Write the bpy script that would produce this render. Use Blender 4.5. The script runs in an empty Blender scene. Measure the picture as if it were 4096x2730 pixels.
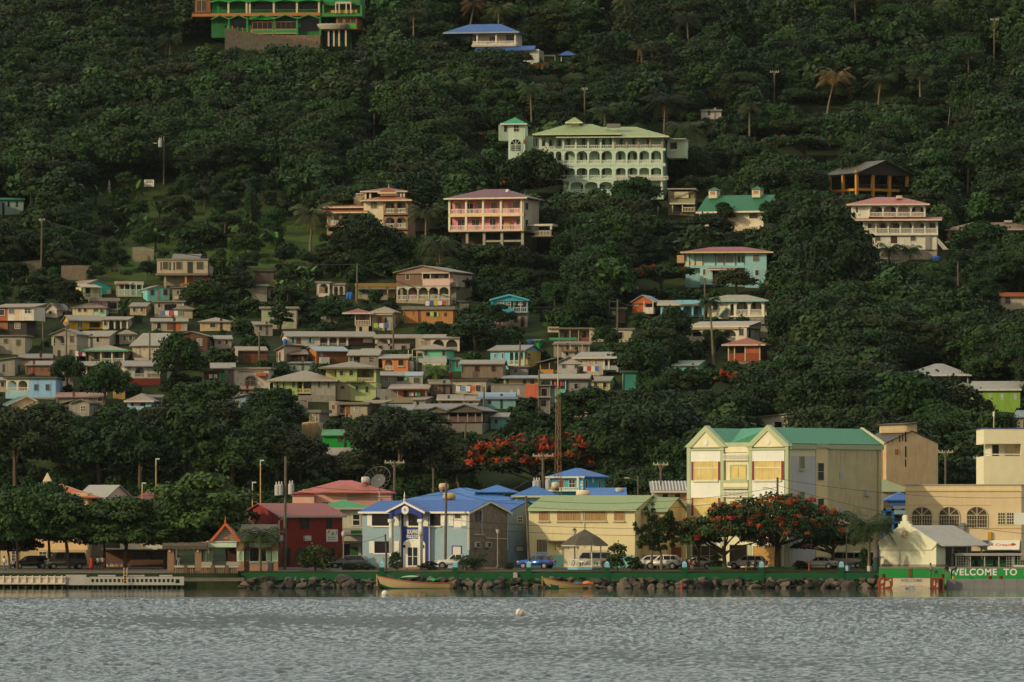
import bpy,bmesh,math,random
import numpy as np
from mathutils import Vector,Matrix,noise
random.seed(7)
C=bpy.context.scene.collection
SC=bpy.context.scene
R=math.radians
PI=math.pi
# --- view geometry
F,CX,HY,CAMZ=24500.0,2048.0,2075.0,8.0
def lerp_table(t,v):
 for(a,b),(c,d)in zip(t,t[1:]):
  if v<=c:
   u=max(0.0,(v-a)/(c-a))
   return b+(d-b)*u
 return t[-1][1]
PROFILE=[(697,-3.0),(699.5,-.5),(701.8,.55),(702.6,.75),(702.95,1.9),(712,2.15),(745,2.4),(775,4.0),(805,11.5),(825,17),(860,24),(900,32.5),(940,41),(990,53),(1050,68),(1130,91),(1200,112),(1240,125),(1320,155),(1460,207)]
def gz(x,y):
 z=lerp_table(PROFILE,y)
 if x>41.3 and y<702.62:z=min(z,.5)
 if x<-31.3 and 700.4<y<704:z=max(z,1.72)
 if y>745:
  a=min(1.0,(y-745)/120)
  z+=a*(1.3*noise.noise(Vector((x/38,y/38,1.7)))+.5*noise.noise(Vector((x/11,y/11,4.2))))
 return z
def P(px,py,Y):
 return Vector(((px-CX)*Y/F,Y,CAMZ-(py-HY)*Y/F))
def ground_Y(px,py,lo=703.2):
 Y=lo
 while Y<1455:
  p=P(px,py,Y)
  if gz(p.x,Y)>=p.z:
   break
  Y+=1.0
 for _ in range(6):
  p=P(px,py,Y)
  if gz(p.x,Y)>=p.z:
   Y-=.25
 return Y
def on_ground(px,py):
 Y=ground_Y(px,py)
 p=P(px,py,Y)
 p.z=gz(p.x,Y)
 return p
# --- colours and materials
def lin(h):
 h=h.lstrip('#')
 o=[]
 for i in(0,2,4):
  c=int(h[i:i+2],16)/255
  o.append(c/12.92 if c<=.04045 else((c+.055)/1.055)**2.4)
 return o
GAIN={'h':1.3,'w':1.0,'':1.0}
MATS={}
def nodes(name):
 m=bpy.data.materials.new(name)
 m.use_nodes=True
 nt=m.node_tree
 b=nt.nodes.get('Principled BSDF')
 return m,nt,b
def link(nt,a,b):
 nt.links.new(a,b)
def tex_coord(nt,scale=(1,1,1),kind='Object'):
 tc=nt.nodes.new('ShaderNodeTexCoord')
 mp=nt.nodes.new('ShaderNodeMapping')
 mp.inputs['Scale'].default_value=scale
 link(nt,tc.outputs[kind],mp.inputs['Vector'])
 return mp.outputs['Vector']
def noise_tex(nt,vec,scale,detail=4,rough=.6):
 n=nt.nodes.new('ShaderNodeTexNoise')
 n.inputs['Scale'].default_value=scale
 n.inputs['Detail'].default_value=detail
 n.inputs['Roughness'].default_value=rough
 link(nt,vec,n.inputs['Vector'])
 return n.outputs['Fac']
def ramp(nt,fac,stops):
 r=nt.nodes.new('ShaderNodeValToRGB')
 e=r.color_ramp.elements
 while len(e)<len(stops):
  e.new(.5)
 for el,(p,c)in zip(e,stops):
  el.position=p
  el.color=(*c[:3],1)
 link(nt,fac,r.inputs['Fac'])
 return r.outputs['Color']
def mix(nt,fac,a,b,mode='MIX'):
 n=nt.nodes.new('ShaderNodeMix')
 n.data_type='RGBA'
 n.blend_type=mode
 for s,v in((n.inputs['Factor'],fac),(n.inputs['A'],a),(n.inputs['B'],b)):
  if isinstance(v,(int,float)):
   s.default_value=v
  elif isinstance(v,(tuple,list)):
   s.default_value=(*v[:3],1)
  else:
   link(nt,v,s)
 return n.outputs['Result']
def bump(nt,b,h,strength=.3,dist=.02):
 n=nt.nodes.new('ShaderNodeBump')
 n.inputs['Strength'].default_value=strength
 n.inputs['Distance'].default_value=dist
 link(nt,h,n.inputs['Height'])
 link(nt,n.outputs['Normal'],b.inputs['Normal'])
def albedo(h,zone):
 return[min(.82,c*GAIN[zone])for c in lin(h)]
def paint(h,zone='h',wear=.5,rough=.75):
 """weathered wall paint: blotches, rain streaks"""
 key=('paint',h,zone,wear)
 if key in MATS:
  return MATS[key]
 c=albedo(h,zone)
 m,nt,b=nodes('paint_'+h)
 v=tex_coord(nt)
 vs=tex_coord(nt,(2.2,2.2,.22))
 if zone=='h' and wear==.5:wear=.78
 blot=noise_tex(nt,v,.7,5)
 streak=noise_tex(nt,vs,1.3,5,.65)
 sw=wear*(.45 if zone=='w' and wear<.7 else 1)
 dirt=[x*.55+.012 for x in c]
 col=mix(nt,ramp(nt,blot,[(.35,(0,0,0)),(.75,(wear,wear,wear))]),c,[x*.8 for x in c])
 col=mix(nt,ramp(nt,streak,[(.5,(0,0,0)),(.75,(sw,sw,sw))]),col,dirt)
 link(nt,col,b.inputs['Base Color'])
 b.inputs['Roughness'].default_value=rough
 b.inputs['Specular IOR Level'].default_value=.25
 MATS[key]=m
 return m
def roofing(h,zone='h',rust=.35,rough=.6):
 """corrugated or tiled roof sheet with patches of rust"""
 key=('roof',h,zone,rust)
 if key in MATS:
  return MATS[key]
 c=[x*(.62 if zone=='h' else 1)for x in albedo(h,zone)]  # hill roofs darkened throughout, standing in for shade on the slope
 m,nt,b=nodes('roofing_'+h)
 v=tex_coord(nt)
 big=noise_tex(nt,v,.35,5,.7)
 fine=noise_tex(nt,tex_coord(nt,(3,.6,.6)),1.5,4)
 col=mix(nt,ramp(nt,fine,[(.35,(0,0,0)),(.7,(.7,.7,.7))]),c,[x*.72 for x in c])
 rc=(c[0]*.75+.05,c[1]*.55+.02,c[2]*.4+.01)
 col=mix(nt,ramp(nt,big,[(.52,(0,0,0)),(.66,(rust,rust,rust))]),col,rc)
 link(nt,col,b.inputs['Base Color'])
 w=nt.nodes.new('ShaderNodeTexWave')
 w.inputs['Scale'].default_value=4.0
 link(nt,v,w.inputs['Vector'])
 bump(nt,b,w.outputs['Fac'],.35,.03)
 b.inputs['Roughness'].default_value=rough
 b.inputs['Specular IOR Level'].default_value=.3
 MATS[key]=m
 return m
def stone(h,zone='h',scale=1.8):
 key=('stone',h,zone,scale)
 if key in MATS:
  return MATS[key]
 c=albedo(h,zone)
 m,nt,b=nodes('stone_'+h)
 v=tex_coord(nt)
 vo=nt.nodes.new('ShaderNodeTexVoronoi')
 vo.inputs['Scale'].default_value=scale
 link(nt,v,vo.inputs['Vector'])
 n=noise_tex(nt,v,2.2,6,.7)
 col=mix(nt,vo.outputs['Color'],[x*.6 for x in c],[x*1.3 for x in c])
 col=mix(nt,.75,col,c)
 col=mix(nt,ramp(nt,n,[(.4,(0,0,0)),(.7,(.8,.8,.8))]),col,[x*.45 for x in c])
 link(nt,col,b.inputs['Base Color'])
 bump(nt,b,n,.6,.08)
 b.inputs['Roughness'].default_value=.9
 MATS[key]=m
 return m
def wood(h,zone='h'):
 key=('wood',h,zone)
 if key in MATS:
  return MATS[key]
 c=albedo(h,zone)
 m,nt,b=nodes('wood_'+h)
 v=tex_coord(nt,(5,5,.4))
 n=noise_tex(nt,v,1.4,5,.6)
 col=mix(nt,ramp(nt,n,[(.35,(0,0,0)),(.7,(.9,.9,.9))]),c,[x*.55 for x in c])
 link(nt,col,b.inputs['Base Color'])
 b.inputs['Roughness'].default_value=.8
 MATS[key]=m
 return m
def glossy(h,zone='w',rough=.25,metal=0.0,coat=0.0):
 key=('gl',h,zone,rough,metal,coat)
 if key in MATS:
  return MATS[key]
 c=albedo(h,zone)
 m,nt,b=nodes('gloss_'+h)
 n=noise_tex(nt,tex_coord(nt),2.5,3)
 link(nt,mix(nt,ramp(nt,n,[(.4,(0,0,0)),(.7,(.5,.5,.5))]),c,[x*.8 for x in c]),b.inputs['Base Color'])
 b.inputs['Roughness'].default_value=rough
 b.inputs['Metallic'].default_value=metal
 b.inputs['Coat Weight'].default_value=coat
 MATS[key]=m
 return m
def glass_dark(h='1c1b16',zone=''):
 key=('glass',h)
 if key in MATS:
  return MATS[key]
 c=lin(h)
 m,nt,b=nodes('window_glass_'+h)
 n=noise_tex(nt,tex_coord(nt),.9,2)
 link(nt,mix(nt,n,[x*.6 for x in c],[x*1.5 for x in c]),b.inputs['Base Color'])
 b.inputs['Roughness'].default_value=.22
 b.inputs['Specular IOR Level'].default_value=.35
 MATS[key]=m
 return m
def foliage(name,dark,light,rough=.65,tr=.12):
 key=('leaf',name)
 if key in MATS:
  return MATS[key]
 m,nt,b=nodes('leaves_'+name)
 oi=nt.nodes.new('ShaderNodeObjectInfo')
 v=tex_coord(nt)
 n=noise_tex(nt,v,.45,3,.6)
 n2=noise_tex(nt,v,3.5,2)
 col=mix(nt,ramp(nt,n,[(.3,(0,0,0)),(.72,(1,1,1))]),dark,light)
 yel=(light[0]*1.3,light[1]*1.12,light[2]*.9)
 col=mix(nt,ramp(nt,n2,[(.58,(0,0,0)),(.85,(.4,.4,.4))]),col,yel)
 hs=nt.nodes.new('ShaderNodeHueSaturation')
 link(nt,col,hs.inputs['Color'])
 mr=nt.nodes.new('ShaderNodeMapRange')
 mr.inputs['To Min'].default_value=.55
 mr.inputs['To Max'].default_value=1.45
 link(nt,oi.outputs['Random'],mr.inputs['Value'])
 link(nt,mr.outputs['Result'],hs.inputs['Value'])
 mr2=nt.nodes.new('ShaderNodeMapRange')
 mr2.inputs['To Min'].default_value=.475
 mr2.inputs['To Max'].default_value=.515
 ml=nt.nodes.new('ShaderNodeMath')
 ml.operation='MULTIPLY'
 ml.inputs[1].default_value=7.13
 fr=nt.nodes.new('ShaderNodeMath')
 fr.operation='FRACT'
 link(nt,oi.outputs['Random'],ml.inputs[0])
 link(nt,ml.outputs[0],fr.inputs[0])
 link(nt,fr.outputs[0],mr2.inputs['Value'])
 link(nt,mr2.outputs['Result'],hs.inputs['Hue'])
 link(nt,hs.outputs['Color'],b.inputs['Base Color'])
 b.inputs['Roughness'].default_value=rough
 b.inputs['Specular IOR Level'].default_value=.18
 MATS[key]=m
 return m
def plain(h,zone='w',rough=.8):
 return paint(h,zone,.35,rough)
# --- mesh building
class MB:
 def __init__(s):
  s.v,s.f=[],[]
 def add(s,vs,fs):
  o=len(s.v)
  s.v+=[tuple(p)for p in vs]
  s.f+=[tuple(i+o for i in f)for f in fs]
 def box(s,x0,x1,y0,y1,z0,z1):
  if x1<x0:x0,x1=x1,x0
  if y1<y0:y0,y1=y1,y0
  if z1<z0:z0,z1=z1,z0
  s.add([(x0,y0,z0),(x1,y0,z0),(x1,y1,z0),(x0,y1,z0),(x0,y0,z1),(x1,y0,z1),(x1,y1,z1),(x0,y1,z1)],[(0,3,2,1),(4,5,6,7),(0,1,5,4),(1,2,6,5),(2,3,7,6),(3,0,4,7)])
 def prism_x(s,poly,x0,x1):
  n=len(poly)
  s.add([(x0,y,z)for y,z in poly]+[(x1,y,z)for y,z in poly],[tuple(reversed(range(n))),tuple(range(n,2*n))]+[(i,(i+1)%n,n+(i+1)%n,n+i)for i in range(n)])
 def prism_y(s,poly,y0,y1):
  n=len(poly)
  s.add([(x,y0,z)for x,z in poly]+[(x,y1,z)for x,z in poly],[tuple(range(n)),tuple(reversed(range(n,2*n)))]+[((i+1)%n,i,n+i,n+(i+1)%n)for i in range(n)])
 def prism_z(s,poly,z0,z1):
  n=len(poly)
  s.add([(x,y,z0)for x,y in poly]+[(x,y,z1)for x,y in poly],[tuple(reversed(range(n))),tuple(range(n,2*n))]+[(i,(i+1)%n,n+(i+1)%n,n+i)for i in range(n)])
 def tube(s,pts,rad,n=6,caps=True):
  pts=[Vector(p)for p in pts]
  if not hasattr(rad,'__len__'):rad=[rad]*len(pts)
  rings=[]
  for i,p in enumerate(pts):
   d=(pts[min(i+1,len(pts)-1)]-pts[max(i-1,0)])
   if d.length<1e-9:d=Vector((0,0,1))
   d.normalize()
   a=Vector((1,0,0))if abs(d.z)>.9 else Vector((0,0,1))
   u=d.cross(a).normalized()
   w=d.cross(u)
   rings.append([p+(u*math.cos(2*PI*k/n)+w*math.sin(2*PI*k/n))*rad[i]for k in range(n)])
  vs=[q for r in rings for q in r]
  fs=[]
  for i in range(len(rings)-1):
   for k in range(n):
    fs.append((i*n+k,i*n+(k+1)%n,(i+1)*n+(k+1)%n,(i+1)*n+k))
  if caps:
   fs+=[tuple(reversed(range(n))),tuple(range((len(rings)-1)*n,len(rings)*n))]
  s.add(vs,fs)
 def lathe(s,prof,n=16,o=(0,0,0),axis='z'):
  vs=[]
  for r,h in prof:
   for k in range(n):
    a=2*PI*k/n
    p=(r*math.cos(a),r*math.sin(a),h)
    if axis=='x':p=(h,p[0],p[1])
    if axis=='y':p=(p[0],h,p[1])
    vs.append((p[0]+o[0],p[1]+o[1],p[2]+o[2]))
  fs=[]
  for i in range(len(prof)-1):
   for k in range(n):
    fs.append((i*n+k,i*n+(k+1)%n,(i+1)*n+(k+1)%n,(i+1)*n+k))
  fs+=[tuple(reversed(range(n))),tuple(range((len(prof)-1)*n,len(prof)*n))]
  s.add(vs,fs)
 def mesh(s,name):
  me=bpy.data.meshes.new(name)
  me.from_pydata(s.v,[],s.f)
  me.update()
  return me
 def build(s,name,mat,parent=None,smooth=False):
  me=s.mesh(name)
  bm=bmesh.new()
  bm.from_mesh(me)
  bmesh.ops.recalc_face_normals(bm,faces=bm.faces)
  bm.to_mesh(me)
  bm.free()
  return link_mesh(name,me,mat,parent,smooth)
def link_mesh(name,me,mat,parent=None,smooth=False):
 o=bpy.data.objects.new(name,me)
 if mat is not None:me.materials.append(mat)
 C.objects.link(o)
 if parent is not None:o.parent=parent
 if smooth:me.polygons.foreach_set('use_smooth',[True]*len(me.polygons))
 return o
def tag(o,label=None,cat=None,group=None,kind=None):
 if label:o['label']=label
 if cat:o['category']=cat
 if group:o['group']=group
 if kind:o['kind']=kind
 return o
def thing(name,label,cat,loc=(0,0,0),rz=0.0,group=None,scale=1.0):
 o=bpy.data.objects.new(name,None)
 o.empty_display_size=.3
 C.objects.link(o)
 o.location=loc
 o.rotation_euler=(0,0,rz)
 o.scale=(scale,scale,scale)if not hasattr(scale,'__len__')else scale
 return tag(o,label,cat,group)
def np_mesh(name,v,f):
 """v (n,3), f (m,4) numpy"""
 me=bpy.data.meshes.new(name)
 n,m=len(v),len(f)
 me.vertices.add(n)
 me.vertices.foreach_set('co',np.ascontiguousarray(v,dtype=np.float32).ravel())
 me.loops.add(m*4)
 me.loops.foreach_set('vertex_index',np.ascontiguousarray(f,dtype=np.int32).ravel())
 me.polygons.add(m)
 me.polygons.foreach_set('loop_start',np.arange(0,m*4,4,dtype=np.int32))
 me.update(calc_edges=True)
 me.validate()
 return me
def text_mesh(body,size,mat,name,parent,loc,rz=0.0,bold=.0,extrude=.015,spacing=1.0):
 cu=bpy.data.curves.new(name,'FONT')
 cu.body=body
 cu.size=size
 cu.extrude=extrude
 cu.offset=bold
 cu.space_character=spacing
 cu.align_x='CENTER'
 cu.align_y='CENTER'
 t=bpy.data.objects.new('t',cu)
 C.objects.link(t)
 dg=bpy.context.evaluated_depsgraph_get()
 me=bpy.data.meshes.new_from_object(t.evaluated_get(dg))
 bpy.data.objects.remove(t)
 bpy.data.curves.remove(cu)
 me.name=name
 me.materials.clear()
 o=link_mesh(name,me,mat,parent)
 o.location=loc
 o.rotation_euler=(PI/2,0,rz)
 return o
PANES=['1c1b16','26231c','383733','2a2620','4c4538','1a1d20','5a5346','221d18']
KEEP=[]
# --- houses
class House:
 """a building measured off the photograph: x along its front, y into the hill, z up; pixel arguments are turned into metres at its distance"""
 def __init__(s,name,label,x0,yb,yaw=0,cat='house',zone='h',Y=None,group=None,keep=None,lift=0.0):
  s.x0,s.yb,s.zone=x0,yb,zone
  s.Y=Y if Y else ground_Y(x0,yb)
  s.k=F/s.Y
  s.a=R(yaw)
  s.c,s.s=math.cos(s.a),abs(math.sin(s.a))or 1
  s.root=thing(name,label,cat,P(x0,yb,s.Y),s.a,group)
  s.walls={}
  s.keep=keep
  if keep:KEEP.append((*keep,s.Y))
 def X(s,px):return(px-s.x0)/s.k/s.c
 def Z(s,py):return(s.yb-py)/s.k
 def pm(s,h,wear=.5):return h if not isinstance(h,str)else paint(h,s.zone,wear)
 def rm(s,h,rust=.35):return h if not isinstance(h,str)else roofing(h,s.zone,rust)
 def wall(s,h,x0,x1,yt,yb,d0=0.0,d1=7.0,name='wall',deep=2.2):
  m=s.walls.setdefault((name,h if isinstance(h,str)else h.name),(MB(),s.pm(h)))[0]
  z0=s.Z(yb)-(deep if abs(yb-s.yb)<2 else 0)
  m.box(s.X(x0),s.X(x1),d0,d1,z0,s.Z(yt))
  return s
 def attic(s,h,poly,axis,a0,a1):
  m=s.walls.setdefault(('wall',h if isinstance(h,str)else h.name),(MB(),s.pm(h)))[0]
  (m.prism_x if axis=='x' else m.prism_y)(poly,a0,a1)
 def box(s,name,h,x0,x1,yt,yb,d0,d1,parent=None):
  m=MB()
  m.box(s.X(x0),s.X(x1),d0,d1,s.Z(yb),s.Z(yt))
  return m.build(name,s.pm(h),parent or s.root)
 def roof(s,kind,h,x0,x1,ye,yr,d0=0.0,d1=7.0,ov=.35,wallc=None,fascia=None,rust=.35,name='roof',t=.13):
  X0,X1,ze,zr=s.X(x0),s.X(x1),s.Z(ye),s.Z(yr)
  m=MB()
  if kind=='gx':
   mid=(d0+d1)/2
   m.prism_x([(d0-ov,ze-t),(mid,zr-t),(d1+ov,ze-t),(d1+ov,ze),(mid,zr),(d0-ov,ze)],X0-ov*.6,X1+ov*.6)
   if wallc:
    sl=(zr-ze)/((d1-d0)/2+ov)
    hz=ze+sl*ov-t-.02
    s.attic(wallc,[(d0+.01,ze-.25),(d1-.01,ze-.25),(d1-.01,hz),(mid,zr-t-.02),(d0+.01,hz)],'x',X0+.015,X1-.015)
  elif kind=='gy':
   mid=(X0+X1)/2
   m.prism_y([(X0-ov,ze-t),(mid,zr-t),(X1+ov,ze-t),(X1+ov,ze),(mid,zr),(X0-ov,ze)],d0-ov,d1+ov*.6)
   if wallc:
    sl=(zr-ze)/((X1-X0)/2+ov)
    hz=ze+sl*ov-t-.02
    s.attic(wallc,[(X0+.015,ze-.25),(X1-.015,ze-.25),(X1-.015,hz),(mid,zr-t-.02),(X0+.015,hz)],'y',d0+.01,d1-.01)
  elif kind=='hip':
   A,B,Y0,Y1=X0-ov,X1+ov,d0-ov,d1+ov
   w,d=B-A,Y1-Y0
   if w>=d:
    r0,r1=(A+d/2,(Y0+Y1)/2),(B-d/2,(Y0+Y1)/2)
   else:
    r0,r1=((A+B)/2,Y0+w/2),((A+B)/2,Y1-w/2)
   if abs(r0[0]-r1[0])<.05 and abs(r0[1]-r1[1])<.05:
    r0=(r0[0]-.05,r0[1]);r1=(r1[0]+.05,r1[1])
   vs=[(A,Y0,ze-t),(B,Y0,ze-t),(B,Y1,ze-t),(A,Y1,ze-t),(A,Y0,ze),(B,Y0,ze),(B,Y1,ze),(A,Y1,ze),(*r0,zr),(*r1,zr)]
   fs=[(0,3,2,1),(0,1,5,4),(1,2,6,5),(2,3,7,6),(3,0,4,7)]
   fs+=[(4,5,9,8),(5,6,9),(6,7,8,9),(7,4,8)]if w>=d else[(4,5,8),(5,6,9,8),(6,7,9),(7,4,8,9)]
   m.add(vs,fs)
  elif kind=='sf':
   m.prism_x([(d0-ov,ze-t),(d1+ov,zr-t),(d1+ov,zr),(d0-ov,ze)],X0-ov*.6,X1+ov*.6)
   if wallc:
    s.attic(wallc,[(d0+.01,ze-.3),(d1-.01,ze-.3),(d1-.01,zr-t-.04),(d0+.01,ze-t+.01)],'x',X0+.015,X1-.015)
  elif kind in('sl','sr'):
   zl,zh=(ze,zr)if kind=='sl' else(zr,ze)
   m.prism_y([(X0-ov,zl-t),(X1+ov,zh-t),(X1+ov,zh),(X0-ov,zl)],d0-ov,d1+ov*.6)
   if wallc:
    s.attic(wallc,[(X0+.015,min(zl,zh)-.3),(X1-.015,min(zl,zh)-.3),(X1-.015,zh-t-.02),(X0+.015,zl-t-.02)],'y',d0+.01,d1-.01)
  else:
   m.box(X0-ov,X1+ov,d0-ov,d1+ov*.5,ze,zr)
  o=m.build(name,s.rm(h,rust),s.root)
  if fascia and kind in('gx','hip','sf','flat'):
   f=MB()
   oo=ov if kind in('hip','flat')else ov*.6
   f.box(X0-oo-.01,X1+oo+.01,d0-ov-.05,d0-ov-.004,ze-t-.08,ze+.02)
   f.build('fascia',s.pm(fascia),o)
  if fascia and kind=='gy':
   f=MB()
   mid=(X0+X1)/2
   f.prism_y([(X0-ov,ze-t-.1),(mid,zr-t-.1),(X1+ov,ze-t-.1),(X1+ov,ze+.02),(mid,zr+.02),(X0-ov,ze+.02)],d0-ov-.05,d0-ov-.004)
   f.build('fascia',s.pm(fascia),o)
  return o
 def _map(s,face,xc):
  if face=='F':return lambda u,d,z:(u,d,z)
  if face=='R':return lambda u,d,z:(s.X(xc)-d,u,z)
  return lambda u,d,z:(s.X(xc)+d,u,z)
 def _u(s,px,face,xc):
  if face=='F':return s.X(px)
  return abs(px-xc)/s.k/s.s
 def _slab(s,m,mp,u0,u1,d0,d1,z0,z1):
  b=MB();b.box(u0,u1,d0,d1,z0,z1)
  m.add([mp(*p)for p in b.v],b.f)
 def win(s,x0,y0,x1,y1,d=0.0,fr='d8d2bd',gl='1c1b16',nx=1,ny=1,sh=None,face='F',xc=None,fw=.06,sill=False,name='window'):
  mp=s._map(face,xc)
  u0,u1=sorted((s._u(x0,face,xc),s._u(x1,face,xc)))
  z0,z1=s.Z(y1),s.Z(y0)
  if gl=='1c1b16' or gl=='2a2620':gl=PANES[int(x0*7+y0*3)%8]
  m=MB()
  s._slab(m,mp,u0,u1,d-.03,d+.05,z0,z1)
  w=m.build(name,glass_dark(gl)if isinstance(gl,str)else gl,s.root)
  if fr:
   f=MB()
   e=d-.075
   s._slab(f,mp,u0-fw,u0,e,d-.004,z0-fw,z1+fw)
   s._slab(f,mp,u1,u1+fw,e,d-.004,z0-fw,z1+fw)
   s._slab(f,mp,u0+.001,u1-.001,e+.002,d-.006,z1+.001,z1+fw)
   s._slab(f,mp,u0+.001,u1-.001,e+.002,d-.006,z0-fw,z0-.001)
   for i in range(1,nx):
    u=u0+(u1-u0)*i/nx
    s._slab(f,mp,u-fw*.35,u+fw*.35,e+.01,d-.034,z0+.002,z1-.002)
   for j in range(1,ny):
    z=z0+(z1-z0)*j/ny
    s._slab(f,mp,u0+.002,u1-.002,e+.014,d-.036,z-fw*.35,z+fw*.35)
   f.build('frame',s.pm(fr,.3),w)
  if sill:
   f=MB()
   s._slab(f,mp,u0-.15,u1+.15,d-.16,d-.003,z0-fw-.16,z0-fw-.002)
   f.build('sill',s.pm(fr if sill is True else sill,.3),w)
  if sh:
   sw=(u1-u0)*.5
   for a,b in((u0-fw-sw,u0-fw-.004),(u1+fw+.004,u1+fw+sw)):
    f=MB()
    s._slab(f,mp,a,b,d-.06,d-.003,z0-.03,z1+.03)
    f.build('shutter',s.pm(sh,.3),s.root)
  return w
 def wins(s,lst,**k):
  for t in lst:s.win(*t,**k)
 def door(s,x0,y0,x1,y1,h='3a2218',d=0.0,**k):
  return s.win(x0,y0,x1,y1,d,gl=s.pm(h),name='door',**{'fr':None,**k})
 def hole(s,x0,y0,x1,y1,d=0.0,**k):  # near-black slab on the wall; an opening's inner shade put into colour
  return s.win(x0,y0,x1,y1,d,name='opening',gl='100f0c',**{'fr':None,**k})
 def rail(s,x0,x1,yt,yb,d=0.0,h='d8d2bd',solid=False,step=.24,name='railing'):
  m=MB()
  a,b,z0,z1=s.X(x0),s.X(x1),s.Z(yb),s.Z(yt)
  m.box(a,b,d,d+.08,z1-.09,z1)
  m.box(a,b,d+.01,d+.07,z0,z0+.08)
  if solid:
   m.box(a+.01,b-.01,d+.02,d+.06,z0+.081,z1-.091)
  else:
   n=max(2,int((b-a)/step))
   for i in range(n+1):
    x=a+.04+(b-a-.08)*i/n
    m.box(x-.04,x+.04,d+.015,d+.065,z0+.081,z1-.091)
  return m.build(name,s.pm(h,.3),s.root)
 def col(s,x,yt,yb,d=0.0,w=.16,h='d8d2bd'):
  m=MB()
  m.box(s.X(x)-w/2,s.X(x)+w/2,d,d+w,s.Z(yb),s.Z(yt))
  return m.build('column',s.pm(h,.3),s.root)
 def cols(s,xs,yt,yb,d=0.0,w=.16,h='d8d2bd'):
  for x in xs:s.col(x,yt,yb,d,w,h)
 def slab(s,x0,x1,yt,yb,d0,d1,h='a59f8a',name='floor_slab'):
  return s.box(name,h,x0,x1,yt,yb,d0,d1)
 def arc(s,x0,x1,yt,ys,yb,n,d=0.0,h='d8d2bd',pw=.24,th=.22,rise=1.0,name='arcade'):
  """n arches between x0 and x1: wall top yt, arches spring at ys, piers stand on yb"""
  m=MB()
  X0,X1,zt,zs,z0=s.X(x0),s.X(x1),s.Z(yt),s.Z(ys),s.Z(yb)
  b=(X1-X0-pw)/n
  for i in range(n+1):
   xa=X0+i*b
   m.box(xa,xa+pw,d,d+th,z0,zt)
  for i in range(n):
   xa,xb=X0+i*b+pw,X0+(i+1)*b
   c,r=(xa+xb)/2,(xb-xa)/2
   h_=min(zt-zs-.08,r*rise)
   K=10
   pts=[(c-r*math.cos(PI*k/K),zs+h_*math.sin(PI*k/K))for k in range(K+1)]
   for(ax,az),(bx,bz)in zip(pts,pts[1:]):
    m.prism_y([(ax,az),(bx,bz),(bx,zt),(ax,zt)],d,d+th)
  return m.build(name,s.pm(h,.35),s.root)
 def done(s):
  for(name,_),(m,mt)in s.walls.items():
   m.build(name,mt,s.root)
  s.walls={}
  return s
# --- vegetation
LEAF_HILL=foliage('hill',(.0085,.0275,.0042),(.0210,.0560,.0070))  # hill leaf colours lowered in place of cloud shade on the slope
LEAF_OLIVE=foliage('olive',(.015,.025,.006),(.033,.047,.010))
LEAF_DEEP=foliage('deep',(.006,.020,.0045),(.014,.038,.007))
LEAF_FRESH=foliage('fresh',(.014,.038,.008),(.036,.078,.015))
LEAF_SHORE=foliage('shore',(.020,.048,.009),(.052,.102,.018))
LEAF_LIME=foliage('lime',(.035,.085,.016),(.075,.155,.028))
LEAF_PALM=foliage('palm',(.026,.052,.014),(.062,.095,.024))
LEAF_DRY=foliage('dry',(.12,.085,.02),(.22,.15,.035))
RED_FLOWER=foliage('red_blossom',(.20,.022,.009),(.42,.048,.014))
ORANGE_FLOWER=foliage('orange_blossom',(.45,.16,.01),(.62,.26,.02))
BARK=stone('5b4e3a','',3.0)
BARK_PALE=stone('7d715a','',3.0)
def quads(cent,nrm,size,rng,asp=1.0):
 """leaf-sized faces at cent, facing nrm"""
 n=len(cent)
 a=np.cross(nrm,rng.normal(size=(n,3)))
 a/=np.linalg.norm(a,axis=1,keepdims=True)+1e-9
 b=np.cross(nrm,a)
 s=size[:,None]
 a,b=a*s*.5,b*s*.5*asp
 v=np.stack([cent-a-b*.6,cent+a*.6-b,cent+a+b*.6,cent-a*.6+b],axis=1).reshape(-1,3)
 f=np.arange(n*4).reshape(-1,4)
 return v,f
def clump_leaves(rng,centres,radii,per,size,flat=.8,jitter=.6,up=.25):
 V,N=[],[]
 for c,r in zip(centres,radii):
  k=int(per*(r/np.mean(radii))**2)
  d=rng.normal(size=(k,3))
  d/=np.linalg.norm(d,axis=1,keepdims=True)
  d[:,2]=np.where(d[:,2]<-.35,-d[:,2],d[:,2])
  ph=rng.uniform(0,6.28,4)
  lob=1+.22*np.sin(3*np.arctan2(d[:,1],d[:,0])+ph[0])*np.sin(4*d[:,2]+ph[1])+.12*np.sin(7*d[:,0]+ph[2])*np.sin(6*d[:,1]+ph[3])
  rad=rng.uniform(.66,1.1,size=k)+np.where(rng.uniform(size=k)<.14,rng.uniform(.05,.4,size=k),0)
  p=c+d*r*np.array([1,1,flat])*(rad*lob)[:,None]
  keep=np.ones(k,bool)
  for c2,r2 in zip(centres,radii):
   if c2 is c:continue
   q=(p-c2)/np.array([1,1,flat])
   keep&=(np.linalg.norm(q,axis=1)>r2*.7)
  nn=d+rng.normal(size=(k,3))*jitter
  nn[:,2]+=up
  nn/=np.linalg.norm(nn,axis=1,keepdims=True)
  V.append(p[keep]);N.append(nn[keep])
 V,N=np.concatenate(V),np.concatenate(N)
 return quads(V,N,size*rng.uniform(.55,1.5,len(V)),rng,.75)
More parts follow.
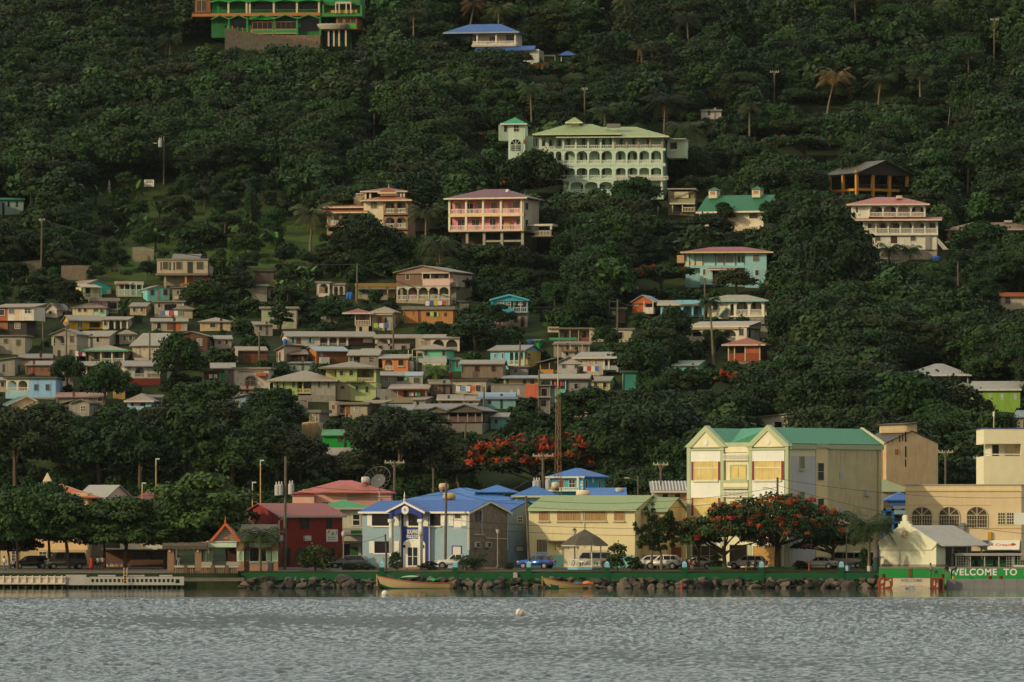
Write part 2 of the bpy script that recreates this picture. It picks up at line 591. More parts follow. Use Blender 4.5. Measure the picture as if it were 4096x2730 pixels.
def crown_mesh(name,seed,Rr,H,base,nb=16,per=150,leaf=.5,br=(.26,.44),flat=.8,shape='round'):
 rng=np.random.default_rng(seed)
 cs,rs=[],[]
 for i in range(nb):
  for _ in range(30):
   a=rng.uniform(0,2*PI)
   q=math.sqrt(rng.uniform(0,1))
   if shape=='round':
    z=rng.uniform(-.55,1)
    lim=math.sqrt(max(0,1-z*z))if z>0 else 1-.35*z*z
   elif shape=='dome':
    z=rng.uniform(-1,1)
    lim=math.sqrt(max(0,1-z*z))if z>0 else 1
   elif shape=='umbrella':
    z=rng.uniform(.1,1)-.55*q*q
    lim=1
   else:
    z=rng.uniform(-.9,1)
    lim=(1-max(0,z))**.7
   x=q*lim
   if shape!='round' or rng.uniform()<.35+x*x+max(0,z)*.5:break
  r=Rr*rng.uniform(*br)
  cs.append(np.array([math.cos(a)*x*(Rr-r*.55),math.sin(a)*x*(Rr-r*.55),base+H*.5+z*(H*.5-r*flat*.6)]))
  rs.append(r)
 v,f=clump_leaves(rng,cs,rs,per,leaf,flat)
 me=np_mesh(name,v,f)
 return me,cs
def trunk_mesh(name,seed,h,r0,cs,nl=5,top=None):
 rng=random.Random(seed)
 m=MB()
 lean=Vector((rng.uniform(-.1,.1)*h,rng.uniform(-.1,.1)*h,0))
 pts=[Vector((0,0,-1.2)),Vector((0,0,0)),lean*.4+Vector((0,0,h*.5)),lean+Vector((0,0,h))]
 m.tube(pts,[r0*1.25,r0,r0*.8,r0*.6],7)
 for c in rng.sample(list(cs),min(nl,len(cs))):
  c=Vector(c)
  s=pts[2].lerp(pts[3],rng.uniform(.1,.95))
  m.tube([s,s.lerp(c,.5)+Vector((0,0,.15)),c],[r0*.5,r0*.33,r0*.14],5)
 return m.mesh(name)
class TreeKind:
 def __init__(s,name,seeds,Rr,H,base,leafmat,bark=None,trunk_r=.28,**k):
  s.name,s.var=name,[]
  s.R,s.H=Rr,H+base
  for sd in seeds:
   me,cs=crown_mesh('crown',sd,Rr,H,base,**k)
   me.materials.append(leafmat)
   tm=trunk_mesh('trunk',sd,base+H*.45,trunk_r,cs)
   tm.materials.append(bark or BARK)
   s.var.append((me,tm))
 def put(s,loc,scale,rz,label,group=None,mat=None,i=None,cat='tree',sz=1.0):
  cm,tm=s.var[random.randrange(len(s.var))if i is None else i%len(s.var)]
  t=thing(s.name,label,cat,loc,rz,group,(scale,scale,scale*sz))
  for nm,me in(('trunk',tm),('crown',cm)):
   o=bpy.data.objects.new(nm,me)
   C.objects.link(o)
   o.parent=t
   if mat and nm=='crown':
    o.material_slots[0].link='OBJECT'
    o.material_slots[0].material=mat
  return t
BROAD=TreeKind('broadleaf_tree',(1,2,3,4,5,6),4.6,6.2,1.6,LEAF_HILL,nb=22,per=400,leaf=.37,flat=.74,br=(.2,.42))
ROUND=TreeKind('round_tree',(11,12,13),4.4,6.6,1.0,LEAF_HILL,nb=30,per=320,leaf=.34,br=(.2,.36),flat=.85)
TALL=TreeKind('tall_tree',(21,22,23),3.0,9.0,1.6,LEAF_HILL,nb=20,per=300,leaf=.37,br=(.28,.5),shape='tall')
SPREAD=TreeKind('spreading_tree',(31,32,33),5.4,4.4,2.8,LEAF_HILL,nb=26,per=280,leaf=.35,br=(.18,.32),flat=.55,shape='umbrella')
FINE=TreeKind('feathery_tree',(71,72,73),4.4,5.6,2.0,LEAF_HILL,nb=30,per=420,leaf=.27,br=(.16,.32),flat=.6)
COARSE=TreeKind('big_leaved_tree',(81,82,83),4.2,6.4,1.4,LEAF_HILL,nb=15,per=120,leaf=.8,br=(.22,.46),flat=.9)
SHORE=TreeKind('shade_tree',(41,42,43),5.0,7.4,1.5,LEAF_SHORE,nb=60,per=230,leaf=.33,br=(.16,.30),flat=.62,trunk_r=.22)
SHRUB=TreeKind('shrub',(51,52),1.0,1.6,.0,LEAF_SHORE,nb=34,per=90,leaf=.11,br=(.24,.36),trunk_r=.06,shape='dome')
BUSHH=TreeKind('bush',(61,62,63),1.5,2.0,.1,LEAF_HILL,nb=14,per=60,leaf=.34,br=(.3,.5),trunk_r=.09,shape='dome')
def frond(L,n,droop,w,rng,start):
 """one arching palm frond along +x from the origin: rachis and leaflets as faces"""
 V,Fc=[],[]
 pts=[]
 for i in range(n+1):
  t=i/n
  pts.append(np.array([L*(t-.18*t*t),0,L*(start*t-droop*t*t)]))
 for i in range(1,n+1):
  p,q=pts[i-1],pts[i]
  d=(q-p)/np.linalg.norm(q-p)
  t=i/n
  ln=w*math.sin(PI*min(1,.18+t*.8))**.6
  for sd in(-1,1):
   o=np.array([.55*ln*d[0],sd*ln*.8,.55*ln*d[2]-ln*rng.uniform(.35,.75)])
   wd=d*L/n*.55
   k=len(V)
   V+=[p-wd*.5,p+wd*.5,p+o+wd*.25,p+o-wd*.15]
   Fc.append((k,k+1,k+2,k+3))
 return np.array(V),np.array(Fc)
def palm_crown(name,seed,nf=26,L=3.0,w=.9,n=18,droop=(.5,1.0),start=(.1,1.1)):
 rng=np.random.default_rng(seed)
 V,Fc,k=[],[],0
 for i in range(nf):
  u=i/nf
  v,f=frond(L*rng.uniform(.8,1.1),n,rng.uniform(*droop),w*rng.uniform(.8,1.2),rng,start[1]+(start[0]-start[1])*u+rng.uniform(-.15,.15))
  a=i*2.39996+rng.uniform(-.3,.3)
  ca,sa=math.cos(a),math.sin(a)
  v=np.stack([v[:,0]*ca-v[:,1]*sa,v[:,0]*sa+v[:,1]*ca,v[:,2]],1)
  V.append(v);Fc.append(f+k);k+=len(v)
 return np_mesh(name,np.concatenate(V),np.concatenate(Fc))
PALM_CROWN=[palm_crown('crown',s)for s in(1,2,3)]
ROYAL_CROWN=palm_crown('crown',8,26,2.6,.85,24,(.7,1.15),(.3,1.5))
def palm(loc,h,label,lean=(0,0),crown=0,scale=1.0,mat=None,dead=0,group=None,name='coconut_palm',royal=False):
 t=thing(name,label,'palm',loc,0,group)
 m=MB()
 lx,ly=lean
 m.tube([(0,0,-1),(0,0,0),(lx*.3,ly*.3,h*.4),(lx*.7,ly*.7,h*.75),(lx,ly,h)],[.26,.22,.16,.14,.15],8)
 m.build('trunk',BARK_PALE,t)
 if royal:
  m=MB()
  m.tube([(lx,ly,h-.1),(lx,ly,h+1.1)],[.16,.09],8)
  m.build('crownshaft',LEAF_LIME,t)
 me=ROYAL_CROWN if royal else PALM_CROWN[crown]
 o=bpy.data.objects.new('crown',me)
 C.objects.link(o)
 o.parent=t
 o.location=(lx,ly,h+(1.0 if royal else 0))
 o.scale=(scale,)*3
 o.rotation_euler=(0,0,random.uniform(0,6))
 if not me.materials:me.materials.append(LEAF_PALM)
 o.material_slots[0].link='OBJECT'
 o.material_slots[0].material=mat or LEAF_PALM
 if dead:
  rng=np.random.default_rng(int(h*100))
  V,Fc,k=[],[],0
  for i in range(dead):
   v,f=frond(2.3,10,1.5,.45,rng,-.2)
   a=rng.uniform(0,6.3)
   v=np.stack([v[:,0]*math.cos(a)*.6-v[:,1]*math.sin(a),v[:,0]*math.sin(a)*.6+v[:,1]*math.cos(a),v[:,2]],1)
   V.append(v);Fc.append(f+k);k+=len(v)
  me=np_mesh('dead_frond',np.concatenate(V),np.concatenate(Fc))
  d=link_mesh('dead_frond',me,LEAF_DRY,t)
  d.location=(lx,ly,h)
 return t
def banana_mesh(seed):
 rng=np.random.default_rng(seed)
 V,Fc,k=[],[],0
 for i in range(9):
  a=i*2.4+rng.uniform(-.4,.4)
  L,w,st,dr=rng.uniform(1.7,2.6),rng.uniform(.24,.36),rng.uniform(.9,2.2),rng.uniform(.5,1.3)
  n=7
  row=[]
  for j in range(n+1):
   t=j/n
   c=np.array([L*.75*t,0,1.3+L*(st*t-dr*t*t)*.6])
   ww=w*math.sin(PI*min(1,t*.9+.1))**.7
   row.append((c+[0,-ww,.12*ww],c+[0,ww,.12*ww]))
  for(p,q),(r,s)in zip(row,row[1:]):
   V+=[p,q,s,r]
   Fc.append((k,k+1,k+2,k+3));k+=4
  vv=np.array(V[-4*n:])
  V[-4*n:]=list(np.stack([vv[:,0]*math.cos(a)-vv[:,1]*math.sin(a),vv[:,0]*math.sin(a)+vv[:,1]*math.cos(a),vv[:,2]],1))
 return np_mesh('leaves',np.array(V),np.array(Fc))
BANANA=[banana_mesh(s)for s in(1,2,3)]
BSTEM=MB()
BSTEM.tube([(0,0,-.6),(0,0,.8),(0,0,1.6)],[.17,.14,.08],7)
BSTEM=BSTEM.mesh('stem')
BSTEM.materials.append(LEAF_OLIVE)
def banana(loc,scale,label,group):
 t=thing('banana_plant',label,'banana plant',loc,random.uniform(0,6),group,scale)
 me=random.choice(BANANA)
 if not me.materials:me.materials.append(LEAF_LIME)
 for nm,d in(('stem',BSTEM),('leaves',me)):
  o=bpy.data.objects.new(nm,d)
  C.objects.link(o)
  o.parent=t
 return t
def flame_tree(loc,Rr,H,base,label,seed=5,fr=(.018,.055),nb=34,leaf=.34,red=.5,per=170,mat=None,fl=None,trunk_r=.3,flat=.5,clusters=26):
 """wide umbrella crown with clusters of blossom on its outside"""
 t=thing('flame_tree',label,'flowering tree',loc,0)
 me,cs=crown_mesh('crown',seed,Rr,H,base,nb=nb,per=per,leaf=leaf,br=(.14,.26),flat=flat,shape='umbrella')
 link_mesh('crown',me,mat or LEAF_SHORE,t)
 tm=trunk_mesh('trunk',seed,base+H*.3,trunk_r,cs,9)
 link_mesh('trunk',tm,BARK,t)
 rng=np.random.default_rng(seed+50)
 clusters=int(clusters*2.2)
 idx=rng.integers(0,len(cs),clusters)
 c2,r2=[],[]
 for i in idx:
  d=rng.normal(size=3);d[2]=abs(d[2])*.7;d[1]=-abs(d[1])if rng.uniform()<.7 else d[1]
  d/=np.linalg.norm(d)
  c2.append(cs[i]+d*Rr*.235*np.array([1,1,flat]))
  r2.append(Rr*rng.uniform(*fr))
 v,f=clump_leaves(rng,c2,r2,34*red*2,leaf*.7,.8)
 link_mesh('blossom',np_mesh('blossom',v,f),fl or RED_FLOWER,t)
 return t
# --- camera, light, sky
cam=bpy.data.cameras.new('camera')
camo=bpy.data.objects.new('camera',cam)
C.objects.link(camo)
SC.camera=camo
camo.location=(0,0,CAMZ)
camo.rotation_euler=(PI/2,0,0)
cam.sensor_width=36
cam.lens=F/4096*36
cam.shift_y=(HY-1365)/4096
cam.clip_start,cam.clip_end=1,6000
SUN_A,SUN_E=R(30),R(24)
w=bpy.data.worlds.new('World')
SC.world=w
w.use_nodes=True
nt=w.node_tree
sky=nt.nodes.new('ShaderNodeTexSky')
sky.sky_type='NISHITA'
sky.sun_disc=False
sky.sun_elevation=SUN_E
sky.sun_rotation=R(240)
sky.air_density,sky.dust_density,sky.ozone_density=1.0,6.0,.3
bg=nt.nodes['Background']
bg.inputs['Strength'].default_value=.12
cv=tex_coord(nt,(1,1,2.2),'Generated')
cl=ramp(nt,noise_tex(nt,cv,2.6,6,.55),[(.36,(.35,.35,.35)),(.6,(.92,.92,.92))])
tc_=nt.nodes.new('ShaderNodeTexCoord')
sx_=nt.nodes.new('ShaderNodeSeparateXYZ')
link(nt,tc_.outputs['Generated'],sx_.inputs[0])
east=nt.nodes.new('ShaderNodeMapRange')
east.inputs['From Min'].default_value,east.inputs['From Max'].default_value=-.1,.9
link(nt,sx_.outputs['Y'],east.inputs['Value'])
cc=mix(nt,east.outputs['Result'],(4.0,3.9,3.5),(15.2,15.9,14.9))
link(nt,mix(nt,cl,sky.outputs[0],cc),bg.inputs['Color'])
sl=bpy.data.lights.new('sun','SUN')
sl.energy=2.25
sl.angle=R(.6)
sl.color=(1.0,.84,.60)
so=bpy.data.objects.new('sun',sl)
C.objects.link(so)
sd=Vector((-math.cos(SUN_A)*math.cos(SUN_E),-math.sin(SUN_A)*math.cos(SUN_E),math.sin(SUN_E)))
so.rotation_euler=sd.to_track_quat('Z','Y').to_euler()
so.location=(-200,300,300)
SC.view_settings.view_transform='Standard'
SC.view_settings.look='None'
SC.view_settings.exposure=0
SC.cycles.use_denoising=True
SC.cycles.max_bounces=5
SC.cycles.diffuse_bounces=2
SC.cycles.glossy_bounces=3
SC.cycles.transparent_max_bounces=8
SC.cycles.caustics_reflective=False
SC.cycles.caustics_refractive=False
# --- ground
xs=np.unique(np.concatenate([np.arange(-520,-170,25),np.arange(-170,171,5),[-31.4,-31.2,41.2,41.4],np.arange(175,521,25)]))
ys=np.unique(np.concatenate([[690,697,699.5,700.3,700.5,701.8,702.6,702.64,703],np.arange(706,745,6),np.arange(745,1300,5),np.arange(1310,1461,15)]))
gv=np.array([[(x,y,gz(x,y))for x in xs]for y in ys])
nx_,ny_=len(xs),len(ys)
ii=np.arange(nx_*ny_).reshape(ny_,nx_)
gf=np.stack([ii[:-1,:-1],ii[:-1,1:],ii[1:,1:],ii[1:,:-1]],-1).reshape(-1,4)
m,nt,b=nodes('ground')
v=tex_coord(nt)
n1=noise_tex(nt,v,.06,5,.6)
n2=noise_tex(nt,v,.9,6,.7)
col=mix(nt,ramp(nt,n1,[(.4,(0,0,0)),(.62,(1,1,1))]),(.018,.030,.008),(.040,.060,.012))
gm=nt.nodes.new('ShaderNodeVectorMath')
gm.operation='DISTANCE'
gm.inputs[1].default_value=(-52,985,52)
tcg=tex_coord(nt)
link(nt,tcg,gm.inputs[0])
ga=nt.nodes.new('ShaderNodeMath')
ga.operation='MULTIPLY_ADD'
link(nt,n1,ga.inputs[0])
ga.inputs[1].default_value=40
link(nt,gm.outputs['Value'],ga.inputs[2])
col=mix(nt,ramp(nt,ga.outputs[0],[(0,(1,1,1)),(1,(0,0,0))]),col,(.06,.10,.016))
mrg=nt.nodes.new('ShaderNodeMapRange')
mrg.inputs['From Min'].default_value,mrg.inputs['From Max'].default_value=40,62
mrg.inputs['To Min'].default_value,mrg.inputs['To Max'].default_value=1,0
link(nt,ga.outputs[0],mrg.inputs['Value'])
nt.links.new(mrg.outputs['Result'],col.node.inputs['Factor'])
col=mix(nt,ramp(nt,n2,[(.45,(0,0,0)),(.75,(.7,.7,.7))]),col,(.045,.038,.022))
link(nt,col,b.inputs['Base Color'])
bump(nt,b,n2,.8,.4)
b.inputs['Roughness'].default_value=.95
b.inputs['Specular IOR Level'].default_value=.1
tag(link_mesh('hillside_ground',np_mesh('hillside_ground',gv.reshape(-1,3),gf),m,smooth=True),kind='structure')
# --- sea
rng=np.random.default_rng(3)
CALM=622.0
def spec(n,lo,hi,amp,spread,k0):
 out=[]
 for _ in range(n):
  L=math.exp(rng.uniform(math.log(lo),math.log(hi)))
  th=-PI/2+.25+rng.normal()*spread
  out.append((2*PI/L*math.cos(th),2*PI/L*math.sin(th),amp*L**k0,rng.uniform(0,2*PI)))
 return out
WAVES=spec(100,.45,1.5,.0112,1.0,.85)+spec(20,2.0,6,.0105,.7,.6)
sx=np.unique(np.concatenate([[-600,-300,-160],np.arange(-100,-58,.8),np.arange(-58,58.1,.22),np.arange(58.5,100.1,.8),[160,300,600]]))
sy=np.unique(np.concatenate([np.array([-120,-60,0,60,120,200,250,270]),np.arange(285,400,.22),np.arange(400,CALM+6,.42),np.arange(CALM+6,702.1,1.5)]))
GX,GY=np.meshgrid(sx,sy)
GZ=np.zeros_like(GX)
for kx,ky,a,ph in WAVES:
 s_=np.sin(kx*GX+ky*GY+ph)
 GZ+=a*(1-2*np.abs(s_)**.8)*.6+a*.5*s_
patch=.75+.45*np.sin(GX*.043+1.3*np.sin(GY*.021))*np.sin(GY*.030+.9*np.sin(GX*.03))
edge=np.clip((CALM+1.5*np.sin(GX*.13)+1.0*np.sin(GX*.047)-GY)/5.0,.0,1)
GZ*=patch*(.012+.988*edge)*(np.abs(GX)<101)
sv=np.stack([GX,GY,GZ],-1).reshape(-1,3)
nx_,ny_=len(sx),len(sy)
ii=np.arange(nx_*ny_).reshape(ny_,nx_)
sf=np.stack([ii[:-1,:-1],ii[:-1,1:],ii[1:,1:],ii[1:,:-1]],-1).reshape(-1,4)
m,nt,b=nodes('sea_water')
b.inputs['Base Color'].default_value=(.05,.066,.064,1)
b.inputs['IOR'].default_value=1.333
geo=nt.nodes.new('ShaderNodeNewGeometry')
sp=nt.nodes.new('ShaderNodeSeparateXYZ')
link(nt,geo.outputs['Position'],sp.inputs[0])
mr=nt.nodes.new('ShaderNodeMapRange')
mr.inputs['From Min'].default_value=CALM-2
mr.inputs['From Max'].default_value=CALM+2
mr.inputs['To Min'].default_value=1.0
mr.inputs['To Max'].default_value=.035
link(nt,sp.outputs['Y'],mr.inputs['Value'])
rr=nt.nodes.new('ShaderNodeMapRange')
rr.inputs['From Min'].default_value,rr.inputs['From Max'].default_value=CALM-2,CALM+2
rr.inputs['To Min'].default_value,rr.inputs['To Max'].default_value=.12,.03
link(nt,sp.outputs['Y'],rr.inputs['Value'])
link(nt,rr.outputs['Result'],b.inputs['Roughness'])
v=tex_coord(nt,(1,1,1))
h1=noise_tex(nt,v,3.4,6,.72)
bn=nt.nodes.new('ShaderNodeBump')
bn.inputs['Distance'].default_value=.22
link(nt,mr.outputs['Result'],bn.inputs['Strength'])
link(nt,h1,bn.inputs['Height'])
link(nt,bn.outputs['Normal'],b.inputs['Normal'])
tag(link_mesh('sea',np_mesh('sea',sv,sf),m,smooth=True),kind='structure')
# --- the hazy evening air over bay and hill
m=bpy.data.materials.new('haze')
m.use_nodes=True
nt=m.node_tree
for n in list(nt.nodes):
 if n.type!='OUTPUT_MATERIAL':nt.nodes.remove(n)
pv=nt.nodes.new('ShaderNodeVolumePrincipled')
pv.inputs['Color'].default_value=(.80,.86,.82,1)
pv.inputs['Density'].default_value=.000013
pv.inputs['Anisotropy'].default_value=.1
link(nt,pv.outputs[0],[n for n in nt.nodes if n.type=='OUTPUT_MATERIAL'][0].inputs['Volume'])
hb=MB()
hb.box(-650,650,-150,1500,-5,240)
tag(hb.build('haze',m),'thin pale haze in the air over the bay','haze',kind='stuff')
# --- waterfront buildings
def yb_at(Y):return HY+(CAMZ-gz(0,Y))*F/Y
def arch_window(h,xc,hw,yt,ys,yb,fr='c9c39c',gl='54402c',d=0.0):
 """round-headed window with fan bars"""
 X,zs,z0,zt=h.X(xc),h.Z(ys),h.Z(yb),h.Z(yt)
 r=hw/h.k/h.c
 rz=zt-zs
 K=14
 arc=[(X+r*math.cos(PI*k/K),zs+rz*math.sin(PI*k/K))for k in range(K+1)]
 m=MB();m.prism_y([(X-r,z0),(X+r,z0)]+arc,d-.03,d+.05)
 w=m.build('window',glass_dark(gl),h.root)
 f=MB()
 t=.07
 for(ax,az),(bx,bz)in zip(arc,arc[1:]):
  f.tube([(ax,d-.05,az),(bx,d-.05,bz)],t,4)
 for x in(X-r,X+r):f.box(x-t,x+t,d-.1,d-.034,z0,zs)
 f.box(X-r,X+r,d-.09,d-.035,zs-.05,zs+.05)
 f.box(X-r,X+r,d-.09,d-.035,z0-.06,z0+.06)
 f.box(X-.05,X+.05,d-.092,d-.036,z0+.06,zt)
 for sgn in(-1,1):
  f.tube([(X,d-.06,zs),(X+sgn*r*.68,d-.06,zs+rz*.72)],.04,4)
  for q in(.25,.5,.75):
   f.box(X+sgn*r*q-.02,X+sgn*r*q+.02,d-.08,d-.037,z0,zs-.05)
 for q in(.3,.65):f.box(X-r,X+r,d-.078,d-.038,z0+(zs-z0)*q-.02,z0+(zs-z0)*q+.02)
 f.build('frame',h.pm(fr,.3),w)
# --- police station
h=House('police_station','two storey light blue police station with blue roof and dark stone gable end',1450,2272,-30,'police station','w',722)
BL,WH='96adb1','efe6cf'
ST=stone('8d7f6a','w',2.6)
h.wall(BL,1450,1878,2050,2272,0,9)
h.roof('gx','28589e',1450,1878,2048,2003,0,9,.5,BL,WH,0)
m=MB()
Xr=h.X(1878)
zt=h.Z(2050)
m.box(Xr-.02,Xr+.05,.15,8.9,-2,zt-.1)
m.prism_x([(.15,zt-.1),(8.9,zt-.1),(8.9,zt+.05),(4.5,h.Z(2003)-.22),(.15,zt+.05)],Xr-.02,Xr+.05)
m.build('stone_gable_wall',ST,h.root)
m=MB();m.prism_x([(-.55,h.Z(2048)-.3),(4.5,h.Z(2003)-.3),(9.55,h.Z(2048)-.3),(9.55,h.Z(2048)-.08),(4.5,h.Z(2003)-.06),(-.55,h.Z(2048)-.08)],Xr+.305,Xr+.36)
m.build('fascia',h.pm(WH),h.root)
h.wall('8ea3ab',1740,1876,2050,2272,9.1,18)
h.roof('gx','28589e',1740,1876,2048,2003,9.1,18,.4,'8ea3ab',None,0)
k=dict(face='R',xc=1876)
h.win(2070,2068,2088,2090,nx=2,ny=2,fr=WH,**k)
h.win(2063,2186,2094,2206,gl=h.pm('d9d4c0'),fr='2b3a7a',**k)
NB='323f86'
h.box('panel',NB,1606,1720,2054,2272,-.05,.02)
for x in(1604,1719):h.box('trim',WH,x,x+4,2054,2272,-.09,-.052)
h.arc(1585,1715,2050,2080,2078,1,-1.5,NB,.32,.25,1.0,'portico_arch')
h.attic(NB,[(h.X(1585),h.Z(2050)),(h.X(1715),h.Z(2050)),(h.X(1649),h.Z(2016))],'y',-1.5,-1.25)
h.roof('gy','28589e',1577,1723,2049,2008,-1.4,.8,.25,None,WH,0)
for x in(1591,1709):
 m=MB();X_=h.X(x)
 m.box(X_-.2,X_+.2,-1.58,-1.18,h.Z(2268),h.Z(2090));m.box(X_-.3,X_+.3,-1.68,-1.08,h.Z(2090),h.Z(2077));m.box(X_-.28,X_+.28,-1.66,-1.1,h.Z(2272),h.Z(2264))
 m.build('column',h.pm(WH),h.root)
m=MB();m.lathe([(.02,0),(.50,0),(.50,.06),(.42,.1),(.02,.1)],28,axis='y');pl=m.build('plaque',h.pm('e9e2cc'),h.root)
pl.location=(h.X(1650),-1.52,h.Z(2042));pl.rotation_euler=(PI,0,0)
m=MB();m.prism_y([(-.15,.18),(.15,.18),(.15,-.02),(0,-.2),(-.15,-.02)],0,.03);c_=m.build('crest',h.pm('7f97b8'),pl);c_.location=(0,.105,0);c_.rotation_euler=(PI,0,0)
m=MB();m.prism_y([(-.07,.26),(.07,.26),(.03,.2),(-.03,.2)],0,.03);c_=m.build('crest',h.pm('b79a4a'),pl);c_.location=(0,.105,0);c_.rotation_euler=(PI,0,0)
m=MB();m.lathe([(.12,-.3),(.14,.25),(.07,.35),(.1,.6),(.01,1.15)],8);f_=m.build('finial',h.pm(WH),h.root);f_.location=(h.X(1648),-1.6,h.Z(2006))
for body,y,sz,wd in(('SOUFRIERE',2128,.66,.6),('POLICE STATION',2147,.54,.5)):
 t_=text_mesh(body,sz,h.pm('f2ead2',.1),'lettering',h.root,(h.X(1660),-.07,h.Z(y)),bold=.012)
 t_.scale=(wd,1,1)
m=MB();X_,r_=h.X(1661),44/h.k/h.c;zs=h.Z(2178)
m.prism_y([(X_-r_,h.Z(2270)),(X_+r_,h.Z(2270))]+[(X_+r_*math.cos(PI*q/12),zs+.68*math.sin(PI*q/12))for q in range(13)],-.16,-.051)
m.build('door_surround',h.pm(WH),h.root)
h.win(1637,2190,1655,2262,-.17,WH,'2a3340',1,2,name='door');h.win(1658,2190,1676,2262,-.17,WH,'2a3340',1,2,name='door')
for x in(1623,1697):h.box('wall_lamp','2a2620',x-3,x+3,2180,2190,-.35,-.162)
GW='15130f'
for(a,y0,b,y1)in((1492,2052,1566,2102),(1640,2055,1674,2102),(1721,2052,1763,2102),(1502,2168,1566,2211)):
 h.win(a,y0,b,y1,-.05 if a==1640 else 0,'2b2f55',GW,2,1,sill=WH)
for(a,b,y0,y1,d_)in((1470,1489,2052,2104,0),(1580,1598,2052,2104,0),(1618,1637,2054,2106,-.05),(1690,1717,2052,2106,-.05),(1766,1782,2050,2104,0),(1797,1816,2050,2104,0),(1850,1869,2050,2104,0),(1478,1499,2165,2214,0),(1580,1599,2165,2214,0)):
 h.box('shutter',WH,a,b,y0,y1,d_-.07,d_-.004)
h.win(1822,2053,1846,2074,fr=WH,gl='4a3a22');h.box('panel',WH,1818,1849,2077,2114,-.06,-.004)
h.win(1813,2186,1846,2216,gl=h.pm('d9d0c0'),fr='2b3a7a',fw=.1)
h.box('corner_trim',WH,1874,1881,2052,2200,-.08,-.004)
h.win(1903,2047,1922,2080,fr='2b3a5a',gl='20283a',face='R',xc=1878,d=-.055)
for pts in([(.05,2.8,2033),(.05,2.8,2138)],[(.05,1.0,2139),(.05,3.2,2140),(.05,3.9,2153),(.05,8.8,2157)],[(.05,8.8,2044),(.05,8.8,2200)]):
 m=MB();m.tube([(Xr+.1,d_,h.Z(y_))for _,d_,y_ in pts],.07,6);m.build('downpipe',h.pm('cfc7b0'),h.root)
for d_ in(1.0,3.6):
 m=MB();m.box(Xr+.055,Xr+.4,d_,d_+.9,h.Z(2190),h.Z(2168));a_=m.build('air_conditioner',h.pm('cfc9ba'),h.root)
 m=MB();m.lathe([(.02,0),(.26,0),(.26,.02),(.02,.02)],14,(Xr+.405,d_+.45,h.Z(2179)),'x')
 m=MB();m.box(Xr+.402,Xr+.42,d_+.15,d_+.75,h.Z(2188),h.Z(2171));m.build('grille',glass_dark('3a3a36'),a_)
h.done()
# --- yellow hall with green roof
h=House('hall','long yellow two storey building with olive green roof and turquoise base',2115,2272,-15,'building','w',722)
YL='efd9a4'
h.wall(YL,2115,2537,2040,2272,0,16)
h.roof('gx','8a9a5c',2115,2537,2038,1981,0,16,.45,YL,'b9c79c',.1)
h.box('base_band','8fcfba',2115.6,2536,2221,2274,-.03,.01)
for a,b,n in((2157,2195,1),(2230,2320,3),(2331,2422,3),(2456,2494,1)):
 h.win(a,2044,b,2083,0,'cfc59b','a07d4c',n,1,sill='c2b68c')
 for q in range(n):
  u=a+(b-a)*(q+.5)/n
  h.box('louvre',wood('b98f58','w'),u-(b-a)/n*.4,u+(b-a)/n*.4,2046,2081,-.045,-.032)
h.win(2149,2160,2187,2208,0,'c2b68c','2f2e28',7,1,sill='9fcfba')
h.box('awning','6f6e58',2190,2275,2163,2167,-1.3,0);h.box('door','e3d6b4',2255,2300,2196,2271,-.06,-.031);h.box('door','d9c9a2',2305,2420,2200,2271,-.05,-.031)
h.col(2337,2040,2190,-.1,.09,'cfc8a8')
for x in(2250,2235):
 m=MB();m.tube([(h.X(x),-1.2,h.Z(2166)),(h.X(x-14),-.05,h.Z(2200))],.03,5);m.build('bracket',h.pm('5e7a68'),h.root)
h.wall('efc886',2537.5,2634,2044,2272,3.6,13.6)
h.roof('gx','8a9a5c',2537.5,2634,2042,1990,3.6,13.6,.45,'efc886','9fb08c',.1)
h.box('base_band','7fb8a8',2538,2634.5,2221,2274,3.57,3.62)
h.win(2541,2110,2549,2137,fr='cfc8b0',face='R',xc=2537)
h.box('gate',wood('8a4638','w'),2640,2680,2190,2272,5.2,5.3)
h.done()
# --- three storey cream building
h=House('commercial_building','three storey cream building with two front gables and green roof',2755,2268,-40,'building','w',728)
CR,GP,WP='f2e0b4','b3bd92','f3ecd6'
W_=h.X(3145)
h.wall(CR,2755,3145,1778,2268,0,18)
ze,zr=h.Z(1778),h.Z(1714)
m=MB()
q1,q3,D_=W_*.19,W_*.805,18.0
e=.25
V_={'a':(-e,.35,ze),'b':(q1,.35,zr),'c':(q1*2.05,.35,ze),'d':(q3-(W_-q3)*1.05,.35,ze),'e':(q3,.35,zr),'f':(W_+e,.35,ze),'a2':(-e,D_,ze),'b2':(q1,D_,zr),'e2':(q3,D_,zr),'f2':(W_+e,D_,ze),'m':(q1,6.5,zr),'n':(q3,6.5,zr)}
K_=list(V_)
m.add(list(V_.values()),[tuple(K_.index(c)for c in t.split())for t in('a b b2 a2','e f f2 e2','b c d e n m','m n e2 b2','a2 b2 e2 f2','a c b','d f e','a a2 f2 f')])
me=m.mesh('roof');link_mesh('roof',me,h.rm('3f8a62',0),h.root)
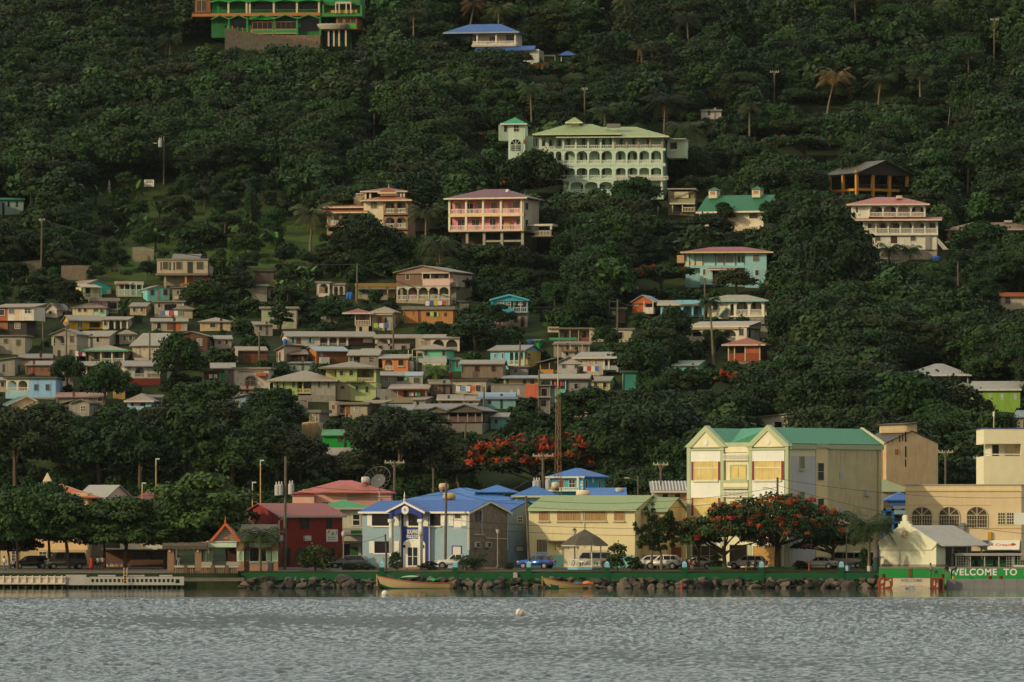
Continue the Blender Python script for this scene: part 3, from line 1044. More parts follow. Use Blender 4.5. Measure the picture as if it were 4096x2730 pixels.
for(x0_,x1_,ap)in((2755,2902,2828),(2990,3145,3067)):
 A,B,M_=h.X(x0_),h.X(x1_),h.X(ap)
 m=MB();m.prism_y([(A,ze-.4),(B,ze-.4),(M_,h.Z(1708)-.35)],-.32,.3);m.build('gable',h.pm(CR),h.root)
 m=MB();m.prism_y([(A-.3,ze-.35),(A+.75,ze-.35),(M_,h.Z(1708)-.6),(B-.75,ze-.35),(B+.3,ze-.35),(M_,h.Z(1704))],-.45,.345);m.build('barge_board',h.pm(GP),h.root)
 m=MB();m.lathe([(.02,0),(.36,0),(.36,.05),(.26,.05),(.26,.08),(.02,.08)],20,axis='y');o_=m.build('medallion',h.pm(WP),h.root);o_.location=(M_,-.325,h.Z(1772));o_.rotation_euler=(PI,0,0)
 a,b=x0_+12,x1_-16
 h.box('bay_panel',WP,a,b,1806,2266,-.3,.02)
 h.box('cornice',GP,x0_+2,x1_-4,1797,1804,-.4,.0)
 for y0,y1 in((1848,1922),(1992,2064)):
  wx0,wx1=a+16,b-12
  h.win(wx0,y0,wx1,y1,-.3,'e9e2c4','cdb66e',4,1,sill='c9cba8')
  h.box('transom',WP,wx0,wx1,y0+24,y0+27,-.37,-.335)
  for q in((wx0-11,wx0-3),(wx1+3,wx1+11)):h.box('shutter','8d3d35',*q,y0,y1,-.37,-.305)
 h.win(a+10,2185,b-10,2262,-.3,'c9c1a0','b98f4c' if x0_>2900 else '3a3528',3,2)
for x in(2755,2884,2993,3133):h.box('pilaster',GP,x,x+13,1778,2268,-.38 if x in(2755,3133)else-.34,.01)
h.box('cornice',GP,2898,2993,1773,1788,-.2,.3);h.box('parapet',CR,2898,2993,1788,1812,-.15,.02)
for y in(1922,2066):
 h.box('balcony',GP,2898,2992,y,y+11,-.45,0);h.box('balcony_wall',CR,2898,2992,y+11.2,y+27,-.42,0);h.box('balcony_band',GP,2898,2992,y+27.2,y+36,-.46,0)
for y in(1818,1964):
 h.rail(2898,2992,y,y+25,-.5,WP,step=.2,name='lattice_valance')
for y in(1866,2010):h.win(2920,y,2976,y+50,-.02,GP,'d6bd70',2,1,fw=.16)
h.win(2915,2180,2982,2262,0,GP,'17150f')
KR=dict(face='R',xc=3145)
m=MB();m.box(W_,W_+.05,.3,4.9,0,h.Z(1828));m.build('side_panel',h.pm('c6c4bd'),h.root)
m=MB();m.box(W_,W_+.1,4.95,7.2,0,h.Z(1790));m.build('side_panel',h.pm('e9d49c'),h.root)
m=MB();m.box(W_,W_+.03,7.25,17.98,-2,h.Z(1790));m.build('side_panel',paint('cdbd8f','w',.9),h.root)  # stained tan sheet over the cream wall, side's shade put into its colour
for y0_,d_ in((1890,9.6),(2034,9.6)):m=MB();m.box(W_,W_+.12,d_,d_+.55,h.Z(y0_+26),h.Z(y0_));m.build('vent_panel',h.pm('a9b4bd'),h.root)
m=MB();m.tube([(W_+.12,17.2,h.Z(1800)),(W_+.12,17.2,0)],.06,6);m.build('downpipe',h.pm('b3a47c'),h.root)
for y0_,d_ in((1960,14.5),(2092,11.8)):m=MB();m.box(W_,W_+.38,d_,d_+.95,h.Z(y0_+24),h.Z(y0_));m.build('air_conditioner',h.pm('b9b4a6'),h.root)
for d0,d1,y0 in((-.1,4.9,1782),(4.95,7.2,1776),(7.25,18.2,1781)):
 m=MB();m.box(W_-.1,W_+(.3 if d0<5 else.22),d0,d1,h.Z(y0+18),h.Z(y0));m.build('cornice',h.pm(GP),h.root)
m=MB();m.prism_x([(17.9,h.Z(1782)),(18.1,h.Z(1782)),(18.1,h.Z(1712)),(17.9,h.Z(1712))],q3-.2,q3+.2)
m=MB();m.prism_y([(q3-.3,h.Z(1714)),(q3,h.Z(1708)),(W_+.4,ze+.25),(W_+.4,ze-.1),(q3,zr-.2)],D_-.05,D_+.3);m.build('rear_parapet',h.pm('c9c9a0'),h.root)
for y in(1830,1970):h.win(3184,y,3203,y+48,-.055,GP,'7d7450',face='R',xc=3145,sill=GP)
for y in(1855,1996):h.win(3258,y,3283,y+68,-.105,'e0d6b0','1f231f',1,2,**KR)
h.done()
# --- red house, left
h=House('red_house','dark red two storey house with rust red roof and white wall sign',1112,2272,35,'house','w',722)
h.wall('8a2f26',1112,1365,2066,2272,0,8)
h.roof('gx','8f4234',1112,1365,2064,2013,0,8,.5,'8a2f26','b7ab8e',.2)
h.box('base_band','7a3a24',1112.5,1364.5,2185,2274,-.03,.01)
h.wins([(1200,2072,1232,2115),(1303,2072,1322,2112),(1135,2072,1150,2112)],fr='5d1f1a')
h.wins([(1186,2196,1240,2224),(1300,2196,1330,2230)],d=-.03,fr='4a2016');h.door(1131,2195,1157,2262,'2c3436',-.03,fr='6a2c20')
h.box('air_conditioner','cfc9ba',1211,1236,2144,2165,-.35,-.004);h.box('air_conditioner','b9b4a6',1114,1128,2142,2165,-.35,-.004)
sg=h.box('sign_board','ece4cf',1300,1345,2119,2168,-.09,-.02)
def logo(par,h,pts,col,d):
 m=MB();m.prism_y([(h.X(x),h.Z(y))for x,y in pts],d,d+.012);m.build('logo',h.pm(col,.1),par)
logo(sg,h,[(1304,2133),(1310,2123),(1315,2123),(1307,2136)],'c8402c',-.103);logo(sg,h,[(1318,2132),(1326,2127),(1331,2133),(1325,2139)],'d9a03c',-.103)
logo(sg,h,[(1316,2140),(1331,2137),(1329,2142),(1318,2143)],'6d8a4a',-.104);logo(sg,h,[(1338,2126),(1341,2126),(1341,2138),(1338,2138)],'c8402c',-.103)
for x in range(1306,1336,5):logo(sg,h,[(x,2149),(x+3,2148),(x+3,2153),(x,2153)],'6f7f9a',-.103);logo(sg,h,[(x+2,2158),(x+5,2157),(x+5,2162),(x+2,2162)],'7f8fa6',-.103)
m=MB();m.tube([(h.X(1122),-.6,h.Z(2068)),(h.X(1120),-.55,h.Z(2075)),(h.X(1114),-.1,h.Z(2085)),(h.X(1114),-.1,h.Z(2140))],.09,6);m.build('downpipe',h.pm('cfc8b4'),h.root)
h.win(1075,2095,1092,2125,fr='7a231c',face='L',xc=1112)
h.done()
# --- stained house with green roof between the red house and the police station
h=House('old_house','stained whitewashed house with green roof beside the police station',1362,2270,0,'house','w',738)
h.wall(paint('cfc6ac','w',.95),1362,1470,2034,2270,0,9);h.roof('hip','2f8a4a',1262,1480,2032,2000,-.5,9,.3,fascia='b7b39c',rust=.1)
h.win(1412,2060,1438,2101,fr='d9d2bd',gl='26231d',ny=2,fw=.14)
h.roof('sf','9a9180',1362,1452,2140,2112,-3.0,-.02,.1,name='lean_to_roof');h.roof('flat','8b8578',1362,1452,2172,2165,-3.2,-.3,.1,name='lean_to_roof')
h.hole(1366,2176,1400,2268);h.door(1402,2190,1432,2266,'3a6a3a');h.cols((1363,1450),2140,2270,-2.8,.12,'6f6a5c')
h.box('awning','2f9a3c',1406,1450,2122,2136,-3.6,-3.1)
h.done()
# --- pink building
h=House('pink_building','pink walled building with faded red hip roof behind the red house',1172,2266,0,'building','w',756)
h.wall('eeb79b',1172,1258,1985,2266,-2,3);h.wall('e9b095',1258,1390,1972,2266,0,3);h.wall('c99a86',1384,1565,1974,2266,.1,10)  # right stretch carries its shade as a darker wall colour
h.roof('flat','b0523f',1170,1260,1985,1980,-2,3,.15);h.roof('hip','b2594c',1185,1572,1971,1921,.1,10.5,.3,rust=.3);h.roof('hip','a85a3c',1290,1470,1970,1938,-.7,5,.2,rust=.3)
h.wins([(1200,2020,1220,2045),(1290,2010,1312,2040)]);h.done()
# --- big blue roofed building behind the police station
h=House('blue_roofed_hall','large blue hip roofed building directly behind the police station',1600,2262,0,'building','w',758)
h.wall('8fb3bd',1610,2090,2004,2262,0,14);h.roof('hip','3571b4',1610,2092,2003,1951,0,14,.5,fascia='3a72b0',rust=0);h.roof('hip','3571b4',1905,2070,1968,1939,3,11,.2,rust=0)
h.wins([(1660,2040,1690,2080),(1760,2040,1790,2080),(1950,2040,1980,2080)]);h.done()
h=House('blue_roofed_house','low turquoise house with blue hip roof left of the lattice mast',2045,2262,0,'house','w',752)
h.wall('86c2bf',2060,2225,1986,2262,0,7);h.roof('hip','3c70ab',2060,2225,1984,1942,0,7,.5,fascia='d9d2bd',rust=0);h.win(2090,2000,2110,2030);h.done()
h=House('turquoise_house','turquoise house with bright blue hip roof and white corner stones',2205,2180,-28,'house','w',772)
h.wall('3fa3b4',2205,2330,1908,2180,0,6);h.roof('hip','356aae',2205,2330,1907,1873,0,6,.55,fascia='c9cbb4',rust=0)
h.win(2277,1920,2300,1952,nx=2,ny=2,fr='d9d2bd');h.win(2238,1922,2256,1955,gl='6a3a28');h.slab(2205,2332,1962,1967,-1.2,0,'c9cbb4','balcony');h.rail(2205,2332,1950,1962,-1.2,'c9cbb4');h.col(2326,1908,1962,-1.1,.3,'c9cbb4')
for x in(2344,2398):h.win(x-4,1922,x+4,1955,gl='53606a',face='R',xc=2330,fr='d9d2bd')
m=MB();m.lathe([(.03,0),(.3,0),(.3,.04),(.03,.04)],16,axis='x');o_=m.build('window',h.pm('d9d2bd'),h.root);o_.location=(h.X(2330)+.01,41/h.k/h.s,h.Z(1922))
for y in range(1912,1962,12):h.box('corner_stone','d9d8c8',2326-(y//12%2)*3,2331,y,y+9,-.05,.25)
h.done()
h=House('blue_shed_house','low house under a blue metal roof right of the turquoise house',2345,2200,0,'house','w',764)
h.wall('7fa9a4',2350,2500,1986,2200,0,7);h.roof('gx','3f6fb0',2350,2500,1985,1951,0,7,.4,'7fa9a4',None,.1);h.win(2390,2000,2410,2030);h.done()
h=House('grey_roofed_house','whitewashed house with striped grey metal roof beside the cream building',2600,2262,0,'house','w',752)
h.wall('b3ab96',2612,2770,1972,2262,0,8);h.roof('sf','9b968a',2605,2775,1965,1925,-.6,7,.2,None,'d9d0ba',.4);h.wins([(2650,1975,2672,1990),(2700,1975,2722,1990)])
m=MB();m.prism_y([(h.X(2730),h.Z(2000)),(h.X(2762),h.Z(1968)),(h.X(2800),h.Z(1968)),(h.X(2800),h.Z(2000))],-3,-.62);m.build('porch_roof',h.pm('b5562c'),h.root)
for i_,x in enumerate(range(2612,2770,13)):
 m=MB();m.prism_x([(-.7,h.Z(1963)),(6.6,h.Z(1925)),(6.6,h.Z(1922)),(-.7,h.Z(1960))],h.X(x),h.X(x+5));m.build('roof_rib',h.pm('c9c3b4'),h.root)
h.done()
# --- tan industrial building with raised louvred roof
h=House('warehouse','tall stained tan warehouse gable with raised louvred roof vent',3545,2200,22,'building','w',779)
TN=paint('d3b68a','w',.8)
h.wall(TN,3545,3758,1772,2200,0,9);h.roof('gy','4a4238',3545,3758,1771,1722,0,9,.1,TN,None,.2)
m=MB();m.box(h.X(3628),h.X(3671),-.03,8,h.Z(1730),h.Z(1695));m.build('roof_vent',TN,h.root)
m=MB();m.prism_y([(h.X(3620),h.Z(1700)),(h.X(3676),h.Z(1693)),(h.X(3676),h.Z(1690)),(h.X(3620),h.Z(1695))],-.3,8.3);m.build('vent_roof',h.rm('4a4238'),h.root)
for i_ in range(6):
 z=h.Z(1725-4*i_);m=MB();m.box(h.X(3628)-.12,h.X(3628)-.005,.2,7.6,z,z+.06);m.build('louvre',h.pm('e3cfa0'),h.root)
h.roof('gy','4a4238',3500,3544,1768,1752,1,8,.3,TN,None,.2);h.wall(TN,3505,3544,1768,2200,1,8)
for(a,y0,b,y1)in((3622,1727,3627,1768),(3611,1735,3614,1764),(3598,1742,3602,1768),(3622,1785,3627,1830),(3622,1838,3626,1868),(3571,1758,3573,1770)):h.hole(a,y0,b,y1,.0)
h.box('rust_patch','a86a34',3580,3594,1798,1818,-.05,-.004)
h.done()
# --- cream tower block and the arched building
h=House('tower_block','tall plain cream block with recessed balcony at the right edge',3935,2240,0,'building','w',748)
h.wall('eedfb4',3935,4230,1716,1776,0,12);h.wall('eedfb4',3935,4230,1826,2240,0,12);h.wall('eedfb4',4084,4230,1776.3,1825.7,0,12);h.wall('d9d0b0',3970,4083.5,1776.3,1825.7,2,12)
h.box('floor_slab','efe3bd',3935,4084,1825,1826.2,0,2);h.roof('flat','4a5a86',3935,4230,1716,1712,0,12,.08,rust=0)
h.hole(3974,1780,4000,1824,2);h.win(4025,1778,4075,1824,2,'cfc6a4','b3a27c',3,1);h.col(3938,1776,1826,.02,.14,'cfd8b4');h.rail(3938,4083,1816,1820,.1,'e9e0c4')
m=MB();m.tube([(0,0,0),(0,0,1.5)],.07,6);a_=m.build('antenna',h.pm('c9c480'),h.root);a_.location=(h.X(3978),1,h.Z(1712));m=MB();m.tube([(0,0,1.4),(0,0,2)],.13,8);o_=m.build('antenna_cap',h.pm('e6dfb8'),h.root);o_.location=a_.location
h.done()
h=House('arched_building','cream building with three big round headed fan windows',3622,2268,-8,'building','w',732)
AR='ead0a0'
h.wall(AR,3622,4080,1942,2268,0,14);h.roof('flat','b9b49c',3622,4080,1942,1938,0,14,.1,rust=0)
h.box('cornice','f3d592',3618,4082,1958,1966,-.12,.01);h.box('string_course','e0b873',3632,3960,2020,2022,-.05,.01)
h.box('string_course','e0b873',3622,4080,2112,2115,-.06,.01)
for x in(3687,3795,3905):arch_window(h,x,41,2028,2062,2106 if x<3900 else 2112)
for a in(3989,4024):h.win(a,2053,a+26,2097,0,'d9d0aa','4f3f30',3,4,fw=.1)
h.box('sign_board','f1ead6',4053,4120,2052,2099,-1.2,-1.1)
h.box('air_conditioner','8f9298',3838,3854,2092,2130,-.5,-.004);h.box('electric_sign','c8a43a',3948,3962,2128,2160,-.3,-.004)
h.box('shop_awning','4a6a86',3880,3950,2162,2172,-1.4,-.1)
aw=MB();aw.prism_x([(-1.9,h.Z(2200)),(-.1,h.Z(2163)),(-.06,h.Z(2161)),(-1.9,h.Z(2197))],h.X(3950),h.X(4075));a_=aw.build('shop_awning',h.pm('efe6cf',.2),h.root)
tl=math.atan2(h.Z(2163)-h.Z(2200),1.8)
t_=text_mesh('Ice Cream',.72,h.pm('d8503c',.1),'lettering',a_,(h.X(3995),-1.06,h.Z(2180.5)),bold=.012);t_.rotation_euler=(tl,0,0)
m=MB();m.lathe([(.02,0),(.2,0),(.2,.02),(.02,.02)],10);
for dx,dy,cc,rr in((0,0,'c0452f',1),(.22,.1,'a86a3a',.8),(-.2,.12,'d9a066',.8),(.02,.26,'c0452f',.7)):
 o_=m.build('logo',h.pm(cc,.1),a_);o_.location=(h.X(4048)+dx,-1.08+dy*math.cos(tl),h.Z(2180.5)+.02+dy*math.sin(tl));o_.rotation_euler=(tl,0,0);o_.scale=(rr,rr,1)
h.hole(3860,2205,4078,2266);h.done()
# --- blue framed building in the gap
h=House('blue_building','bright blue framed building in the gap left of the arched building',3532,2266,0,'building','w',752)
h.wall('2a3338',3535,3640,2040,2266,1.5,8);h.roof('hip','3d66a8',3545,3660,2000,1968,-.3,7,.2,rust=0);h.box('parapet','3d66a8',3560,3640,2000,2026,-.2,.2);h.box('parapet','5f5a4c',3534,3572,2004,2034,-.1,.3)
h.box('sign_board','86a9b0',3576,3640,2042,2058,-.3,-.1);h.cols((3538,3572,3610),2034,2262,0,.3,'2f6aa6');h.slab(3534,3640,2036,2046,0,1.5,'2f6aa6','beam');h.slab(3534,3640,2088,2094,0,1.5,'2f6aa6','beam');h.done()
h=House('pale_roofed_building','building with pale green sloping roof behind the blue framed one',3520,2240,0,'building','w',764)
h.wall('8f866c',3530,3660,1968,2240,0,6);m=MB();m.prism_y([(h.X(3525),h.Z(1968)),(h.X(3640),h.Z(1968)),(h.X(3640),h.Z(1958)),(h.X(3525),h.Z(1914))],-.4,6);m.build('roof',h.rm('b0bb97',.05),h.root);h.win(3560,1985,3580,2010);h.done()
# --- white kiosk with stepped gable on the quay
h=House('kiosk','white stepped gable kiosk with grey porch roof on the quay',3522,2274,-33,'kiosk','w',708)
WK='f8e8c0'
h.wall(WK,3522,3735,2180,2258,0,2.2);h.wall('a89f86',3522,3735,2258.2,2274,-.06,2.2);h.wall('8d8672',3524,3694,2180,2274,2.25,10.5)
g=[(3516,2188),(3510,2172),(3560,2130),(3592,2108),(3592,2096),(3600,2096),(3600,2086),(3608,2086),(3608,2066),(3612,2060),(3620,2060),(3624,2066),(3624,2086),(3632,2086),(3632,2096),(3642,2096),(3642,2106),(3660,2118),(3738,2172),(3734,2184),(3722,2196),(3722,2200),(3522,2200)]
m=MB();m.prism_y([(h.X(x),h.Z(y))for x,y in g][::-1],-.12,.25);m.build('stepped_gable',h.pm(WK),h.root)
m=MB();xa,xm,xb=h.X(3512),h.X(3617),h.X(3740)
m.prism_y([(xa,h.Z(2186)),(xm,h.Z(2106)),(xb+.6,h.Z(2187)),(xb+.6,h.Z(2183)),(xm,h.Z(2102)),(xa,h.Z(2182))],.26,11.5);m.build('roof',h.rm('b3ab97',.05),h.root)
h.cols((3741,),2186,2272,3.4,.16,'a9a48e');h.cols((3741,),2186,2272,6.8,.16,'a9a48e');h.cols((3741,),2186,2272,10.4,.16,'a9a48e')
m=MB();m.box(xb-1.34,xb-1.29,2.3,10.4,0,h.Z(2186));m.build('porch_wall',h.pm('6d685a'),h.root)
for d_ in(3.2,6.2,8.6):m=MB();m.box(xb-1.28,xb-1.25,d_,d_+1,0,2);m.build('door',glass_dark('1f1d18'),h.root)
arch_window(h,3618,11,2123,2137,2150,'c9b98a','b5713a',-.12)
h.done()
# --- roofs among the trees on the left
h=House('town_hall','cream building with orange hip roof behind the left shore trees',10,2266,0,'building','w',742)
h.wall('e0c08a',40,350,1972,2266,0,9);h.roof('hip','b9633a',95,372,1990,1935,0,9,.4,rust=.2);h.wall('d9bd88',10,40,2200,2266,-3,9);h.wall('cdb07c',40.2,350,2200,2266,-3,-.05)
for a in(55,165,210):h.win(a,2208,a+28,2244,-3,'e6ddc4','4a4a40',2,3)
h.wins([(60,2010,90,2050),(200,2010,230,2050),(280,2010,310,2050)]);h.done()
h=House('steep_roofed_house','house with grey metal gable roof behind the left shore trees',300,2262,-25,'house','w',752)
h.wall('c9bfa4',300,415,2006,2262,0,8);h.roof('gx','a09c8f',300,415,2004,1940,0,8,.4,'c9bfa4','c9bf9c',.05);h.win(330,2030,360,2070);h.done()
h=House('dark_red_roofed_house','house with dark red hip roof behind the tall left shore tree',470,2262,0,'house','w',746)
h.wall('d8cfb6',480,690,2036,2262,0,9);h.roof('hip','84443e',470,700,2034,1963,0,9,.4,fascia='d9d2bd',rust=.1);h.wins([(520,2060,550,2100),(600,2060,630,2100)]);h.done()
h=House('church_spire','small pale pyramid spire rising above the orange roof',172,2240,0,'spire','w',770)
h.wall('d3bd92',172,204,1926,2240,0,1.2);m=MB();xa,xb=h.X(170),h.X(206);m.add([(xa,-.1,h.Z(1927)),(xb,-.1,h.Z(1927)),(xb,1.3,h.Z(1927)),(xa,1.3,h.Z(1927)),((xa+xb)/2,.6,h.Z(1890))],[(0,3,2,1),(0,1,4),(1,2,4),(2,3,4),(3,0,4)]);m.build('roof',h.rm('d9c49a',.05),h.root);h.done()
h=House('shop','dark timber shop front behind the pergola',345,2268,0,'shop','w',730)
h.wall(wood('7d5a3a','w'),415,690,2200,2268,0,6);h.roof('flat','6d6552',415,690,2200,2195,-1.5,6,.2);h.hole(530,2210,590,2262);h.hole(600,2210,680,2240);h.box('counter',wood('6d4a2c','w'),520,690,2240,2262,-.5,-.05)
po=h.box('poster','3f63a8',418,516,2252,2286,-2.0,-1.95)
for x,c_ in((430,'d9b84a'),(452,'d9b84a'),(470,'c98a3c'),(492,'d08a3c')):m=MB();m.prism_y([(h.X(x)+.28*math.cos(q),h.Z(2268)+.36*math.sin(q))for q in[PI*2*z/9 for z in range(9)]],-2.03,-2.004);m.build('logo',h.pm(c_,.1),po)
h.box('light_fitting','d8e0a8',615,634,2194,2199,-1.9,-1.72)
h.done()
# --- hillside villas
TAN,GRY,RUST='a3967a','8f8873','8a6248'
WHT,CRM='cfc3a6','cbb98f'
# --- big pale green hotel with four arcaded floors
h=House('hotel','large pale green four storey hotel with white arched balconies and light green roof',2246,818,-6,'hotel',keep=(2010,2710,465,800))
G1,G2='a9c2a0','a3b596'
DK='23241c'
h.wall('a0b898',2250,2650,548,798,1.7,10)
h.wall(G1,2250,2445,772,818,0,1.7)
h.slab(2250,2452,768,775,0,1.7,'b4c6a6')
for yt,yb in((596,606),(656,668),(715,726)):h.slab(2250,2660,yt,yb,0,1.75,'b0c2a4')
for yt,ys,yb,rise in((548,562,596,.55),(603,622,656,1),(666,684,716,.5)):
 h.arc(2250,2455,yt,ys,yb,4,0,'b9c9ae',.3,.25,rise)
 h.arc(2455,2650,yt+1,ys,yb,4,.02,'9a7f6c' if yt==548 else 'b4c6aa',.3,.25,rise if yt!=548 else 1)
 h.rail(2254,2452,yb-14,yb,.06,'c9c4b0',step=.3);h.rail(2458,2648,yb-14,yb,.08,'c9c4b0',step=.3)
h.arc(2275,2455,724,742,772,3,0,'b4c6aa',.3,.25,.5);h.rail(2278,2452,758,770,.06,'b9c4b4',step=.3)
h.rail(2452,2672,708,722,-.5,'c9c4b0',step=.3);h.col(2645,724,766,.1,.3,'c9c4b0')
for y0,y1,xs_ in((556,586,(2270,2330,2382,2410,2440,2480,2530,2590)),(612,640,(2264,2322,2345,2395,2410,2475,2510,2536,2562,2608,2640)),(674,700,(2264,2330,2395,2410,2470,2520,2605,2640)),(740,764,(2325,2395,2408))):
 for i_,x in enumerate(xs_):h.win(x-5,y0,x+6,y1,1.7,'8f7a55' if i_%3==1 else None,'2a2a22')
h.roof('hip','9fae72',2240,2662,549,502,-.3,10.5,.6,fascia='b9bd9a',rust=0)
h.roof('hip','9fae72',2140,2480,538,492,-1,9.0,.3,rust=0,fascia='b4bc8e')
h.wall('b9c4a4',2269,2310,485,505,3,4.4);h.roof('hip','a4b079',2258,2322,486,464,2.4,5.0,.1,rust=0,fascia='c4c4a0')
m=MB();m.box(h.X(2425),h.X(2478),.6,2,h.Z(510),h.Z(496));m.build('solar_heater',h.pm('6d6c62'),h.root)
h.wall('b3c2a6',2126,2250,545,700,2.6,9)
for yt,yb in((545,600),(603,657),(664,716)):
 h.arc(2154,2250,yt,yt+12,yb-4,3,1.2,'b9c9ae',.3,.25,.9);h.rail(2158,2248,yb-16,yb-4,1.25,'c9c4b0',step=.3);h.slab(2152,2250,yb-4,yb+2,1.2,2.6,'b0c2a4')
 for x in(2168,2196,2232):h.win(x-6,yt+12,x+6,yb-18,2.6,None,'2a2a22')
for x in(2128,2140):h.win(x-3,550,x+3,582,2.6,None,'3a2a24')
h.wall('b4c4a8',2031,2098,494,640,1,5.5);h.wall('8f9c86',1990,2030.5,496,560,1.6,5.5);h.wall('a9b89e',2098.5,2128,542,610,2,6)
h.roof('hip','3aa06c',2004,2102,493,465,.6,6.2,.2,rust=0,fascia='c4c4b0')
h.win(2053,500,2072,524,1,'b4b49c','2a2820',2,2);h.win(2012,500,2023,524,1.6,None,'2a2820');h.win(2091,556,2099,574,.99,None,'8a4030')
arch_window(h,2061,23,554,578,604,'b4c4a8','1d1a14',1)
h.wall('b3bda0',2662,2735,556,630,4,9);h.roof('flat','c0c4aa',2660,2735,557,553,3,9,.1,rust=0);h.hole(2672,568,2700,594,4);h.rail(2660,2700,600,624,3.6,'c4c4b0',step=.35)
h.done()
# --- pink villa
h=House('villa','pink two storey villa on tall concrete columns with maroon hip roof',1794,1018,-16,'villa',keep=(1780,2210,752,1000))
PK='cf7f80'
h.wall(PK,1798,2090,800,922,1.6,9,deep=0);h.slab(1794,2094,858,869,0,1.6,'cfb98a');h.slab(1794,2094,923,929,0,9,'b9a886');h.slab(1794,2094,794,800,0,1.6,'cfb98a')
h.box('side_panel','a59c86',2088,2094,800,924,.1,9)
h.roof('hip','7c4a4e',1790,2102,795,754,-.2,9.2,.45,fascia='cfc0a0',rust=0)
for y0,y1 in((800,858),(869,923)):
 h.cols((1797,1864,1932,2003,2085),y0,y1,0,.32,'d6c8a6');h.rail(1799,2083,y1-20,y1,.05,'d9bfae',step=.26)
for x in(1822,1912,1966,2054):h.win(x-13,811,x+13,834,1.6,'d0bba0','6a6252')
for a,b,c_ in((1852,1882,'2c2a26'),(2008,2020,'c9b9a0')):h.win(a,814,b,852,1.6,'d0bba0',c_,2,1,name='door')
for a,b in((1820,1848),(1876,1906),(1948,1972),(2054,2080)):h.win(a,878,b,904,1.6,'d0bba0','4a463c',2,1)
h.door(2012,882,2034,922,'b5803c',1.6);h.door(1988,882,2004,922,'2a2620',1.6)
for x in(1864,1932,2003,2085):h.col(x,929,1040 if x>1900 else 975,.6,.42,'8f8a72')
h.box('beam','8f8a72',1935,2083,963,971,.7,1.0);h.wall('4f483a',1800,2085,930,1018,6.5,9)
for y_ in(815,882):h.win(2100,y_,2112,y_+28,gl='4a463c',face='R',xc=2094,fr='bdb29a')
h.slab(2098,2200,900,908,1.5,4.5,'bdb49c','terrace');h.col(2192,908,922,1.6,.3,'c4bba4');h.rail(2125,2190,926,946,2,'c4bba4');h.slab(2115,2200,946,952,1.5,5,'5f5846','terrace')
m=MB();m.lathe([(.05,0),(.32,.1),(.34,.4),(.2,.55),(.04,.6)],12);o_=m.build('roof_vent',h.pm('cfc8b4'),h.root);o_.location=(h.X(2010),3,h.Z(772))
h.done()
# --- tan villa with red roofs
h=House('villa','tan and white three storey villa with stacked red roofs left of the pink villa',1533,985,-8,'villa',keep=(1295,1650,740,900))
TR='a2542f'
SN=stone('8f7457','h',3)
h.wall('cfbf98',1453,1533,800,985,.3,7);h.wall('b3a585',1534,1632,800,985,1.5,7)
h.roof('hip',TR,1452,1640,801,778,-.2,7,.4,fascia='c9b48c',rust=.1)
for y0,y1 in((806,852),(868,912),(926,970)):
 h.arc(1533,1632,y0,y0+18,y1,2,0,SN,.35,.25,1);h.rail(1537,1630,y1-17,y1,.06,'d6ccb4');h.slab(1533,1632,y1,y1+8,-.05,1.5,'8f7457')
 for x in(1566,1594):h.win(x-7,y0+8,x+7,y1-2,1.5,None,'2c2a22')
h.box('side_panel',SN,1631,1634,806,985,.3,7);h.win(1482,806,1506,833,.3,'b4a684','6d6650',2,2);h.win(1482,872,1506,890,.3,'b4a684','5c5644')
h.wall('c4b48c',1512,1576,766,780,2,4.6);h.roof('hip',TR,1510,1572,768,748,2,5,.25,fascia='c9b48c',rust=.1);m=MB();m.lathe([(.06,0),(.02,.7)],6);o_=m.build('finial',h.pm('c9bfa0'),h.root);o_.location=(h.X(1541),3.5,h.Z(748))
h.roof('hip','8c4a38',1424,1600,757,741,6,12,.3,fascia='bdae8c',rust=.1);h.cols((1437,1456,1580,1592),757,800,6,.3,'c4b698');h.wall('6d6048',1460,1590,762,812,9,12,deep=0);h.wall('b3a27c',1386,1434,780,820,7,11,deep=0);h.rail(1395,1434,764,780,6.8,'c4b698')
h.wall('a39474',1300,1452,838,985,1.6,7);h.roof('sf',TR,1294,1452,826,811,1,6,.3,None,'c9b48c',.1);h.roof('sf',TR,1294,1470,848,836,-.3,1,.2,None,'c9b48c',.1,'porch_roof')
h.arc(1312,1458,850,868,898,3,0,SN,.32,.25,1);h.rail(1316,1456,882,898,.06,'d6ccb4');h.slab(1300,1460,898,908,-.05,1.6,'8f7457');h.cols((1352,1364),908,950,.2,.4,'bdae8c')
for x in(1336,1384,1432):h.win(x-8,858,x+8,894,1.6,None,'5a5040')
h.done()
h=House('garden_wall','pale stone garden walls and steps between the tan and pink villas',1640,940,0,'wall')
h.wall('9c8e74',1642,1690,822,940,6,6.6);h.wall('948870',1715,1757,812,940,6.5,7);h.rail(1762,1795,856,880,3,'bdb49c');h.wall('8a7d64',1655,1700,880,940,4,4.6);h.done()
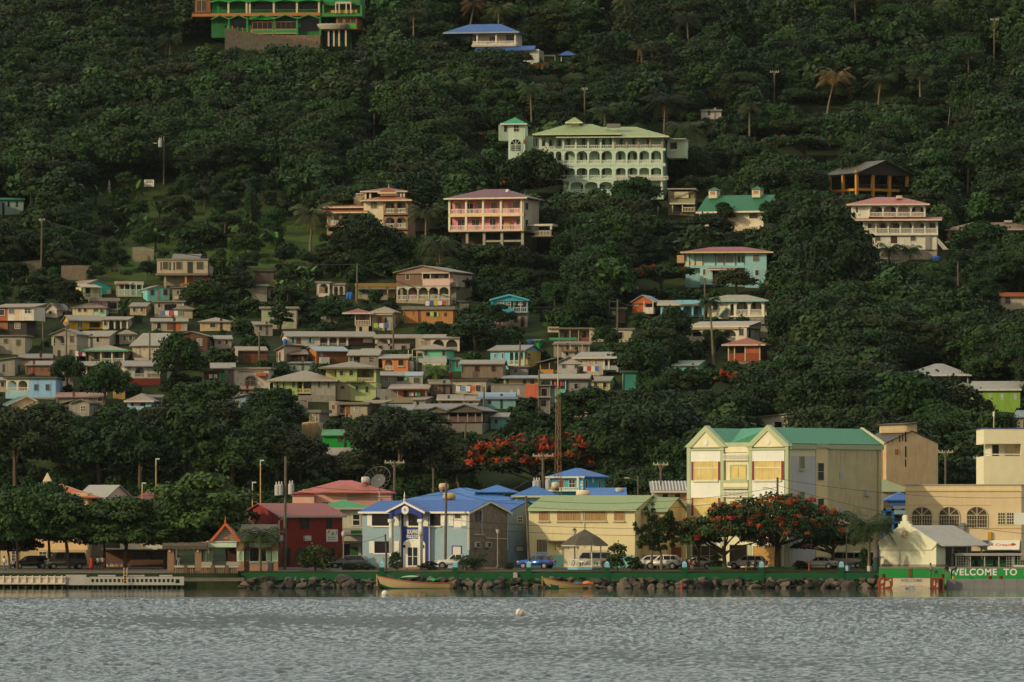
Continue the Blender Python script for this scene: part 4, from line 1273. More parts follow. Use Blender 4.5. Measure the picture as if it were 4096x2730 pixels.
# --- white villa with three storeys of arches
h=House('villa','white three storey villa with round arches and faded red roofs',3460,1040,-5,'villa',keep=(3385,3780,780,1040))
VW='d3cab0'
h.wall(VW,3490,3745,943,1000,.3,8,deep=0);h.wall('9c8e76',3500,3745,1000,1040,.5,8);h.wall(VW,3405,3475,822,878,.2,8,deep=0);h.wall('c3b89c',3476,3698,822,868,1.4,8,deep=0);h.wall('c3b89c',3456,3745,884,942,1.5,8,deep=0)
h.roof('hip','b8685c',3398,3706,818,785,-.2,8,.45,fascia='c9bda0',rust=.05);h.roof('sf','b05a50',3424,3764,880,868,-.9,1.45,.15,None,'c9bda0',.05,'porch_roof')
h.arc(3474,3700,822,845,868,4,0,'d9d0b8',.2,.22,1);h.rail(3477,3698,850,868,.05,'cfc8b4',step=.22)
h.arc(3452,3750,885,908,938,6,0,'d9d0b8',.24,.22,1);h.rail(3455,3747,914,936,.05,'cfc8b4',step=.22);h.slab(3452,3750,936,943,-.1,1.5,'d3cab0')
for a,b in((3502,3530),(3562,3590),(3640,3660),(3680,3692)):h.win(a,830,b,850,1.4,None,'2a261e')
for a,b in((3470,3484),(3520,3540),(3570,3598),(3636,3650),(3680,3700),(3716,3738)):h.win(a,894,b,914,1.5,None,'2f2a22')
h.win(3424,830,3431,850,.2,None,'4a4438');h.wins([(3501,944,3521,964),(3641,944,3661,964)],d=.3,fr='bdb49c',gl='5c564a');h.door(3562,946,3588,974,'4a3024',.3);h.wall('8a8070',3700,3720,944,1000,.1,1,deep=0)
m=MB();m.prism_y([(h.X(3738),h.Z(940)),(h.X(3792),h.Z(1000)),(h.X(3770),h.Z(1000)),(h.X(3730),h.Z(950))],.4,2);m.build('stair',h.pm('b4aa92'),h.root)
m=MB();m.box(h.X(3582),h.X(3606),2,3,h.Z(793),h.Z(781));m.build('water_heater',h.pm('b4ac98'),h.root)
h.done()
h=House('balustrade','white sloping balustrade below the white arched villa',3495,1072,0,'balustrade')
m=MB();L_=(3630-3495)/h.k;s_=(1055-1028)/h.k
m.add([(0,0,0),(L_,0,s_),(L_,.2,s_),(0,.2,0),(0,0,.18),(L_,0,s_+.18),(L_,.2,s_+.18),(0,.2,.18)],[(0,3,2,1),(4,5,6,7),(0,1,5,4),(1,2,6,5),(2,3,7,6),(3,0,4,7)])
m.add([(x,y,z+.62)for x,y,z in m.v[:8]],[(0,3,2,1),(4,5,6,7),(0,1,5,4),(1,2,6,5),(2,3,7,6),(3,0,4,7)])
for q in range(18):x=L_*(q+.5)/18;m.box(x-.07,x+.07,.05,.15,s_*x/L_+.17,s_*x/L_+.63)
for x in(0.1,L_*.55,L_-.1):m.box(x-.1,x+.1,.04,.16,-3,0)
m.build('balustrade',h.pm(WHT),h.root);h.done()
# --- orange concrete frame with dark roof
h=House('unfinished_house','unfinished open house with orange concrete frame and dark gable roof',3428,850,32,'house',keep=(3290,3650,640,790))
OF='b9802f'
h.roof('gy','5a5448',3428,3646,692,638,-.3,12,.5,wood('33281f'),None,.2)
for x in(3430,3497,3566,3640):
 h.col(x,682,812 if x<3600 else 740,0,.45,OF)
for d_ in(3.8,7.6,10.5):m=MB();m.box(-.2,.22,d_,d_+.4,h.Z(850),h.Z(694));m.build('column',h.pm('b98a3c'),h.root)
h.box('beam',OF,3426,3646,681,693,.02,.5);h.box('beam',OF,3426,3606,753,763,.03,.45);m=MB();m.box(-.22,.22,.5,10.8,h.Z(764),h.Z(754));m.build('beam',h.pm(OF),h.root)
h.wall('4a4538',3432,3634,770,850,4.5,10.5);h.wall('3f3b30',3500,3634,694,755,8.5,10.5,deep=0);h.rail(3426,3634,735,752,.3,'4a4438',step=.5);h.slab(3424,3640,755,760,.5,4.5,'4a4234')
for a in(3540,3600):h.win(a,712,a+14,750,8.5,None,'15140f')
m=MB();m.box(-2.8,-1.2,4.0,6,h.Z(692),h.Z(692)+.9);
h.done()
# --- light blue house with red hip roof
h=House('house','light blue two storey house with red hip roof and long upper veranda',2738,1155,-4,keep=(2735,3075,985,1160))
LB='8db5ad'
h.wall(LB,2980,3065,1012,1168,0,8);h.wall('9cc0b2',2740,2980,1014,1070,1.7,8,deep=0);h.wall('86aca2',2740,2980,1070.3,1155,1.0,8);h.roof('hip','97483f',2732,3082,1009,984,-.2,8.4,.4,fascia='c4ac7a',rust=.05)
h.slab(2736,2980,1063,1073,0,1.7,LB);h.cols((2738,2758,2780,2811,2862,2896,2942),1010,1064,0,.12,'3a342c');h.rail(2738,2810,1046,1063,.05,'c4b894',True);h.rail(2812,2975,1052,1063,.05,'9ac0b4',True)
h.wins([(2868,1022,2892,1060),(2900,1022,2930,1058)],d=1.7,fr=None,gl='9c8f74');h.wins([(2950,1022,2958,1060),(2966,1022,2972,1060)],d=1.7,fr='bdb292',gl='1f1c16')
h.win(3012,1022,3034,1045,0,'a39c84','4f463a',3,3);h.win(3020,1082,3034,1104);h.roof('sf','97483f',2832,2945,1078,1068,-.9,.95,.1,None,'c4ac9c',.05,'porch_roof');h.wall('a5c4b2',2800,2850,1074,1140,-.2,1,deep=0);h.win(2812,1078,2821,1100,-.2);h.box('door','3a5c80',2852,2880,1082,1100,.9,.98)
h.box('panel','c19a6a',2706,2738,1020,1050,1.5,6);h.done()
h=House('satellite_dish','large pale satellite dish leaning left of the light blue house',2778,1125,0,'satellite dish')
m=MB();m.lathe([(.05,0),(.5,.05),(.9,.18),(1.25,.4),(1.25,.45),(.9,.24),(.5,.11),(.05,.06)],24);o_=m.build('dish',h.pm('9c927c'),h.root);o_.location=(0,-.6,.9);o_.rotation_euler=(R(68),R(-18),0)
m=MB();m.tube([(0,0,-.6),(0,-.4,.8)],.07,6);m.tube([(0,-.6,.9),(-.3,-1.7,.9)],.03,5);m.build('mount',h.pm('6d6758'),h.root);h.done()
# --- green roofed house with dormer vents
h=House('house','white house with broad dark green roof and two small roof cupolas',2795,925,-20,keep=(2650,3130,745,930))
h.wall('cbbfa2',2798,3050,850,925,0,9);h.wall('b9a886',2925,3050,912,950,-1.4,-.1)
m=MB();xl,xr=h.X(2790),h.X(3060);ze,zr=h.Z(853),h.Z(778)
m.prism_x([(-.9,ze-.12),(5,zr-.12),(10.2,ze-.12),(10.2,ze),(5,zr),(-.9,ze)],xl,xr);m.build('roof',h.rm('2f7850',.03),h.root)
h.attic('cbbfa2',[(0.01,ze-.2),(8.9,ze-.2),(5,zr-.2)],'x',xl+.2,xr-.2)
h.box('fascia','cfc3a4',2790,3060,849,856,-1.0,-.91)
for x in(2823,2994):
 m=MB();a,b=h.X(x-16),h.X(x+16);m.box(a,b,3.6,5.4,h.Z(790),h.Z(757));m.build('cupola',h.pm('c4b698'),h.root)
 m=MB();m.add([(a-.2,3.4,h.Z(758)),(b+.2,3.4,h.Z(758)),(b+.2,5.6,h.Z(758)),(a-.2,5.6,h.Z(758)),((a+b)/2,4.5,h.Z(744))],[(0,3,2,1),(0,1,4),(1,2,4),(2,3,4),(3,0,4)]);m.build('cupola_roof',h.rm('2f7850',0),h.root)
 h.box('louvre','a3785c',x-9,x+9,763,775,3.54,3.59)
h.win(2995,860,3028,878,0,'bdb292','2a261e');h.hole(2812,860,2840,880);h.done()
h=House('house','cream and brown gabled house joined to the green roofed house',2655,870,-5,keep=(2655,2780,753,872))
h.wall('7d6e58',2670,2775,764,870,1.5,8);h.wall('bdae88',2695,2752,766,792,1.2,2,deep=0);h.roof('sl','9a9078',2672,2778,805,757,1.2,8,.1);h.roof('flat','bdb49c',2672,2778,758,753,.9,8,.2,rust=0);h.roof('sf','a9a36c',2680,2778,814,792,-.4,1.4,.1,None,'bdb292',.05,'porch_roof');h.hole(2700,818,2770,842,1.5);h.rail(2730,2780,830,848,-.2,'c4b890');h.cols((2690,2730),814,850,-.3,.16,'c4b890');h.done()
h=House('gazebo','open garden gazebo with yellowish hip roof beside the green roofed house',3060,880,0,'gazebo')
h.roof('hip','b09a50',3056,3128,857,830,0,3,.2,fascia='c4b890',rust=0);h.cols((3064,3116),857,880,.1,.12,WHT);m=MB()
for x in(3064,3116):m.box(h.X(x)-.06,h.X(x)+.06,2.7,2.85,-1,h.Z(857))
m.build('column',h.pm(WHT),h.root);h.slab(3058,3122,878,884,0,3,'a39a84');h.done()
# --- blue roofed house near the top
h=House('house','white house with bright blue hip roof high in the forest',1885,262,-10,keep=(1790,2160,88,205))
h.wall('b9ad98',1886,2062,130,182,1.6,7,deep=0);h.roof('hip','3d68a8',1780,2072,131,92,-.3,7.5,.3,fascia='8a94a0',rust=0);h.cols((1908,1984,2060),130,186,0,.26,'cfc4ae');h.rail(1890,2062,166,180,.05,'cfc4ae');h.slab(1886,2064,180,188,0,1.6,'b4a996')
h.wins([(1952,146,1978,170),(2018,140,2056,170)],d=1.6,fr=None);h.hole(1890,140,1905,164,1.6);h.wall('a59b86',1900,2150,200,262,.4,7);h.roof('sf','3d68a8',1905,2140,205,186,-1.2,.5,.1,rust=0,name='porch_roof');h.wall('b0b09a',2098,2158,202,262,-.6,.35);h.win(2100,212,2122,242,-.6,'b9b49c','22211c',1,2);h.hole(1945,208,1990,224,.4);h.done()
h=House('garden_shelter','small blue roofed garden shelter right of the blue roofed house',2240,255,0,'shelter',keep=(2170,2310,195,225))
h.roof('hip','3d68a8',2235,2305,221,202,0,3,.1,rust=0);h.cols((2245,2295),221,255,.2,.15,WHT);h.wall('b4ac94',2175,2222,219,224,1,1.3,deep=0);h.col(2174,220,250,1,.2,'c4c4a4');h.col(2220,220,250,1,.2,'c4c4a4');h.done()
# --- bright green building at the top edge
h=House('guest_house','long bright green terraced guest house cut by the top edge of the picture',780,200,-6,'guest house',keep=(770,1450,-20,215))
GN,GD='2f8a3a','25632f'
ORG='a0683a'
h.wall(GD,842,1284,-10,62,2,9,deep=0);h.wall(GD,842,1284,62.3,150,1.2,9,deep=0);h.slab(770,1284,56,68,-.4,2,ORG);h.slab(842,1284,6,10,-.4,2,GN)
h.cols((915,988,1001,1097,1190,1278),10,57,-.3,.35,'bda98c');h.rail(842,1276,42,56,-.2,'3a6a34',step=.35)
for i_,(a,b)in enumerate(((846,918),(918,994),(998,1098),(1098,1192),(1192,1284))):
 for(yb_,yt_,cc)in((80,64,'4a7a44'),(12,2,GN)):
  m=MB();A,B,M_=h.X(a),h.X(b),(h.X(a)+h.X(b))/2
  m.prism_y([(A,h.Z(yb_)-.1),(M_,h.Z(yt_)-.1),(B,h.Z(yb_)-.1),(B,h.Z(yb_)+.12),(M_,h.Z(yt_)+.12),(A,h.Z(yb_)+.12)],-.7,-.35);m.build('gable_trim',h.pm(cc),h.root)
h.box('panel','1fae2f',1000,1100,68,82,-.1,1.1)
for a,b in((1012,1090),(1105,1186)):h.win(a,92,b,118,0,ORG,'1c1a14',4,1);h.box('wall_panel','8a8a4c',a-8,b+8,121,140,-.06,1.15);h.box('panel','25804a',a,b,124,134,-.1,-.061)
h.hole(1200,80,1276,128,1.2);h.hole(925,80,985,112,1.2);h.hole(1010,14,1090,42,2);h.hole(1105,14,1185,42,2);h.hole(1196,14,1270,42,2);h.cols((916,990,1098,1190,1282),68,146,-.1,.3,'2f7a46');h.box('door','1f9a50',842,870,10,52,1.9,1.99)
for x in(795,815):h.win(x-10,2,x+6,44,1,'a3875c','2f2b24',2,1)
h.wall('7d4a34',776,838,0,50,1,8,deep=0);h.wall(stone('6d6048'),920,1284,146,200,-.6,8)
m=MB();m.prism_y([(h.X(905),h.Z(118)),(h.X(1284),h.Z(185)),(h.X(1284),-2),(h.X(905),-2)],-1.5,-.8);m.build('retaining_wall',stone('57503f'),h.root)
for i_ in range(18):
 x=915+i_*20;m=MB();z=h.Z(118+(x-905)*.177);m.box(h.X(x)-.07,h.X(x)+.07,-1.3,-1.1,z-.1,z+.75);m.build('fence_post',h.pm('9c5a3c'),h.root)
h.wall('3a6a3a',1290,1440,-10,26,1,8,deep=0);h.wall('4a5a34',1290,1440,26.3,72,2,8,deep=0);h.cols((1294,1446),26,70,0,.3,GN);h.slab(1286,1450,60,72,-.2,2,'3a7a3a');h.box('balcony','a08a3c',1325,1430,46,58,-.1,.1)
for x in(1318,1365):h.box('panel','25804a',x-18,x+18,0,14,.94,.99)
for x in(1346,1360,1388,1406):h.col(x,14,60,-.6,.2,'bdae98')
h.slab(1346,1408,14,22,-.6,1,'bdae98','pergola_top')
h.wall('8a5f3a',1345,1428,73,122,.5,8,deep=0)
for a in(1352,1382,1404):h.win(a,78,a+18,96,.5,None,'3a352c')
m=MB();m.lathe([(1.0,0),(1.6,.2),(1.9,.9),(1.9,1.2)],20);o_=m.build('round_balcony',h.pm('a39a84'),h.root);o_.location=(h.X(1330),.4,h.Z(126));o_.scale=(1.5,.7,1)
h.box('panel','1fa03a',1390,1424,103,118,.44,.49)
for x in(1315,1336,1357,1384):h.col(x,126,190,.3,.3,'b3a58e')
h.wall('2a4a24',1290,1400,126,200,3,8);h.done()
# --- the village: small houses, left to right, top to bottom
HUT_DOORS=['4a2c22','5a4a3a','3a4a50','6a3a2c','8a8270','2f3a34']
def hut(label,x0,x1,ye,yb,yaw,wall,roof,wins=(),dep=6,name='house',keep=True,doors=(),shade_panes=(),fr='bdb39a',gl='2a2620',ov=.35,fascia=None,rust=.4,cat='house',sh=None):
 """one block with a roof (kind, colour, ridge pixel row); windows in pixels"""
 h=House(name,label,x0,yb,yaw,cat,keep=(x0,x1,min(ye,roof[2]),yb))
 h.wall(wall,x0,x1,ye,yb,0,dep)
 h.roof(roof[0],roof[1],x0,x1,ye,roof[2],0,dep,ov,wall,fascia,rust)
 for w_ in wins:h.win(*w_[:4],fr=fr,gl=gl,nx=w_[4]if len(w_)>4 else 1,ny=w_[5]if len(w_)>5 else 1,sh=sh)
 for d_ in doors:h.door(*d_[:4],*(d_[4:]or('4a2c22',)))
 for o_ in shade_panes:h.hole(*o_)
 if not doors and x1-x0>70 and wins:
  spots=[x for x in range(int(x0)+8,int(x1)-16,6)if all(x+12<w_[0]-3 or x>w_[2]+3 for w_ in wins)]
  if spots:h.door(spots[len(spots)//2],yb-2.05*h.k,spots[len(spots)//2]+10,yb,HUT_DOORS[len(label)%6])
 if abs(yaw)>5 and dep>4.5:
  fc,xc=('L',x0)if yaw>0 else('R',x1)
  mid=dep*.45*h.k*h.s
  zt_=ye+(yb-ye)*.28
  h.win(xc+(-1 if yaw>0 else 1)*mid,zt_,xc+(-1 if yaw>0 else 1)*(mid+1.0*h.k*h.s),zt_+1.0*h.k,face=fc,xc=xc,fr=fr,gl=gl)
 if len(label)%3==0:
  m=MB();X_=h.X(x0 if len(label)%2 else x1);m.tube([(X_,-.12,h.Z(ye)-.1),(X_,-.08,0)],.05,5);m.build('downpipe',h.pm('8f8a7c'),h.root)
 return h
h=hut('small turquoise hut alone at the left edge above the banana slope',-12,93,797,862,8,'8fa592',('gx','58a583',788),[(29,806,38,828),(62,806,71,828)],5,fr=None);h.box('band','4fb894',-10,92,798,804,-.05,-.01);h.done()
h=hut('turquoise gable house with pale porch and rusty tan roof',334,441,1143,1184,28,'3fb09c',('gy','a08668',1117),(),7,ov=.25);h.wall('bfae8c',303,372,1152,1200,-2.2,-.1);h.roof('sf','bdb098',300,372,1152,1136,-3.2,-.05,.15,name='porch_roof',rust=.1);h.cols((306,336,371),1152,1200,-3.1,.14,'a9c08c');h.rail(306,371,1178,1198,-3.1,'bfb69c');h.slab(303,373,1197,1202,-3.2,-2.2,'a59b84');h.door(320,1155,336,1190,'2a2f28',-2.2);h.box('panel','bfb49a',423,440,1158,1180,-.06,-.01);h.done()
h=hut('pale green veranda house with crossed railing between two turquoise houses',464,570,1138,1186,4,'9a8f76',('sf','a39a82',1120),[(481,1140,497,1157),(500,1140,517,1157),(545,1140,563,1158)],6);h.cols((473,497,520,545,569),1138,1186,-1.3,.12,'a9bfa0');h.rail(472,570,1160,1185,-1.3,'a3b9a4',step=.2);h.slab(466,571,1184,1190,-1.4,0,'8f8872');h.roof('sf','9a6a48',466,512,1137,1128,-1.6,0,.1,name='porch_roof');h.done()
hut('little turquoise gable house with two brown shutters',590,676,1156,1204,18,'6fae9f',('gy','9c917a',1141),[(602,1160,615,1182),(652,1158,668,1181)],6,gl='5a3a34',fr=None,ov=.2).done()
h=House('house','beige upper storey house over an orange and grey lower storey',625,1152,-4,keep=(620,835,1015,1155))
h.wall('a39679',628,832,1042,1094,0,7,deep=0);h.wall('a05f2f',722,830,1103,1152,1.2,7);h.wall('857c68',650,721,1103,1152,1.5,7);h.slab(622,834,1094,1103,-.2,7,'6d6452');h.roof('flat','9c907a',628,832,1042,1036,0,7,.15);h.roof('gx','7d7460',690,795,1036,1014,.5,5,.3,'93886f')
for a,b in((652,672),(706,727),(788,813)):h.win(a,1049,b,1078,0,'8f8268','4f4a3c')
for a in(642,678,694):h.win(a,1049,a+5,1082,0,None,'2f2b22')
h.door(750,1049,772,1094,'37352b');h.win(774,1104,801,1131,1.2,'d0c9b4','2a2620',4,3);h.cols((660,743),1103,1152,.2,.3,'8f8a6c');h.done()
h=hut('small grey concrete block house with an air conditioner',690,728,1153,1208,0,'8a8470',('flat','857e6b',1148),[(706,1162,717,1180)],4,keep=False);h.box('air_conditioner','b4ac94',698,714,1186,1198,-.3,-.01);h.done()
h=hut('grey concrete house with purple veranda railing',618,736,1210,1270,-6,'8d8672',('flat','948b76',1204),[(632,1214,643,1231)],6);h.hole(658,1218,706,1262);h.rail(658,706,1242,1262,-.12,'57487a');h.col(733,1216,1270,-.1,.2,'a9b094');h.done()
h=hut('long low house with grey green metal roof below the purple railing',606,748,1286,1325,3,'a0947a',('sf','98937c',1268),[(628,1292,644,1316)],5);h.door(668,1290,690,1320,'7a4630');h.door(703,1290,722,1322,'b5602c');h.done()
hut('tan roofed bungalow half hidden by banana plants',800,922,1287,1325,0,'b09a72',('hip','a39478',1268),[(840,1294,862,1310)],5).done()
h=House('house','white boarded upper storey standing on a dark brown lower storey at the left edge',-20,1345,-12,keep=(-20,150,1208,1345))
h.wall('c4bba6',32,138,1229,1284,0,6,deep=0);h.wall('9c5638',-20,31.5,1229,1284,.02,6,deep=0);h.wall('3a332a',-20,104,1286,1345,.6,6);h.roof('sf','9c8a70',-20,138,1229,1210,0,6,.4,'7d6858',None,.4);h.wall('8a5a40',-20,28,1286.2,1318,.5,.58,deep=0)
h.win(36,1238,58,1256,0,'b9b09c','6a6e70');h.door(61,1242,78,1282,'c9a582');h.win(101,1236,125,1254,0,'cfc8b4','3a3430',2,2);h.win(57,1293,77,1315,.6,'cfc8b4','1f1c18',4,3);h.win(-10,1240,18,1262,.02);h.done()
hut('grey rendered house with green curtained window at the left edge',-15,101,1346,1415,-5,'948c77',('flat','8d8570',1341),[(17,1357,30,1374),(67,1360,82,1383)],6,fr='7d7560',gl='4f5a34').done()
h=House('house','cream and mint cottage with dark red shutters and tan hip roof',288,1268,-4,keep=(285,428,1206,1265))
h.wall('c4b58c',290,374,1230,1268,0,6);h.wall('9fb594',374.5,424,1231,1268,.05,6);h.roof('hip','9a7c62',288,426,1231,1208,0,6,.25);h.wins([(312,1230.5,324,1248),(335,1230.5,347,1248),(402,1236,412,1251)],gl='5a2c26',fr='8fb48a');h.win(376,1231,391,1248,.04,None,'5a5546');h.done()
h=hut('small pink house with grey slab porch',368,470,1206,1255,6,'a88a84',('flat','a39c88',1192),[(392,1208,412,1222)],5,gl='a3707a',keep=False);h.hole(430,1212,466,1252);h.rail(430,468,1236,1252,-.1,'a39a84');h.done()
h=House('house','bright yellow bungalow with grey metal roof and brown gable end',280,1322,14,keep=(212,412,1258,1320))
h.wall('cf9f34',280,357,1284,1322,0,6);h.wall('cf9f34',399,409,1284,1322,.01,6);h.wall('5c4a26',357.3,398.7,1284,1322,1.3,6);h.roof('gx','978c74',280,409,1283,1258,0,6,.5,'cf9f34',None,.25)
m=MB();xl=h.X(280);m.box(xl-.05,xl,.05,5.9,-2,h.Z(1284));m.build('side_panel',stone('86745a'),h.root)
h.win(310,1288,328,1311,0,'cfc4a0','4f4a3a',3,1);h.win(368,1290,384,1308,1.3,None,'1f1c14');h.rail(357,399,1310,1320,.1,'b9902f',True);h.done()
h=House('house','small white house with two dark archways right of the yellow bungalow',411,1318,-4,keep=(411,512,1262,1316))
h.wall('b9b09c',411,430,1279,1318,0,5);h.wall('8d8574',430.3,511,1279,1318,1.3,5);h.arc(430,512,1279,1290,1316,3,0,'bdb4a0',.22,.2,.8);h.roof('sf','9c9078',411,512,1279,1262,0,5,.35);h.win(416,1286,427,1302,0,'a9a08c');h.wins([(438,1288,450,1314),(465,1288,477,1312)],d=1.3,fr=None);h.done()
h=House('house','tall grey concrete house with one big arched upper opening',202,1442,-10,keep=(202,310,1312,1440))
h.wall('8c8470',212,308,1338,1384,1.3,7,deep=0);h.wall('8a826e',212,308,1385,1442,0,7);h.wall('918975',268,308,1338,1384,.02,1.3,deep=0);h.roof('gy','857c68',206,310,1338,1314,-.1,7,.3,'8c8470');h.arc(206,268,1338,1358,1384,1,0,'928a76',.35,.22,1);h.rail(214,266,1374,1385,.05,'857c6c')
h.wins([(282,1346,293,1369),(279,1401,292,1422)],fr='7d7562');h.win(234,1348,250,1380,1.3,None,'4f5a58');h.door(230,1402,243,1432,'3a352c');h.done()
hut('grey block house with long tan roof beside the tall grey house',312,440,1346,1392,-14,'968d78',('gx','9d927a',1322),[(316,1350,326,1368),(387,1348,399,1370)],6).done()
h=House('house','tan hip roofed porch house with white columns and green fascia',345,1452,-4,keep=(330,512,1378,1450))
h.wall('a39878',345,500,1404,1452,1.6,7);h.roof('hip','a5967a',334,506,1402,1378,0,7,.4,fascia='4f8a6a');h.cols((404,448,495),1403,1450,0,.2,'c4baa0');h.rail(404,496,1434,1450,.05,'b3baa4');h.slab(345,500,1450,1455,0,1.6,'8d8672')
for a in(372,412,428,455,482):h.win(a,1410,a+13,1436,1.6,None,'2c3a34' if a<400 else '1f1d18')
h.done()
h=hut('beige house with tan metal roof beside the dark tree',530,640,1383,1435,-20,'a59a80',('gx','a29983',1330),[(573,1388,581,1401,2,2),(608,1388,618,1402,2,2)],9,ov=.5,rust=.1);h.done()
h=hut('dark brown boarded house with a white barred window',700,830,1345,1402,-6,'5a3f2e',('gy','8f856f',1325),[(790,1358,808,1382,3,3)],7,fr='d0c8b4',ov=.3);h.done()
hut('lean grey shed with vertical planks at the left edge',-15,60,1440,1505,-8,wood('857f72'),('sl','938a76',1428),[(10,1458,20,1490)],5,fr=None).done()
hut('low brown hut under a long grey metal roof',78,206,1432,1462,4,'7a5a44',('sf','8d8673',1412),[(120,1438,140,1456)],4,fr=None,keep=False).done()
hut('brick coloured hut under a drooping grey roof',105,200,1460,1500,-4,'7d5640',('sf','978e78',1440),[(160,1466,174,1484)],5,fr=None).done()
h=House('house','white veranda house with four cream posts beneath a tan roof',298,1502,5,keep=(270,452,1440,1500))
h.wall('8d8470',300,450,1464,1502,1.5,6);h.wall('b9b09c',300,338,1464,1490,.2,1.5,deep=0);h.roof('sf','978d76',274,452,1463,1441,-.2,6,.2);h.cols((345,381,416,448),1463,1500,0,.2,'bfb28c');h.wins([(352,1468,372,1496),(390,1468,408,1492)],d=1.5,fr=None);h.slab(298,452,1498,1504,0,1.5,'6d6654');h.wall('6a6252',310,440,1505,1560,.5,5);h.done()
h=House('house','white arched porch house with a red painted base',502,1542,10,keep=(440,642,1440,1540))
h.wall('b3ab9a',502,640,1466,1512,1.4,6,deep=0);h.wall('7d3226',502,640,1514,1542,0,6);h.slab(502,640,1511,1514,0,1.4,'a9a090');h.arc(526,590,1466,1488,1511,1,0,'c4bcaa',.5,.22,1);h.wall('bdb5a4',592,640,1466,1496,.02,.3,deep=0);h.arc(502,526,1466,1480,1511,1,.05,'b9b19e',.2,.2,1);h.rail(530,638,1494,1511,.06,'b9b19e',step=.18);h.roof('gx','9b9180',500,642,1465,1441,0,6,.45,stone('857660'),None,.4);h.win(545,1476,565,1505,1.4,None,'1f1c18');h.done()
h=House('house','light blue boarded house with an arched cream porch',22,1594,-5,keep=(20,226,1506,1620))
h.wall('86aac0',116,224,1515,1592,0,6,deep=0);h.wall(stone('857c68'),116,223,1592,1625,.05,6);h.wall('7d9aa0',24,115.6,1518,1580,1.4,6);h.arc(24,116,1516,1538,1562,2,0,'c4b998',.25,.2,.8);h.rail(27,113,1550,1566,.05,'b9b09a');h.wall('93b5b4',22,116,1566,1594,.02,1.4);h.roof('flat','6a6754',20,225,1515,1509,-.1,6,.25,rust=.1);h.wins([(138,1539,153,1562),(184,1539,199,1562)],fr='6f93a6',gl='4f4c44');h.door(72,1540,90,1572,'b5762f',1.4);h.win(96,1534,108,1560,1.4,None);h.done()
h=House('house','cream gabled house with dark teal roof low at the left edge',28,1665,12,keep=(0,180,1580,1640))
h.wall('bda77c',30,178,1618,1665,0,8);h.roof('gy','35695a',28,180,1622,1583,0,9,.3,'c9b080','b3aa90',.05);h.roof('flat','a59a80',92,232,1630,1624,-2.2,0,.1);h.hole(155,1632,175,1660);h.cols((98,150,190),1630,1665,-2,.2,'b9ad8c');h.done()
h=hut('grey gabled house with a white barred window above the shore trees',290,358,1612,1665,-8,'8f8875',('gy','8d8674',1597),[(324,1625,341,1645,3,2)],6,fr='c9c2ae');h.wall('857e6b',228,289,1618,1665,.3,5);h.roof('sl','928b78',226,289,1617,1598,.2,5,.2);h.done()
hut('low pinkish rusty roofed hut behind the grey gabled house',228,420,1588,1625,3,'7d7360',('sf','a8806a',1567),[(330,1592,350,1604),(390,1592,408,1606)],5,keep=False,rust=.6).done()
h=hut('pale blue porch house with tan hip roof above the shore trees',510,606,1604,1660,-6,'7fa5ab',('hip','a39680',1573),(),7,fascia='b4ac98',ov=.45);h.hole(524,1606,582,1626);h.win(535,1607,562,1625,-.04,None,'8a6a60');h.rail(524,582,1626,1640,-.1,'8fb0b4',True);h.done()
hut('turquoise bright little shed peeping out of the trees',575,645,1590,1625,0,'a39a86',('sf','9c8c74',1577),(),4,keep=False).done()
h=House('house','brown boarded three storey house with pink balcony above a stone arcade',1584,1212,-22,keep=(1580,1806,1062,1215))
h.wall('6f5740',1584,1688,1088,1146,.1,9,deep=0);h.wall(stone('8f836a'),1584,1800,1200,1225,0,9);h.wall('7d755f',1584,1800,1148,1200,1.6,9,deep=0);h.wall('a88f7c',1688.5,1800,1100,1146,1.3,9,deep=0);h.slab(1584,1800,1145,1150,0,9,'837a64');h.slab(1688,1800,1092,1098,-.2,1.5,'a59a84')
h.roof('gy','938873',1584,1800,1090,1064,-.2,9,.35,'8a7260',None,.2);h.rail(1690,1800,1118,1146,0,'b79d8c',True);h.wins([(1698,1100,1712,1118),(1725,1100,1740,1118),(1765,1100,1782,1118)],d=1.3,fr=None);h.cols((1690,1722,1798),1098,1120,0,.14,'b3a690');h.win(1624,1098,1637,1120,.1,'bdb49e','2f2c26')
h.arc(1586,1800,1150,1168,1200,5,0,'a59c88',.2,.22,.9);h.rail(1588,1798,1182,1200,.06,'b0a894',step=.22)
for i_,x in enumerate((1606,1640,1690,1730,1775)):h.win(x-10,1158,x+6,1196,1.6,None,('1d1a15','8a5a4a','5a7a34','1d1a15','4a463c')[i_])
h.col(1806,1148,1225,1.5,.3,'6f6856');h.slab(1798,1820,1130,1150,1,4,'8f8874','balcony');h.done()
h=House('house','long low house with yellow fascia and tan walls behind a utility pole',1424,1205,0,keep=(1420,1580,1130,1200))
h.wall('9a8458',1428,1580,1152,1205,1.4,6);h.roof('flat','b08a3c',1422,1582,1148,1134,0,6,.1,rust=.1);h.slab(1424,1582,1148,1158,0,1.2,'857c66','awning');h.wins([(1470,1162,1500,1178),(1520,1162,1534,1178)],d=1.4,gl='2a261f');h.rail(1450,1552,1180,1202,0,'8f8872',True);h.cols((1424,1478,1550),1150,1204,0,.16,'a98a4a');h.box('panel','2f8a3a',1434,1447,1160,1176,1.3,1.39);h.box('panel','3a5a9a',1450,1459,1160,1174,1.3,1.39);h.done()
h=House('house','little white arched veranda house with dark red base among the bushes',1260,1195,-4,keep=(1258,1382,1124,1190))
